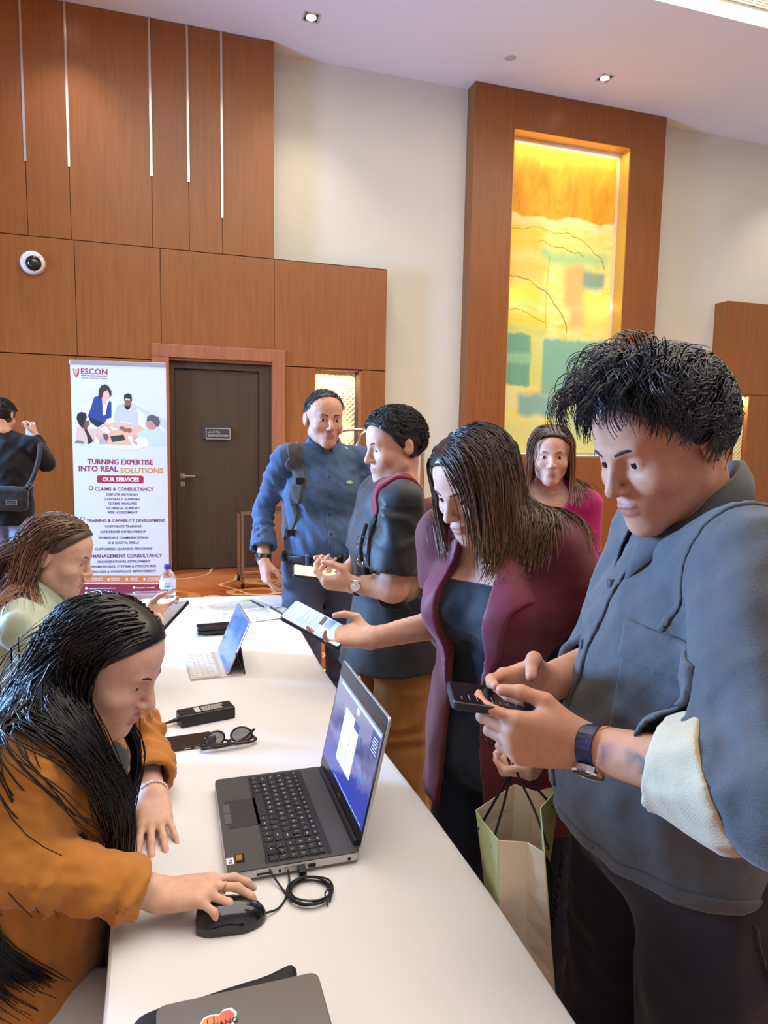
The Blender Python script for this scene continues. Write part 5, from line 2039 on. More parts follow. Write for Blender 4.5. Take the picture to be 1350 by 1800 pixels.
# pale top seen between the lapels and light trousers
tp = wo.field(torso(sk, .985, .985), 0.008, 0.002)
tp.cut((0, 0, 1.02), (.5, 0, 1))
wo.part(tp, 'top', cloth_mat('grey_top', (60, 56, 56)))
tr = wo.field([ECap(sk['waist'], sk['pelvis'], (0, 1, 0), (.142, .105), (.17, .12))] + legs(sk, (.096, .078, .066), False), 0.008, 0.004)
tr.near(folds(12, .006, 18))
tr.cut((0, 0, .09), (0, 0, -1))
wo.part(tr, 'trousers', cloth_mat('light_grey_trousers', (186, 180, 170)))
sh = wo.field([(Cone(A3(sk['a' + q]) + (0, 0, -.035), sk['t' + q], .042, .034), .02) for q in 'lr'], 0.008)
sh.cut((0, 0, .004), (0, 0, -1))
wo.part(sh, 'shoes', mat('shoe_dark', (40, 36, 36), 0.5))
hd.add_eyes(wo.root, IRISD, BROWD)
# long straight black hair
HB = hair_mat('black_hair', (14, 11, 11), (24, 17, 15), 0.30)
cv = collider(wo, [(p[0], p[1]) if isinstance(p, tuple) else p for p in BZRAW], 0.010)
cap = Vol(hd.c - .16, hd.c + .16, .005)
cap.addall(hd.prims(), .01, .006)
X, Y, Z = cap.axes()
q = np.stack(np.broadcast_arrays(X - hd.c[0], Y - hd.c[1], Z - hd.c[2]), -1)
ly, lz, lx = q @ hd.Y, q @ hd.Z, q @ hd.X
cap.keep(np.maximum(ly - 0.028 - np.clip(lz - .03, 0, 1) * 0.85 + np.clip(.025 - lz, 0, .05) * 1.6, -lz - 0.06))
cap.obj('hair_cap', HB, wo.root, relax=2)
ok = lambda u: (u[:, 2] * .72 - u[:, 1] * .66 > -.10) & ~((u[:, 1] > .45) & (u[:, 2] < .60))
R_, N_, u_ = scalp(hd, 3300, ok, 5)
rs = np.random.RandomState(9)
part_ = -0.05
side = np.where(u_[:, 0] > part_, 1.0, -1.0)[:, None]
d0 = N_ * .12 + side * hd.X * .75 - hd.Y * .30
lift = 0.007 + 0.012 * rs.uniform(0, 1, len(R_)) ** 1.5
tgt = np.where(u_[:, 0:1] > part_, np.array([[-.128, 1.205, .7]]), np.array([[-.155, 1.36, .7]]))
backf = (u_[:, 1] < -.35) & (rs.uniform(0, 1, len(R_)) < .35)
tgt[backf] = (-.32, 1.10, .7)
tgt = tgt + rs.normal(size=tgt.shape) * np.array((.02, .02, 0))


def fo(P, t_):
    w = np.exp(-(t_ / 0.11) ** 2)
    d = (tgt - P) * np.array((1, 1, 0)) * np.where(backf, .8, 4.5)[:, None]
    return -hd.Y[None] * 0.75 * w + np.clip(d, -.50, .50) * (1 - w)


strands('hair', HB, wo.root, R_, d0, 16, 0.041, [cv], lift, grav=.62, stiff=.9, noise=.02, width=.0017, seed=3, force=fo, clump=.35, nclump=260, cling=.24, length=rs.uniform(.78, 1.05, len(R_)) * np.where(backf, .72, 1.0))
# loose flyaway strands across the sleeve
k = rs.choice(np.nonzero((u_[:, 0] > .1) & (u_[:, 1] < -.2))[0], 30, replace=False)
strands('loose_hair', HB, wo.root, R_[k], d0[k], 20, 0.039, [cv], lift[k] + .012, grav=.40, noise=.10, width=.0007, seed=8, force=lambda P, t_: np.array((-.02, -.06, 0)) * (t_ > .25), clump=0)
# ring and bracelet
j = hR.joints['middle']
rc = A3(j[0]) * .45 + A3(j[1]) * .55
dd = nrm(A3(j[1]) - A3(j[0]))
u1, v1, _ = frame(dd)
GOLDM = mat('gold', (206, 170, 96), 0.2, 1.0)
MB().tube([Vector(rc) + (u1 * math.cos(a) + v1 * math.sin(a)) * .0092 for a in [2 * math.pi * k / 20 for k in range(20)]], .0013, 6, True).build('ring', GOLDM, wo.root, smooth=True)
mbk = MB()
u1, v1, _ = frame(nrm(A3(sk['wl']) - A3(sk['el'])))
for k in range(26):
    a = 2 * math.pi * k / 26
    mbk.lathe([(0.0005, -.003), (.0026, -.0018), (.003, 0), (.0026, .0018), (.0005, .003)], Vector(sk['wl']) + Vector((-.0, .008, .001)) + (u1 * math.cos(a) + v1 * math.sin(a)) * .0295, u1 * -math.sin(a) + v1 * math.cos(a), 6)
mbk.build('bracelet', mat('pearl', (222, 216, 206), 0.25), wo.root, smooth=True)

# ---------------------------------------------------------------- shared pieces for the standing people


def stand(x, y, f, H, sw=.185, hw=.095, lean=0.0, feet=.10, hunch=0.0, stagger=0.05):
    """skeleton of a standing figure at x,y facing the 2D direction f"""
    f = nrm((f[0], f[1], 0))
    r = np.cross(f, (0, 0, 1.0))
    b = A3((x, y, 0))

    def at(fw, side, z):
        return b + f * fw + r * side + A3((0, 0, z * H))
    sk = dict(front=f, pelvis=at(0, 0, .535), waist=at(lean * .3, 0, .62), chest=at(lean * .65 + .01, 0, .715), nb=at(lean - .015 + hunch * .4, 0, .862))
    for q, s in (('r', 1), ('l', -1)):
        sk['s' + q] = at(lean * .9, s * sw, .805)
        sk['e' + q] = at(lean * .6 - .02, s * (sw + .05), .63)
        sk['w' + q] = at(lean * .6 + .04, s * (sw + .06), .485)
        sk['h' + q] = at(0, s * hw, .515)
        sk['k' + q] = at(.02 + s * stagger * .5, s * (hw + .01), .28)
        sk['a' + q] = at(-.02 + s * stagger, s * (feet + .01), .05)
        sk['t' + q] = at(.14 + s * stagger, s * (feet + .03), .022)
    return sk, f, r, at


def open_end(v, pt, dr, rad):
    """cut a sleeve or leg end off beyond pt, only near it"""
    X, Y, Z = v.axes()
    pl = (X - pt[0]) * dr[0] + (Y - pt[1]) * dr[1] + (Z - pt[2]) * dr[2]
    nr = np.sqrt((X - pt[0]) ** 2 + (Y - pt[1]) ** 2 + (Z - pt[2]) ** 2) - rad
    v.D = np.maximum(v.D, -np.maximum(-pl, nr)).astype(f32)
    return v


def trousers(P, m, vs, r=(.098, .078, .066), top=None, seed=1, fold=.006, name='trousers', bunch=.006):
    sk = P.sk
    prims = torso(sk, 1.0, 1.0) + [(ECap(A3(sk['waist']) * .3 + A3(sk['pelvis']) * .7, A3(sk['pelvis']) + (0, 0, -.02), nrm(A3(sk['hr']) - A3(sk['hl'])), (.152, .115), (.172, .125)), .05)] + legs(sk, r, False)
    v = P.field(prims, vs, 0.005)
    v.near(folds(seed, fold, 15, (1, 1, .5)))
    for q in 'lr':
        v.near(rings(sk['k' + q], sk['a' + q], bunch, .07, seed + 3))
        v.near(rings(sk['h' + q], sk['k' + q], bunch * .6, .09, seed + 5))
    if top is not None:
        v.cut((0, 0, top), (0, 0, 1))
    v.cut((0, 0, .035), (0, 0, -1))
    P.part(v, name, m)
    return v


def shoes(P, m, vs=.008):
    sk = P.sk
    v = P.field([(Cone(A3(sk['a' + q]) + (0, 0, -.045), sk['t' + q], .046, .036), .02) for q in 'lr'], vs)
    v.cut((0, 0, .004), (0, 0, -1))
    P.part(v, 'shoes', m)


def phone_thing(label, c, L, n, case, scr, l=.160, w=.076, th=.0095, group='smartphones', rows=None):
    """a phone with centre c, long axis L (towards its top) and screen normal n"""
    L = nrm(L)
    n = A3(n)
    n = nrm(n - L * (n @ L))
    W = np.cross(L, n)
    o = empty('smartphone', tuple(c), label, 'phone', group)
    MB().rbox(w, l, 0.0, .010, c, W, L, t0=-th).build('case', case, o, bevel=.0018)
    s = MB().rbox(w - .006, l - .006, .0004, .007, c, W, L, t0=0.0).build('screen', scr, o)
    if rows:
        for nm, m, boxes in rows:
            b = MB()
            for u0, u1, v0, v1 in boxes:
                p = A3(c) + W * (w - .008) * ((u0 + u1) / 2 - .5) + L * (l - .008) * ((v0 + v1) / 2 - .5)
                b.rbox((w - .008) * (u1 - u0), (l - .008) * (v1 - v0), .0005, .0008, p, W, L, t0=.0003)
            b.build(nm, m, s)
    MB().rbox(.0016, .022, .0025, .0008, A3(c) + W * (w / 2) + L * .02 - n * th * .5, n, L).build('side_button', BLACKP, o)
    return o


def short_hair(P, H, m, n=1500, ok=None, length=.035, seed=1, sweep=(0, 0, 0), cap_t=.008, front=.03, lift=.006, width=.0010, low=-.055, curl=0.0, nst=7, grav=.15):
    cap = Vol(H.c - .17 * H.s, H.c + .17 * H.s, .004)
    cap.addall(H.prims(), .01, cap_t)
    X, Y, Z = cap.axes()
    q = np.stack(np.broadcast_arrays(X - H.c[0], Y - H.c[1], Z - H.c[2]), -1) / H.s
    ly, lz = q @ H.Y, q @ H.Z
    # hairline: above the forehead, round behind the ear, down to the nape
    cap.keep(np.maximum(ly - front - np.clip(lz - .035, 0, 1) * 0.9, -(lz - low) + np.clip(ly + .03, 0, 1) * 1.2))
    cap.near(folds(seed + 40, .004, 60, (1, 1, 1), False), .02)
    cap.obj('hair_cap', m, P.root, relax=1)
    okf = ok or (lambda u: (u[:, 1] < .35 + .6 * np.clip(u[:, 2], 0, 1)) & (u[:, 2] > -.62 + 1.0 * np.clip(u[:, 1] + .25, 0, 1)) & ~((np.abs(u[:, 0]) > .75) & (u[:, 2] < .12) & (u[:, 1] > -.38)))
    R_, N_, u_ = scalp(H, n, okf, seed)
    R_ = R_ + N_ * cap_t * .8 * H.s
    rs = np.random.RandomState(seed)
    d0 = N_ * .55 + (H.X * sweep[0] + H.Y * sweep[1] + H.Z * sweep[2])[None] + rs.normal(size=R_.shape) * .12
    head = Vol(H.c - .17 * H.s, H.c + .17 * H.s, .006)
    head.addall(H.prims(), .01)
    L = rs.uniform(.7, 1.15, len(R_))
    fc = None
    if curl:
        ph = rs.uniform(0, 6.28, (len(R_), 1))
        fc = lambda p, t_: curl * (H.X * np.sin(7 * t_ + ph) + H.Z * np.cos(7 * t_ + ph))
    strands('hair', m, P.root, R_, d0, nst, length / nst, [head], np.full(len(R_), cap_t + lift) * H.s, grav=grav, stiff=1.0, noise=.08, width=width, seed=seed, clump=.45, nclump=max(20, n // 12), length=L, cling=.9, force=fc)


SKIN_B = skin_mat('skin_tan', (198, 148, 120), (168, 104, 88))
SKIN_C = skin_mat('skin_fair', (212, 164, 138), (186, 116, 104))
HAIR_K = hair_mat('dark_short_hair', (18, 15, 14), (32, 26, 24), .4)
BLACKSHOE = mat('black_shoe', (28, 26, 26), 0.4)
RELAX = {'index': (3, 22, 30, 18), 'middle': (0, 28, 34, 20), 'ring': (-4, 34, 38, 22), 'pinky': (-9, 38, 40, 22)}
GRIP = {'index': (4, 38, 50, 26), 'middle': (0, 46, 56, 28), 'ring': (-5, 50, 58, 30), 'pinky': (-10, 52, 58, 30)}

# ---------------------------------------------------------------- man in the blue shirt beyond the far corner of the table
sk, f, r, at = stand(.692, 3.14, (.02, -1), 1.79, sw=.190)
sk.update(nb=(.692, 3.15, 1.478), er=(0.427, 3.240, 1.195), wr=(.405, 3.09, .975), el=(.945, 3.08, 1.15), wl=(.88, 2.90, .99), girth=(1.03, 1.06, 1.0), belly=1)
hd = Head((.683, 3.10, 1.622), (.10, -1, -.10), (0, 0, 1), 1.07)
hr = Hand((.405, 3.09, .975), (.10, -.25, -.95), (.9, .25, .1), 'R', {'index': (2, 26, 34, 18), 'middle': (0, 36, 40, 20), 'ring': (-4, 42, 44, 22), 'pinky': (-8, 46, 44, 22)}, ((.75, .5, .5), (.9, .1, .45), (.9, -.1, .4)), 1.0)
mb_ = Person('man in a blue button shirt and jeans standing at the far table corner', (.692, 3.14, 0), sk, hd, (hr,), SKIN_B, vs=.014, hvs=.0045, fvs=.0055)
BLUE = cloth_mat('blue_shirting', (66, 88, 118), .8, 420, .2, .06)
tor_ = torso(sk, 1.13, 1.15)
sl_ = [(Cone(sk['sr'], sk['er'], .060, .056), .03), (Cone(sk['er'], (.410, 3.10, 1.01), .056, .046), .02), (Cone(sk['sl'], sk['el'], .060, .056), .03), (Cone(sk['el'], sk['wl'], .056, .046), .02)]
sv = mb_.field(tor_ + sl_, .009, .002)
sv.near(folds(21, .012, 15, (1, 1, .7)))
sv.near(folds(22, .005, 38, (1, 1, .8)))
sv.near(rings(sk['er'], sk['wr'], .007, .045, 5))
sv.near(rings(sk['sr'], sk['er'], .006, .06, 6))
sv.near(rings(sk['sl'], sk['el'], .006, .06, 7))
shirt_raw = sv
dr = nrm(A3(sk['wr']) - A3(sk['er']))
open_end(sv, A3(sk['er']) + dr * .185, dr, .09)
sv.cut((0, 0, .945), (0, 0, -1))
sv.sub(Cone(A3(sk['nb']) + f * .02 + (0, 0, .01), hd.p(0, 0, -.10), .062, .06), .01)
mb_.part(sv, 'shirt', BLUE)
# rolled cuff
cf = mb_.field([Cone(A3(sk['er']) + dr * .135, A3(sk['er']) + dr * .20, .058, .064)], .005)
cf.near(folds(23, .005, 40))
cf.sub(Cone(A3(sk['er']) + dr * .10, A3(sk['er']) + dr * .30, .048, .052), .002)
cf.cut(A3(sk['er']) + dr * .205, dr)
mb_.part(cf, 'rolled_cuff', BLUE)
# collar, placket, buttons, emblem
shirt_collar(mb_, A3(sk['nb']) + f * .018 + A3((0, 0, .012)), f, .066, BLUE)
zt, zb = sk['nb'][2] - .06, .99
mb_.part(patch(sv, [(-.018, 0), (.018, 0), (.018, zt - zb), (-.018, zt - zb)], (sk['nb'][0] - .0, 3.0, zb), (1, 0, 0), (0, 0, 1), .12, .0, .0025, .003), 'placket', BLUE)
bb = MB()
for z in (1.36, 1.275, 1.19, 1.105):
    yy = 2.9
    while shirt_raw.sample(np.array([[sk['nb'][0], yy, z]]))[0] > .004 and yy < 3.1:
        yy += .002
    MB().lathe([(.0055, 0), (.0055, .0025)], (sk['nb'][0], yy, z), (0, -1, 0), 12).build('button', mat('button_navy', (40, 52, 84), .3), mb_.root)
em = patch(sv, [(-.022, -.004), (-.012, -.008), (.006, -.009), (.022, -.004), (.02, .0), (.008, .002), (.012, .007), (.002, .009), (-.006, .005), (-.012, .009), (-.02, .004)], (.79, 3.0, 1.335), (1, 0, 0), (0, 0, 1), .12, .001, .002, .002)
mb_.part(em, 'emblem', mat('emblem_green', (150, 176, 120), .6))
JEANS = cloth_mat('blue_jeans', (66, 74, 94), .85, 500, .3, .22, twill=True, vscale=7)
tv = trousers(mb_, JEANS, .010, (.102, .082, .070), 1.005, 31, name='jeans')
shoes(mb_, BLACKSHOE)
BELT = mat('belt_black', (24, 22, 22), .4)
bl = tv.like((.40, 2.90, .955), (1.0, 3.4, 1.03), .005)
X, Y, Z = bl.axes()
bl.D = np.maximum(np.maximum(bl.D - .012, -(bl.D + .002)), np.abs(Z - .985) - .019).astype(f32)
mb_.part(bl, 'belt', BELT)
by = 2.8
while tv.sample(np.array([[.66, by, .985]]))[0] > .012 and by < 3.2:
    by += .002
MB().tube([(.63, by - .004, .963), (.69, by - .004, .963), (.69, by - .004, 1.007), (.63, by - .004, 1.007)], .0035, 6, True).build('buckle', CHROME, mb_.root)
for x in (.585, .755):
    MB().box((x - .006, by - .003, .955), (x + .006, by + .02, 1.012)).build('belt_loop', JEANS, mb_.root)
short_hair(mb_, hd, hair_mat('grey_black_hair', (34, 34, 38), (70, 70, 78), .45), 1300, length=.02, seed=3, sweep=(0, -.3, .2), cap_t=.004, front=.0, width=.0011, low=-.02)
hd.add_eyes(mb_.root, IRISD, BROWD)
watch(mb_.root, A3(sk['wr']) - dr * .012, dr, (-1, -.5, 0), .031, .018, BLACKP, STEEL, mat('dial_dark', (30, 32, 36), .2), .009)
# backpack worn by him
bp = empty('backpack', (.70, 3.3, 1.2), 'dark grey backpack worn by the man in the blue shirt', 'backpack')
GREYB = cloth_mat('backpack_grey', (70, 68, 66), .8, 300, .3)
v = Vol((.45, 3.15, .90), (.95, 3.55, 1.60), .009)
v.add(RBox((.70, 3.365, 1.22), (.165, .075, .24), .06), .02)
v.add(RBox((.70, 3.43, 1.14), (.13, .04, .12), .035), .02)
v.near(folds(3, .004, 25))
v.sub(Cone((.7, 3.14, .9), (.7, 3.14, 1.6), .145), .01)
v.obj('pack', GREYB, bp, relax=1)
pth = [(.555, 3.30, 1.43), (.545, 3.22, 1.495), (.545, 3.13, 1.50), (.545, 3.05, 1.44), (.535, 3.02, 1.36), (.52, 3.02, 1.26), (.515, 3.04, 1.18), (.52, 3.10, 1.09), (.55, 3.22, 1.03)]
pth = project(sv, pth)
stp = strip_on(sv, pth[:26], .034, -.004, .014, .005)
stp.obj('shoulder_strap', GREYB, bp, relax=1)
stp = strip_on(sv, pth[20:], .016, -.004, .010, .004)
stp.obj('strap_webbing', GREYB, bp, relax=1)
for p in (pth[20], pth[34]):
    yy = p[1] - .09
    while sv.sample(np.array([[p[0], yy, p[2]]]))[0] > .008 and yy < 3.2:
        yy += .002
    MB().rbox(.042, .030, .010, .005, (p[0], yy - .004, p[2]), (1, 0, 0), (0, 0, 1), t0=-.004).build('buckle', BLACKP, bp, bevel=.002)

# ---------------------------------------------------------------- man in the black T-shirt, side on
sk, f, r, at = stand(.705, 2.085, (-1, -.06), 1.67, sw=.185, lean=.0)
sk.update(sl=(.672, 1.935, 1.345), sr=(.70, 2.285, 1.345), el=(.640, 1.925, 1.088), wl=(.535, 1.985, 1.088), er=(.66, 2.33, 1.10), wr=(.555, 2.15, 1.095), nb=(.715, 2.10, 1.405), girth=(1.04, 1.06, 1.02),
          kl=(.70, 1.99, .47), al=(.74, 1.97, .08), tl=(.57, 1.95, .035), kr=(.755, 2.16, .47), ar=(.86, 2.16, .08), tr=(.69, 2.17, .035))
hd = Head((.690, 2.085, 1.513), (-1, -.12, -.20), (0, 0, 1), .95)
hl = Hand((.535, 1.985, 1.088), (-.93, .30, .05), (.1, .55, .8), 'L', GRIP, ((.60, .62, .55), (.85, .20, .30), (.9, .05, .1)), .96)
hr = Hand((.555, 2.15, 1.095), (-.80, -.55, -.02), (.0, -.35, .9), 'R', GRIP, ((.60, .62, .45), (.85, .30, .30), (.9, .15, .1)), .96)
mt = Person('man in a black T-shirt and khaki trousers holding a pale lit phone', (.705, 2.085, 0), sk, hd, (hl, hr), SKIN_C, vs=.013, hvs=.0038, fvs=.005, arm=(.048, .044, .028))
BLK = cloth_mat('black_jersey', (21, 22, 24), .55, 500, .15, .06, spec=.35)
tor_ = torso(sk, 1.10, 1.13)
hem = [(ECap(A3(sk['waist']), (.705, 2.085, .80), nrm(A3(sk['sr']) - A3(sk['sl'])), (.155, .115), (.218, .190)), .06)]
sl_ = [(Cone(sk['sl'], A3(sk['sl']) * .1 + A3(sk['el']) * .9, .066, .078), .03), (Cone(sk['sr'], A3(sk['sr']) * .1 + A3(sk['er']) * .9, .066, .078), .03)]
TEERAW = tor_ + hem + sl_
sv = mt.field(TEERAW, .0075, .003)
sv.near(folds(41, .009, 13, (1, 1, .45)))
sv.near(rings(sk['sl'], sk['el'], .005, .07, 8))
sv.shell(.01)
for q in 'lr':
    dr = nrm(A3(sk['e' + q]) - A3(sk['s' + q]))
    open_end(sv, A3(sk['s' + q]) + dr * .215, dr, .10)
sv.cut((.7, 2.08, .815), (.06, 0, -1))
sv.sub(Cone(A3(sk['nb']) + (0, 0, .005), hd.p(0, -.02, -.10), .066, .06), .008)
mt.part(sv, 'tee_shirt', BLK)
KHAKI = cloth_mat('khaki_chino', (138, 92, 38), .8, 520, .3, .10, vscale=9)
tv = trousers(mt, KHAKI, .009, (.100, .088, .072), .85, 51, .008, bunch=.009)
shoes(mt, BLACKSHOE)
short_hair(mt, hd, HAIR_K, 1900, length=.05, seed=5, sweep=(0, -.5, .35), cap_t=.012, front=.035, lift=.006, width=.0012, low=-.05)
hd.add_eyes(mt.root, IRISD, BROWD)
dr = nrm(A3(sk['wl']) - A3(sk['el']))
watch(mt.root, A3(sk['wl']) - dr * .012, dr, (-.15, -1, .1), .030, .0185, BLACKP, CHROME, mat('dial_white', (222, 220, 214), .3), .009)
pt_ = A3(hl.w) + hl.f * .085 + hl.n * .030
phone_thing('pale lit phone held low by the man in the black T-shirt', pt_ + A3((-.02, .03, 0)), (-.80, .10, .12), (-.10, -.25, 1), mat('case_dark', (40, 38, 38), .4), mat('phone_cream_screen', (238, 222, 170), .2, emit=.7))
# dark red backpack on his back, with its straps
bp = empty('backpack', (.92, 2.08, 1.1), 'dark red and black backpack worn by the man in the black T-shirt', 'backpack')
RED = cloth_mat('backpack_red', (122, 30, 40), .75, 320, .3, .1)
BKF = cloth_mat('backpack_black', (28, 27, 29), .8, 320, .3, .1)
v = Vol((.74, 1.82, .74), (1.12, 2.34, 1.50), .008)
v.add(RBox((.885, 2.08, 1.10), (.075, .155, .245), .06), .02)
v.near(folds(4, .005, 22))
v.obj('pack', RED, bp, relax=1)
v2 = Vol((.74, 1.82, .74), (1.16, 2.34, 1.30), .008)
v2.add(RBox((.935, 2.08, 1.00), (.05, .125, .125), .04), .02)
v2.near(folds(5, .004, 25))
v2.obj('front_pocket', RED, bp, relax=1)
v3 = Vol((.72, 1.82, .74), (.90, 2.34, 1.45), .008)
v3.add(RBox((.805, 2.08, 1.05), (.045, .165, .225), .04), .02)
v3.near(folds(6, .004, 25))
v3.sub(ECap((.705, 2.085, 1.6), (.705, 2.085, .7), (0, 1, 0), (.19, .128), (.19, .15)), .01)
v3.obj('back_panel', BKF, bp, relax=1)
MB().tube(smooth_path([(.86, 1.923, 1.33), (.872, 1.918, 1.2), (.876, 1.918, 1.05), (.872, 1.92, .95)], 5), .009, 6).build('zip_trim', mat('orange_trim', (226, 74, 28), .5), bp, smooth=True)
lg = lettering('pack_word', 'PUMA', .022, mat('print_grey', (90, 88, 90), .6), bp, (.80, 1.905, 1.14), (1, 0, 0), (0, 0, 1), extrude=.0006, bold=.03)
cb = MB()
for k in range(5):
    cb.tube(smooth_path([(.82 + .01 * k, 1.912, 1.02 + .02 * k), (.85, 1.90, 1.0 + .015 * k), (.88 - .006 * k, 1.908, 1.03 - .02 * k)], 4), .0025, 5)
cb.build('side_cord', BLACKP, bp, smooth=True)
pth = [(.80, 1.985, 1.385), (.755, 1.975, 1.425), (.70, 1.975, 1.43), (.64, 1.98, 1.40), (.595, 1.99, 1.33), (.575, 1.98, 1.25), (.58, 1.95, 1.17), (.64, 1.92, 1.06), (.74, 1.91, .98)]
pth = project(sv, pth)
strip_on(sv, pth[:21], .032, -.004, .014, .005).obj('shoulder_strap', RED, bp, relax=1)
strip_on(sv, pth[20:], .013, -.004, .012, .004).obj('strap_webbing', BKF, bp, relax=1)
wb = MB()
wb.tube(smooth_path([(.572, 1.985, 1.275), (.556, 1.97, 1.235), (.549, 1.965, 1.20), (.553, 1.965, 1.165)], 4), .0075, 6)
wb.build('loose_strap', BKF, bp, smooth=True)
MB().tube([(.538, 1.962, 1.243), (.565, 1.962, 1.236), (.560, 1.962, 1.212), (.533, 1.962, 1.219)], .003, 6, True).build('buckle', CHROME, bp)
MB().tube(smooth_path([(.549, 1.962, 1.185), (.538, 1.96, 1.165), (.552, 1.96, 1.15), (.560, 1.962, 1.17)], 4), .0025, 6).build('clip_hook', CHROME, bp, smooth=True)

# ---------------------------------------------------------------- woman in the maroon blazer reaching a phone over the table
f = nrm((-.86, -.50, 0))
r = np.cross(f, (0, 0, 1.0))
C_ = A3((.735, 1.36, 0))


def atm(fw, side, z):
    return C_ + f * fw + r * side + A3((0, 0, z))


sk, _, _, _ = stand(.745, 1.36, f, 1.62)
sk.update(front=f, pelvis=atm(0, 0, .87), waist=atm(.01, 0, 1.02), chest=atm(.035, 0, 1.175), nb=atm(.055, 0, 1.36), sr=atm(.045, .165, 1.305), sl=atm(.03, -.130, 1.31),
          er=(.650, 1.525, 1.085), wr=(.452, 1.512, 1.062), el=atm(-.06, -.215, 1.075), wl=(.672, 1.075, .985), girth=(.95, .93, .98), bust=.7)
hd = Head((.632, 1.345, 1.442), (-.86, -.32, -.48), (-.40, -.18, .9), .97, True)
hr = Hand((.452, 1.512, 1.062), (-.88, .36, .05), (-.22, -.30, .92), 'R', {'index': (8, 4, 10, 10), 'middle': (0, 6, 14, 14), 'ring': (-8, 8, 24, 24), 'pinky': (-16, 14, 50, 40)}, ((.66, .60, .48), (.95, .0, .18), (.92, -.32, -.02)), .90, .94)
hl = Hand((.672, 1.075, .985), (-.72, -.36, -.62), (-.35, .55, .15), 'L', {'index': (4, 48, 60, 30), 'middle': (0, 60, 64, 30), 'ring': (-4, 66, 66, 30), 'pinky': (-8, 68, 66, 30)}, ((.70, .55, .45), (.85, .1, .5), (.8, -.2, .5)), .90, .94)
mw = Person('woman in a maroon blazer holding her phone out over the table', (.745, 1.36, 0), sk, hd, (hr, hl), SKIN_C, neck_r=.045, arm=(.042, .038, .0255), vs=.012, hvs=.0030, fvs=.0042, eyes=.003)
MAROON = cloth_mat('maroon_crepe', (98, 30, 38), .7, 620, .2, .08)
TOPK = cloth_mat('black_rib_top', (22, 24, 30), .7, 300, .2, .05)
# black top with a straight neckline
v = mw.field(torso(sk, 1.0, 1.02), .008, .003)
v.near(folds(60, .003, 30))
v.cut(atm(.14, 0, 1.235), (f[0] * -.15, f[1] * -.15, 1))
v.cut((0, 0, .90), (0, 0, -1))
mw.part(v, 'black_top', TOPK)
tv = trousers(mw, cloth_mat('dark_jeans', (34, 40, 56), .85, 500, .3, .15, twill=True), .008, (.092, .072, .062), .985, 61, .005, name='jeans')
bl = tv.like(C_ + (-.25, -.25, .93), C_ + (.25, .25, 1.0), .006)
X, Y, Z = bl.axes()
bl.D = np.maximum(np.maximum(bl.D - .012, -(bl.D + .002)), np.abs(Z - .962) - .016).astype(f32)
mw.part(bl, 'belt', mat('belt_black', (24, 22, 22), .4))
shoes(mw, BLACKSHOE)
# blazer
tor_ = torso(sk, 1.07, 1.20)
skt = [(ECap(atm(.01, 0, 1.0), atm(.0, 0, .70), r, (.170, .135), (.205, .170)), .06)]
sl_ = [(Cone(sk['sr'], sk['er'], .062, .055), .03), (Cone(sk['er'], A3(sk['er']) + (A3(sk['wr']) - sk['er']) * .22, .052, .050), .02),
       (Cone(sk['sl'], sk['el'], .058, .058), .03), (Cone(sk['el'], A3(sk['el']) + (A3(sk['wl']) - sk['el']) * .38, .058, .052), .02)]
MWRAW = tor_ + skt + sl_
bz = mw.field(MWRAW, .0062, .006)
bz.near(folds(62, .007, 13, (1, 1, .35)))
bz.near(rings(sk['sl'], sk['el'], .007, .055, 12, (.9, .6)))
bz.near(rings(sk['el'], A3(sk['el']) + (A3(sk['wl']) - sk['el']) * .5, .009, .04, 13))
bz.near(rings(sk['er'], sk['wr'], .009, .04, 14))
solid = bz.copy()
bz.shell(.010)
for q, k in (('r', .20), ('l', .36)):
    dr = nrm(A3(sk['w' + q]) - A3(sk['e' + q]))
    open_end(bz, A3(sk['e' + q]) + (A3(sk['w' + q]) - A3(sk['e' + q])) * k, dr, .10)
bz.cut((0, 0, .715), (0, 0, -1))
# open front: a wedge between the two edges, wider at the chest, plus the neck hole
X, Y, Z = bz.axes()
s_ = (X - C_[0]) * r[0] + (Y - C_[1]) * r[1]
w_ = (X - C_[0]) * f[0] + (Y - C_[1]) * f[1]
edgeR = np.interp(Z.ravel(), [.74, .98, 1.22, 1.36], [.075, .050, .060, .050]).reshape(Z.shape)
edgeL = np.interp(Z.ravel(), [.74, .98, 1.22, 1.36], [-.055, -.022, -.060, -.045]).reshape(Z.shape)
bz.keep(np.where(w_ > 0, np.minimum(edgeR - s_, s_ - edgeL), -.2) + 0 * Z)
bz.sub(Cone(A3(sk['nb']) + f * .03 + (0, 0, -.005), hd.p(0, 0, -.10), .060, .06), .01)
mw.part(bz, 'blazer', MAROON)
# lapels: collar flaps lying on the fronts
LAP = cloth_mat('lapel_maroon_lit', (112, 42, 56), .55, 620, .2, .08)  # blazer maroon made lighter and pinker: light on the lapels put into the colour
for name, poly in (('lapel', [(-.028, 1.00), (-.060, 1.20), (-.052, 1.34), (-.088, 1.30), (-.135, 1.215), (-.112, 1.195), (-.095, 1.14)]),
                   ('lapel', [(.056, 1.00), (.064, 1.20), (.052, 1.34), (.092, 1.30), (.132, 1.215), (.114, 1.195), (.108, 1.14)])):
    mw.part(patch(solid, [(a, b - 1.0) for a, b in poly], C_ + f * .16 + (0, 0, 1.0), r, (0, 0, 1), .17, .001, .006, .004), name, LAP)
col_ = patch(solid, [(-.052, 1.335), (-.085, 1.30), (-.125, 1.335), (-.10, 1.42), (.10, 1.42), (.125, 1.335), (.085, 1.30), (.058, 1.335), (.05, 1.36), (-.05, 1.36)], C_ - f * .02, r, (0, 0, 1), .16, .002, .006, .004)
mw.part(col_, 'collar', MAROON)
wf = .25
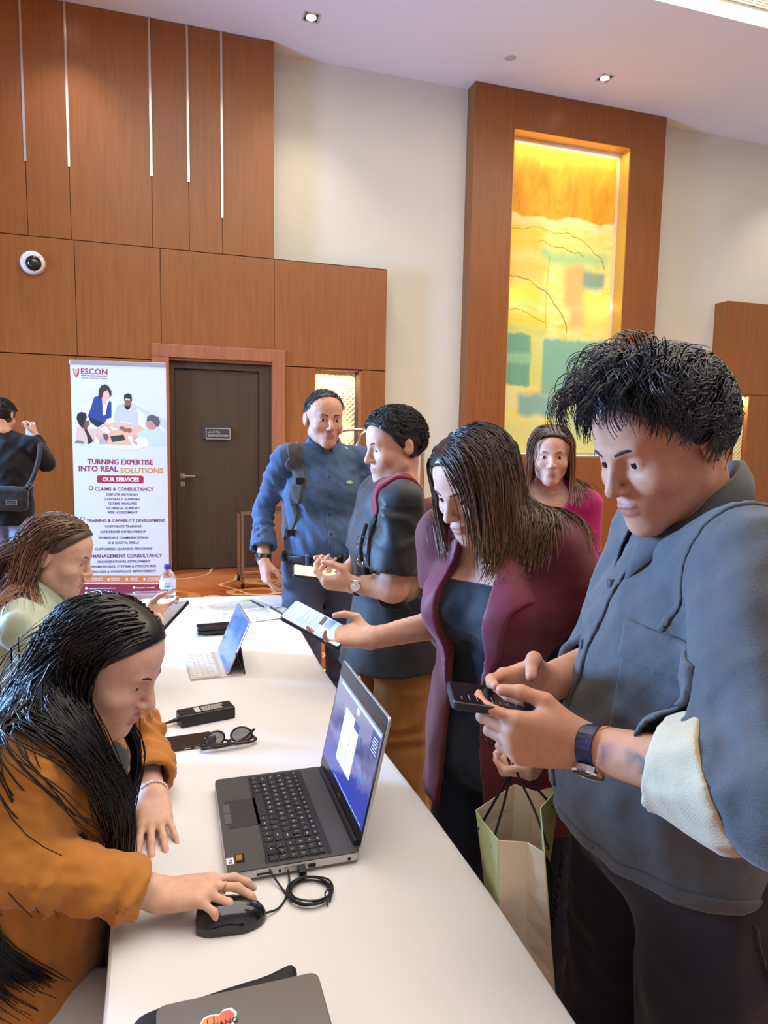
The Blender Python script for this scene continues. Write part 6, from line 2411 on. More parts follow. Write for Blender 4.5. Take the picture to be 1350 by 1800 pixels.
p0 = C_ + r * -.060 + A3((0, 0, .915))
w_ = .26
while solid.sample((p0 + f * w_)[None])[0] > .002 and w_ > 0:
    w_ -= .002
MB().lathe([(.0095, 0), (.0095, .003), (.006, .0045)], p0 + f * w_, f, 16).build('button', mat('button_maroon', (60, 26, 30), .25), mw.root)
hd.add_eyes(mw.root, IRISD, BROWD)
BRN = hair_mat('brown_long_hair', (46, 31, 25), (124, 84, 54), .34, .75)
cap = Vol(hd.c - .16, hd.c + .16, .005)
cap.addall(hd.prims(), .01, .008)
X, Y, Z = cap.axes()
q = np.stack(np.broadcast_arrays(X - hd.c[0], Y - hd.c[1], Z - hd.c[2]), -1)
ly, lz = q @ hd.Y, q @ hd.Z
cap.keep(np.maximum(ly - 0.030 - np.clip(lz - .03, 0, 1) * 0.9 + np.clip(.025 - lz, 0, .05) * 1.6, -lz - 0.06))
cap.obj('hair_cap', BRN, mw.root, relax=2)
cv = collider(mw, MWRAW, .010)
okh = lambda u: (u[:, 2] * .72 - u[:, 1] * .66 > -.10) & ~((u[:, 1] > .45) & (u[:, 2] < .60))
R_, N_, u_ = scalp(hd, 2700, okh, 15)
rs = np.random.RandomState(19)
side = np.where(u_[:, 0] > .30, 1.0, -1.0)[:, None]
d0 = N_ * .12 + side * hd.X * .75 - hd.Y * .25
tg = np.where(side > 0, np.array([[.625, 1.315, .9]]), np.array([[.625, 1.245, .9]]))
bk_ = (u_[:, 1] < -.05) & (side[:, 0] < 0) & (rs.uniform(0, 1, len(R_)) < .75)
tg[bk_] = (.70, 1.245, .9)
bk2 = (u_[:, 1] < -.15) & (side[:, 0] > 0)
tg[bk2] = (.76, 1.38, .9)
tg = tg + rs.normal(size=tg.shape) * np.array((.028, .028, 0))


def fo(P, t_):
    w = np.exp(-(t_ / 0.13) ** 2)
    return -hd.Y[None] * 0.35 * w + np.clip((tg - P) * np.array((2.2, 2.2, 0)), -.28, .28) * (1 - w)


strands('hair', BRN, mw.root, R_, d0, 14, .0245, [cv], .004 + .012 * rs.uniform(0, 1, len(R_)) ** 1.4, grav=.55, stiff=.9, noise=.03, width=.0016, seed=13, force=fo, clump=.45, nclump=200, cling=.30, length=rs.uniform(.62, .86, len(R_)))
ec = Vector(hd.p(-.080, -.006, -.052))
MB().tube([ec + Vector(hd.Y) * .012 * math.cos(a) + Vector(hd.Z) * .014 * math.sin(a) for a in [2 * math.pi * k / 18 for k in range(18)]], .0012, 5, True).build('earring', GOLDM, mw.root, smooth=True)
# her phone
PSCR = mat('phone_blue_screen', (150, 196, 246), .15, emit=.72)
PDRK = mat('phone_print_dark', (46, 48, 60), .3, emit=.5)
rr_ = random.Random(8)
txt = [(.10, .10 + rr_.uniform(.25, .75), .90 - .035 * k, .906 - .035 * k) for k in range(4, 14)]
ph_c = A3((.330, 1.563, 1.094))
phone_thing('large phone with a lit pale blue screen in the hand of the woman in maroon', ph_c, (-.125, .085, .062), (-.25, -.24, .94), mat('case_black', (20, 20, 22), .4), PSCR, .162, .077, .0105,
            rows=[('screen_lines', PDRK, txt), ('screen_box', PDRK, [(.52, .98, .40, .47)]), ('screen_picture', mat('phone_print_grey', (120, 150, 190), .3, emit=.5), [(.50, .98, .26, .385)]),
                  ('screen_button', mat('phone_print_red', (96, 40, 40), .3, emit=.4), [(.62, .80, .13, .18), (.62, .80, .05, .10)]), ('screen_button', PDRK, [(.32, .44, .10, .13)])])

# ---------------------------------------------------------------- paper gift bag hanging from her other hand
gb = empty('paper_bag', (.585, 1.03, .58), 'cream paper gift bag with pale green sides and black cord handles', 'bag')
CREAM = mat('bag_cream', (226, 208, 178), .7, var=.04, vscale=9)
GREEN = mat('bag_green', (186, 196, 138), .6, var=.10, vscale=6)
INNER = mat('bag_inside', (206, 198, 188), .8)
top = {'nl': (0.525, 0.983, 0.857), 'nm': (0.571, 0.968, 0.855), 'nr': (0.568, 0.908, 0.873), 'fl': (0.548, 1.121, 0.832), 'fm': (0.648, 1.155, 0.853), 'fv': (0.676, 1.124, 0.850), 'fr': (0.670, 1.028, 0.912), 'ml': (0.532, 1.064, 0.848), 'mr': (0.594, 0.968, 0.913)}
bot = {'nl': (.540, .985, .575), 'nr': (.625, .945, .575), 'fl': (.585, 1.115, .575), 'fr': (.668, 1.075, .575)}
nm_b = tuple((A3(bot['nl']) + A3(bot['nr'])) / 2)
fm_b = tuple((A3(bot['fl']) * 2 + A3(bot['fr'])) / 3)
fv_b = tuple((A3(bot['fl']) + A3(bot['fr']) * 2) / 3)
ml_b = tuple((A3(bot['nl']) + A3(bot['fl'])) / 2)
mr_b = tuple((A3(bot['nr']) + A3(bot['fr'])) / 2)


def bag_panel(name, m, tops, bots):
    V, F = [], []
    n = len(tops)
    nz = 6
    for k in range(nz + 1):
        w = k / nz
        for a, b in zip(tops, bots):
            p = A3(a) * (1 - w) + A3(b) * w
            V.append(p + A3((.004 * math.sin(5 * w * math.pi + len(V)), .004 * math.cos(3 * w * 3 + len(V)), 0)) * (0.15 if 0 < k < nz else 0))
    for k in range(nz):
        for i in range(n - 1):
            q = k * n + i
            F.append((q, q + n, q + n + 1, q + 1))
    o = mesh_obj(name, V, F, m, gb)
    md = o.modifiers.new('thickness', 'SOLIDIFY')
    md.thickness = .0016
    md.offset = 0
    return o


bag_panel('gusset', CREAM, [top['nl'], top['nm'], top['nr']], [bot['nl'], nm_b, bot['nr']])
bag_panel('gusset', CREAM, [top['fl'], top['fm'], top['fv'], top['fr']], [bot['fl'], fm_b, fv_b, bot['fr']])
bag_panel('side_panel', GREEN, [top['nl'], top['ml'], top['fl']], [bot['nl'], ml_b, bot['fl']])
sp_ = bag_panel('side_panel', GREEN, [top['nr'], top['mr'], top['fr']], [bot['nr'], mr_b, bot['fr']])
bag_panel('base_panel', CREAM, [bot['nl'], bot['nr']], [bot['fl'], bot['fr']])
un = nrm(A3(bot['fr']) - A3(bot['nr']))
lettering('bag_print', 'WITH CARE', .02, mat('print_black', (30, 32, 24), .6), sp_, A3(bot['nr']) * .55 + A3(bot['fr']) * .45 + A3((.006, -.006, .16)), (.12, .05, 1), -un, extrude=.0005)
CORD = mat('cord_black', (18, 18, 20), .7)
hp = A3(hl.w) + hl.f * .085 + hl.n * .02
for a, b, o_ in ((A3(top['ml']), A3(top['nl']) * .35 + A3(top['fl']) * .65, (0, .012, 0)), (A3(top['mr']), A3(top['nr']) * .4 + A3(top['fr']) * .6, (0, -.008, 0))):
    q0 = A3(top['fl']) if o_[1] > 0 else A3(top['fr'])
    n0 = A3(top['nl']) if o_[1] > 0 else A3(top['nr'])
    e0 = n0 * .72 + q0 * .28 + (0, 0, -.03)
    e1 = n0 * .15 + q0 * .85 + (0, 0, -.03)
    MB().tube(smooth_path([e0, e0 * .5 + (hp + o_) * .5, hp + o_ + (-.012, -.012, .002), hp + o_ + (.0, 0, .012), hp + o_ + (.012, .012, .002), e1 * .5 + (hp + o_) * .5, e1], 5), .0024, 6).build('cord_handle', CORD, gb, smooth=True)
tag(MB().lathe([(.0, 0), (.03, .002), (.032, .02), (.03, .12), (.02, .14), (0, .142)], (.610, 1.00, .66), (0, 0, 1), 20).build('black_tumbler', mat('tumbler_black', (40, 40, 42), .4), None, smooth=True), 'black round lid of something inside the cream paper bag', 'cup')

# ---------------------------------------------------------------- man in the denim overshirt, close by
f = nrm((-.93, .34, 0))
r = np.cross(f, (0, 0, 1.0))
C_ = A3((.785, .865, 0))


def atd(fw, side, z):
    return C_ + f * fw + r * side + A3((0, 0, z))


sk, _, _, _ = stand(.785, .865, f, 1.72)
sk.update(front=f, pelvis=atd(.01, 0, .93), waist=atd(.035, 0, 1.08), chest=atd(.015, 0, 1.22), nb=atd(.0, 0, 1.405), sl=atd(.0, -.180, 1.375), sr=atd(.0, .175, 1.365),
          el=(.640, .560, 1.150), wl=(.523, .760, 1.126), er=(.78, 1.07, 1.12), wr=(.560, .915, 1.152), girth=(1.03, 1.06, 1.03), belly=1, hl=(.785, .77, .89), hr=(.785, .96, .89), kl=(.77, .755, .48), kr=(.79, .98, .48), al=(.79, .75, .08), ar=(.82, .98, .08), tl=(.65, .74, .035), tr=(.68, .98, .035))
hd = Head((.690, .840, 1.535), (-.90, -.06, -.42), (-.30, 0, .95), 1.0)
hl = Hand((.523, .760, 1.126), (-.94, .28, .12), (.25, .95, .1), 'L', {'index': (2, 24, 46, 30), 'middle': (0, 40, 56, 32), 'ring': (-3, 50, 58, 34), 'pinky': (-6, 54, 58, 34)}, ((.78, .55, .30), (.95, .12, .25), (.96, -.10, .20)), 1.0, .98)
hr = Hand((.560, .915, 1.152), (-.93, -.28, .05), (.2, -.95, .12), 'R', {'index': (2, 22, 26, 16), 'middle': (0, 36, 46, 24), 'ring': (-4, 46, 52, 28), 'pinky': (-8, 50, 54, 28)}, ((.75, .60, .40), (.78, .05, .62), (.62, -.55, .50)), 1.0, .98)
SKIN_D = skin_mat('skin_tan_inked', (190, 136, 106), (150, 86, 76))
md_ = Person('man in a grey-blue denim overshirt with rolled cream cuffs looking at his phone', (.785, .865, 0), sk, hd, (hl, hr), SKIN_D, neck_r=.056, arm=(.050, .044, .029), vs=.012, hvs=.0028, fvs=.0038, eyes=.003)
# tattoos on the inner forearm
V = md_.V
da = nrm(A3(sk['wl']) - A3(sk['el']))
tcam = np.cross(da, (0, 0, 1.0))
tcam = tcam if tcam @ A3((-.5, -.8, .2)) > 0 else -tcam


def blot(t_, h, sx, sz):
    c = A3(sk['wl']) - da * t_
    q = V - c
    e = np.sqrt(((q @ da) / sx) ** 2 + ((q[:, 2] - h) / sz) ** 2)
    return np.clip((1.0 - e) * 2.5, 0, 1) * ((q @ tcam) > .004)


for nm, val in (('ink_red', .75 * np.maximum(blot(.046, .008, .009, .016), .8 * blot(.056, .014, .008, .007))), ('ink_green', .8 * np.maximum(np.maximum(blot(.083, .012, .005, .012), blot(.099, .004, .007, .013)), blot(.093, .016, .005, .006)))):
    a_ = md_.body.data.attributes.new(nm, 'FLOAT', 'POINT')
    a_.data.foreach_set('value', val.astype(np.float32))
DENIM = cloth_mat('grey_denim', (74, 75, 76), .8, 420, .45, .2, twill=True, vscale=18)
tor_ = torso(sk, 1.13, 1.10)
hemc = [(ECap(atd(.03, 0, 1.10), atd(.012, 0, .87), r, (.178, .135), (.20, .150)), .06)]
sl_ = [(Cone(sk['sl'], sk['el'], .078, .078), .03), (Cone(sk['el'], A3(sk['el']) + (A3(sk['wl']) - sk['el']) * .40, .076, .066), .02), (Cone(sk['sr'], sk['er'], .076, .07), .03), (Cone(sk['er'], A3(sk['er']) + (A3(sk['wr']) - sk['er']) * .35, .066, .056), .02)]
MDRAW = tor_ + hemc + sl_
jk = md_.field(MDRAW, .006, .006)
jk.near(folds(71, .008, 14, (1, 1, .6)))
jk.near(folds(74, .0025, 55))
jk.near(rings(sk['sl'], sk['el'], .009, .06, 16, (.95, .5)))
jk.near(rings(sk['el'], sk['wl'], .008, .05, 17))
solid = jk.copy()
jk.shell(.011)
for q, k in (('l', .40), ('r', .34)):
    dr = nrm(A3(sk['w' + q]) - A3(sk['e' + q]))
    open_end(jk, A3(sk['e' + q]) + (A3(sk['w' + q]) - A3(sk['e' + q])) * k, dr, .105)
jk.cut((.785, .865, .905), (-.05, .03, -1))
jk.sub(Cone(A3(sk['nb']) + f * .03 + (0, 0, -.01), hd.p(0, 0, -.10), .068, .07), .01)
md_.part(jk, 'overshirt', DENIM)
# button band, buttons, pocket with flap, side seam, collar
bandp = patch(solid, [(-.028, -.42), (.024, -.42), (.024, .0), (-.028, .0)], C_ + f * .18 + A3((0, 0, 1.40)), r, (0, 0, 1), .17, .0005, .005, .004)
md_.part(bandp, 'button_band', DENIM)
for z in (1.31, 1.21, 1.11, 1.02):
    p0 = C_ + r * -.002 + A3((0, 0, z))
    w_ = .3
    while solid.sample((p0 + f * w_)[None])[0] > .008 and w_ > 0:
        w_ -= .002
    MB().lathe([(.009, 0), (.009, .003), (.005, .0045)], p0 + f * (w_ - .001), f, 14).build('button', mat('button_slate', (70, 76, 84), .3), md_.root)
PO, PU, PW = (.650, .735, 1.205), nrm((.75, -.66, -.10)), (0, 0, 1)
pk = patch(solid, [(-.075, -.10), (.058, -.10), (.058, .055), (-.075, .055)], PO, PU, PW, .10, .0, .004, .0035)
md_.part(pk, 'pocket', DENIM)
pf = patch(solid, [(-.080, .012), (.062, .004), (.062, .064), (-.080, .064)], PO, PU, PW, .10, .004, .004, .0035)
md_.part(pf, 'pocket_flap', DENIM)
dl = nrm(A3(sk['el']) - A3(sk['sl']))
ys = strip_on(solid, project(solid, [A3(sk['sl']) + f * .09 + r * .045 + A3((0, 0, -.10)), A3(sk['sl']) + f * .08 + r * .02 + A3((0, 0, -.02)), A3(sk['sl']) + f * .03 + r * .01 + A3((0, 0, .05)), A3(sk['sl']) + f * -.03 + r * .01 + A3((0, 0, .06))]), .006, -.002, .005, .003)
md_.part(ys, 'shoulder_seam', DENIM)
hm = solid.like(C_ + (-.3, -.3, .88), C_ + (.3, .3, .97), .005)
X, Y, Z = hm.axes()
hz = Z - .921 + (X - .785) * .05 - (Y - .865) * .03
hm.D = np.maximum(np.maximum(hm.D - .003, -(hm.D + .004)), np.abs(hz) - .012).astype(f32)
md_.part(hm, 'hem_band', DENIM)
shirt_collar(md_, A3(sk['nb']) + f * .016 + A3((0, 0, .004)), f, .078, DENIM, h=.040, flare=.022, point=.055, front=.045, open_deg=16, thick=.004)
# rolled cream cuff at the near elbow
CUFF = cloth_mat('cream_twill_cuff', (178, 162, 132), .85, 420, .4, .05, twill=True)
dr = nrm(A3(sk['wl']) - A3(sk['el']))
L_ = np.linalg.norm(A3(sk['wl']) - A3(sk['el']))
e_ = A3(sk['el'])
cf = md_.field([Cone(e_ + dr * (L_ * .20), e_ + dr * (L_ * .52), .084, .062)], .004, pad=.06)
cf.near(folds(75, .004, 35))
cf.sub(Cone(e_ + dr * (L_ * .0), e_ + dr * (L_ * .75), .074, .042), .002)
cf.cut(e_ + dr * (L_ * .545), nrm(dr + A3((0, 0, .15))))
cf.cut(e_ + dr * (L_ * .17), nrm(-dr + A3((0, 0, .45))))
md_.part(cf, 'rolled_cuff', CUFF)
NAVY = cloth_mat('navy_trousers', (34, 33, 40), .8, 600, .25, .08)
tv = trousers(md_, NAVY, .009, (.118, .095, .080), .97, 81, .009, bunch=.004)
pw_ = patch(tv, [(-.07, -.003), (.07, -.003), (.07, .003), (-.07, .003)], (.76, .70, .83), nrm((.32, .1, -.95)), nrm((.95, 0, .3)), .12, .0, .0035, .003)
md_.part(pw_, 'pocket_edge', NAVY)
shoes(md_, BLACKSHOE)
hd.add_eyes(md_.root, IRISD, BROWD)
HBL = hair_mat('wavy_black_hair', (16, 15, 17), (30, 29, 36), .32)
short_hair(md_, hd, HBL, 3000, length=.060, seed=7, sweep=(-.1, .55, .35), cap_t=.012, front=.045, lift=.010, width=.0010, low=-.045, curl=.35, nst=7, grav=.22,
           ok=lambda u: (u[:, 1] < .45 + .6 * np.clip(u[:, 2], 0, 1)) & (u[:, 2] > -.45 + .9 * np.clip(u[:, 1] + .25, 0, 1)))
# long fringe curling forward and down over the forehead
R_, N_, u_ = scalp(hd, 620, lambda u: (u[:, 1] > .0) & (u[:, 2] > .55), 21)
rs = np.random.RandomState(5)
hv = Vol(hd.c - .3, hd.c + .3, .008)
hv.addall(hd.prims(), .01)
strands('fringe', HBL, md_.root, R_ + N_ * .012, N_ * .35 + hd.Y[None] * .95 + hd.Z[None] * .45, 12, .0088, [hv], .018 + .05 * rs.uniform(0, 1, len(R_)), grav=.24, stiff=1.0, noise=.05, width=.0010, seed=22, clump=.55, nclump=40,
        force=lambda P, t_: hd.Y[None] * (.35 * (t_ < .4) - .42 * (t_ > .62)) + np.array((0, 0, -.12)) * (t_ > .4), length=rs.uniform(.75, 1.1, len(R_)))
watch(md_.root, A3(sk['wl']) - dr * .020, dr, (-.42, -.50, -.75), .0335, .0215, mat('strap_navy_leather', (30, 32, 52), .35, bump=.4, bscale=260), CHROME, mat('dial_steel', (96, 98, 96), .15, .4), .011)
DARKS = mat('phone_dark_screen', (26, 20, 26), .12)
rr_ = random.Random(3)
phc = A3((.446, .828, 1.174))
phone_thing('black phone with a dark screen in the hands of the man in denim', phc, (-.951, .283, .121), (.05, -.05, .99), mat('case_matt_black', (28, 28, 30), .5), DARKS, .160, .076, .012,
            rows=[('screen_lines', mat('phone_dim_text', (120, 112, 140), .3, emit=.35), [(.12, .12 + rr_.uniform(.1, .4), .93 - .07 * k, .937 - .07 * k) for k in range(9)])])

# ---------------------------------------------------------------- woman in the magenta sweater behind
sk, f, r, at = stand(1.455, 2.42, (-.40, -.92), 1.60, sw=.165, hw=.085)
sk.update(el=(1.60, 2.34, 1.115), wl=(1.585, 2.235, .975), girth=(.92, .88, .95), bust=.8)
hd = Head((1.440, 2.385, 1.482), (-.45, -.88, -.10), (0, 0, 1), .95, True)
hl = Hand(sk['wl'], (-.1, -.35, -.93), (-.9, .2, 0), 'L', RELAX, None, .9)
mg = Person('woman in a magenta sweater with shoulder length brown hair standing in the background', (1.455, 2.42, 0), sk, hd, (hl,), SKIN_C, neck_r=.045, arm=(.040, .037, .025), vs=.014, hvs=.0045, fvs=.005)
MAG = cloth_mat('magenta_knit', (168, 30, 96), .8, 350, .3, .06)
sl_ = []
for q in 'lr':
    sl_ += [(Cone(sk['s' + q], sk['e' + q], .053, .047), .03), (Cone(sk['e' + q], sk['w' + q], .046, .036), .02)]
MGRAW = torso(sk, 1.05, 1.07) + sl_
v = mg.field(MGRAW, .008, .003)
v.near(folds(91, .004, 20))
for q in 'lr':
    v.near(rings(sk['e' + q], sk['w' + q], .007, .05, 31))
    v.near(rings(sk['s' + q], sk['e' + q], .004, .06, 32, (.9, .4)))
    dr = nrm(A3(sk['w' + q]) - A3(sk['e' + q]))
    open_end(v, A3(sk['w' + q]) - dr * .01, dr, .08)
v.cut((0, 0, .86), (0, 0, -1))
v.sub(Ell(A3(sk['nb']) + f * .10 + (0, 0, -.035), (.085, .10, .085)), .01)
v.sub(Cone(A3(sk['nb']), A3(sk['nb']) + (0, 0, .1), .06), .01)
mg.part(v, 'sweater', MAG)
trousers(mg, cloth_mat('dark_trousers', (40, 38, 44)), .010, (.092, .072, .06), .92, 92)
shoes(mg, BLACKSHOE)
hd.add_eyes(mg.root, IRISD, BROWB)
BRN2 = hair_mat('light_brown_hair', (74, 48, 34), (150, 100, 64), .36, .6)
cap = Vol(hd.c - .16, hd.c + .16, .006)
cap.addall(hd.prims(), .01, .010)
X, Y, Z = cap.axes()
q = np.stack(np.broadcast_arrays(X - hd.c[0], Y - hd.c[1], Z - hd.c[2]), -1)
ly, lz = q @ hd.Y, q @ hd.Z
cap.keep(np.maximum(ly - 0.030 - np.clip(lz - .03, 0, 1) * 0.9 + np.clip(.025 - lz, 0, .05) * 1.6, -lz - 0.06))
cap.obj('hair_cap', BRN2, mg.root, relax=2)
cv = collider(mg, MGRAW, .012)
R_, N_, u_ = scalp(hd, 1300, okh, 25)
rs = np.random.RandomState(29)
side = np.where(u_[:, 0] > 0, 1.0, -1.0)[:, None]
strands('hair', BRN2, mg.root, R_, N_ * .15 + side * hd.X * .75 - hd.Y * .25, 14, .0215, [cv], .006 + .016 * rs.uniform(0, 1, len(R_)), grav=.6, stiff=.9, noise=.03, width=.0020, seed=23, clump=.4, nclump=90, cling=.35,
        force=lambda P, t_: -hd.Y[None] * .3 * np.exp(-(t_ / .2) ** 2), length=rs.uniform(.85, 1.1, len(R_)))
nk = MB()
for k in range(13):
    a = math.radians(-60 + 10 * k)
    p = A3(sk['nb']) + f * (.052 + .035 * math.cos(a)) + r * (.06 * math.sin(a)) + A3((0, 0, .005 - .05 * math.cos(a)))
    nk.lathe([(.0004, -.003), (.003, 0), (.0004, .003)], p, (0, 0, 1), 6)
nk.build('necklace', GOLDM, mg.root)
br = MB()
for k in range(18):
    a = 2 * math.pi * k / 18
    br.lathe([(.0004, -.004), (.004, 0), (.0004, .004)], A3(sk['wl']) + A3((math.cos(a) * .03, math.sin(a) * .03, .0)), (0, 0, 1), 6)
br.build('bracelet', mat('beads_dark', (40, 34, 30), .3), mg.root)

# ---------------------------------------------------------------- seated woman in the pale green blouse
sk = dict(nb=(-.385, 2.235, 1.065), sr=(-.400, 2.065, 1.005), sl=(-.375, 2.400, 1.01), chest=(-.415, 2.235, .90), waist=(-.465, 2.235, .73), pelvis=(-.52, 2.235, .545), hr=(-.52, 2.145, .52), hl=(-.52, 2.325, .52),
          kr=(-.06, 2.12, .51), kl=(-.06, 2.36, .51), ar=(-.10, 2.12, .08), al=(-.10, 2.36, .08), tr=(.03, 2.11, .035), tl=(.03, 2.37, .035), er=(-.27, 2.02, .805), wr=(-.098, 2.115, .885), el=(-.24, 2.43, .82), wl=(-.085, 2.275, .945), front=(1, -.05, 0), bust=.7, girth=(.98, .98, 1))
hd = Head((-.322, 2.225, 1.170), (.92, -.18, -.30), (.28, 0, .95), .97, True)
hr = Hand(sk['wr'], (.80, .22, .50), (-.40, .55, .45), 'R', GRIP, ((.75, .60, .35), (.9, .15, .35), (.95, -.1, .2)), .9, .95)
hl = Hand(sk['wl'], (.85, -.30, .25), (-.30, -.55, .35), 'L', RELAX, ((.75, .60, .35), (.9, .3, .35), (.95, .1, .2)), .9, .95)
gw = Person('seated woman in a pale green blouse with straight light brown hair', (-.42, 2.235, 0), sk, hd, (hr, hl), SKIN_A, neck_r=.045, arm=(.042, .038, .025), vs=.013, hvs=.0038, fvs=.0048, eyes=.003)
SAGE = cloth_mat('sage_satin', (176, 186, 160), .5, 500, .15, .04, spec=.4)
sl_ = []
for q in 'lr':
    sl_ += [(Cone(sk['s' + q], sk['e' + q], .062, .058), .03), (Cone(sk['e' + q], sk['w' + q], .054, .044), .02)]
GWRAW = torso(sk, 1.10, 1.13) + [(ECap(sk['waist'], (-.52, 2.235, .56), (0, 1, 0), (.155, .12), (.185, .15)), .05)] + sl_
v = gw.field(GWRAW, .0085, .003)
v.near(folds(95, .009, 15))
for q in 'lr':
    v.near(rings(sk['s' + q], sk['e' + q], .006, .06, 41))
    v.near(rings(sk['e' + q], sk['w' + q], .006, .045, 42))
    dr = nrm(A3(sk['w' + q]) - A3(sk['e' + q]))
    v.shell(.012) if q == 'l' else None
for q in 'lr':
    dr = nrm(A3(sk['w' + q]) - A3(sk['e' + q]))
    open_end(v, A3(sk['w' + q]) - dr * .035, dr, .09)
v.cut((0, 0, .56), (0, 0, -1))
v.sub(Cone(A3(sk['nb']) + (.02, 0, -.01), hd.p(0, .0, -.10), .056, .06), .01)
gw.part(v, 'blouse', SAGE)
shirt_collar(gw, A3(sk['nb']) + A3((.018, 0, .0)), (1, -.05), .062, SAGE, h=.034, flare=.02, point=.05, front=.045, open_deg=24, thick=.003)
trousers(gw, cloth_mat('navy_slacks', (40, 46, 66)), .009, (.095, .075, .065), .70, 96)
shoes(gw, BLACKSHOE)
hd.add_eyes(gw.root, IRISD, BROWB)
BRN3 = hair_mat('straight_brown_hair', (92, 62, 44), (164, 112, 74), .34, .7)
cap = Vol(hd.c - .16, hd.c + .16, .006)
cap.addall(hd.prims(), .01, .008)
X, Y, Z = cap.axes()
q = np.stack(np.broadcast_arrays(X - hd.c[0], Y - hd.c[1], Z - hd.c[2]), -1)
ly, lz = q @ hd.Y, q @ hd.Z
cap.keep(np.maximum(ly - 0.026 - np.clip(lz - .03, 0, 1) * 0.9 + np.clip(.025 - lz, 0, .05) * 1.6, -lz - 0.06))
cap.obj('hair_cap', BRN3, gw.root, relax=2)
cv = collider(gw, GWRAW, .011)
R_, N_, u_ = scalp(hd, 2200, okh, 35)
rs = np.random.RandomState(39)
side = np.where(u_[:, 0] > 0, 1.0, -1.0)[:, None]
tg = np.where(side > 0, np.array([[-.43, 2.125, .8]]), np.array([[-.43, 2.34, .8]])) + rs.normal(size=(len(R_), 3)) * np.array((.05, .03, 0))
strands('hair', BRN3, gw.root, R_, N_ * .12 + side * hd.X * .65 - hd.Y * .45, 13, .031, [cv], .005 + .016 * rs.uniform(0, 1, len(R_)), grav=.6, stiff=.9, noise=.02, width=.0017, seed=33, clump=.4, nclump=140, cling=.34,
        force=lambda P, t_: -hd.Y[None] * .8 * np.exp(-(t_ / .16) ** 2) + np.clip((tg - P) * np.array((2.2, 2.2, 0)), -.3, .3) * (t_ > .15), length=rs.uniform(.85, 1.08, len(R_)))
phc = A3((-0.015, 2.138, 0.982))
phone_thing('phone in a black case held up by the seated woman in pale green', phc, A3((0.018, 2.183, 1.007)) - A3((-0.051, 2.104, 0.953)), (-.72, -.42, .55), mat('case_black2', (22, 22, 24), .4), mat('phone_grey_screen', (150, 146, 150), .1, emit=.35), .155, .075, .010)

# ---------------------------------------------------------------- man in black seen from behind, far off by the banner
sk, f, r, at = stand(-1.22, 5.95, (.12, 1), 1.80, sw=.205)
sk.update(er=(-.93, 6.02, 1.30), wr=(-1.03, 6.18, 1.52), el=(-1.50, 5.93, 1.18), wl=(-1.36, 5.78, .98), girth=(1.08, 1.12, 1.05))
hd = Head((-1.225, 5.99, 1.665), (.35, 1, -.35), (0, .25, 1), 1.05)
hr = Hand(sk['wr'], (-.25, .3, .9), (-.8, .2, 0), 'R', GRIP, None, 1.0)
hl = Hand(sk['wl'], (.92, -.2, .1), (0, .9, .1), 'L', RELAX, None, 1.0)
ml_ = Person('man in a black sweatshirt and pale jeans seen from behind near the banner', (-1.22, 5.95, 0), sk, hd, (hr, hl), SKIN_B, vs=.013, hvs=.006, fvs=.007)
KNIT = cloth_mat('black_sweatshirt', (20, 20, 22), .85, 300, .2, .05)
sl_ = []
for q in 'lr':
    sl_ += [(Cone(sk['s' + q], sk['e' + q], .075, .068), .03), (Cone(sk['e' + q], sk['w' + q], .064, .046), .02)]
v = ml_.field(torso(sk, 1.16, 1.18) + [(ECap(sk['waist'], at(0, 0, .47), r, (.165, .125), (.20, .155)), .06)] + sl_, .010, .004)
v.near(folds(97, .010, 12))
dr = nrm(A3(sk['wr']) - A3(sk['er']))
open_end(v, A3(sk['wr']) - dr * .03, dr, .09)
v.cut((0, 0, .825), (0, 0, -1))
v.sub(Cone(A3(sk['nb']) + (0, 0, .01), hd.p(0, -.02, -.10), .064, .06), .01)
ml_.part(v, 'sweatshirt', KNIT)
trousers(ml_, cloth_mat('pale_jeans', (138, 156, 190), .85, 400, .3, .12, vscale=8), .010, (.105, .085, .075), .92, 98, .008, name='jeans')
shoes(ml_, mat('white_sneaker', (210, 208, 204), .6))
short_hair(ml_, hd, HAIR_K, 1200, length=.03, seed=9, sweep=(0, .2, .3), cap_t=.010, width=.0018, low=-.075)
hd.add_eyes(ml_.root, IRISD, BROWD)
lettering('neck_print', 'essentials', .012, mat('print_dark_grey', (70, 70, 72), .6), ml_.root, (-1.20, 5.79, 1.47), (1, 0, 0), (0, .2, 1), extrude=.0006)
tag(MB().rbox(.07, .13, .010, .01, (-1.075, 6.24, 1.56), (1, 0, 0), (0, .3, 1)).build('smartphone', mat('phone_white_back', (206, 214, 226), .3), None, bevel=.002), 'pale phone at the ear of the man in black by the banner', 'phone', 'smartphones')
xb = empty('crossbody_bag', (-1.16, 5.72, 1.02), 'black crossbody bag on the back of the man in the black sweatshirt', 'bag')
BAGK = cloth_mat('bag_nylon', (34, 34, 36), .6, 300, .3)
bv = Vol((-1.45, 5.55, .85), (-.90, 5.90, 1.25), .008)
bv.add(RBox((-1.165, 5.725, 1.045), (.150, .045, .095), .04, np.array([[1, 0, -.05], [0, 1, 0], [.05, 0, 1]])), .02)
bv.near(folds(8, .004, 25))
bv.obj('pouch', BAGK, xb, relax=1)
MB().rbox(.075, .038, .004, .004, (-1.125, 5.678, 1.02), (1, 0, -.05), (0.05, 0, 1)).build('badge_frame', CHROME, xb)
MB().rbox(.066, .030, .002, .003, (-1.125, 5.674, 1.02), (1, 0, -.05), (0.05, 0, 1)).build('badge', BAGK, xb)
lettering('badge_word', 'LACOSTE', .014, CHROME, xb, (-1.125, 5.6715, 1.013), (1, 0, -.05), (.05, 0, 1), width=.055)
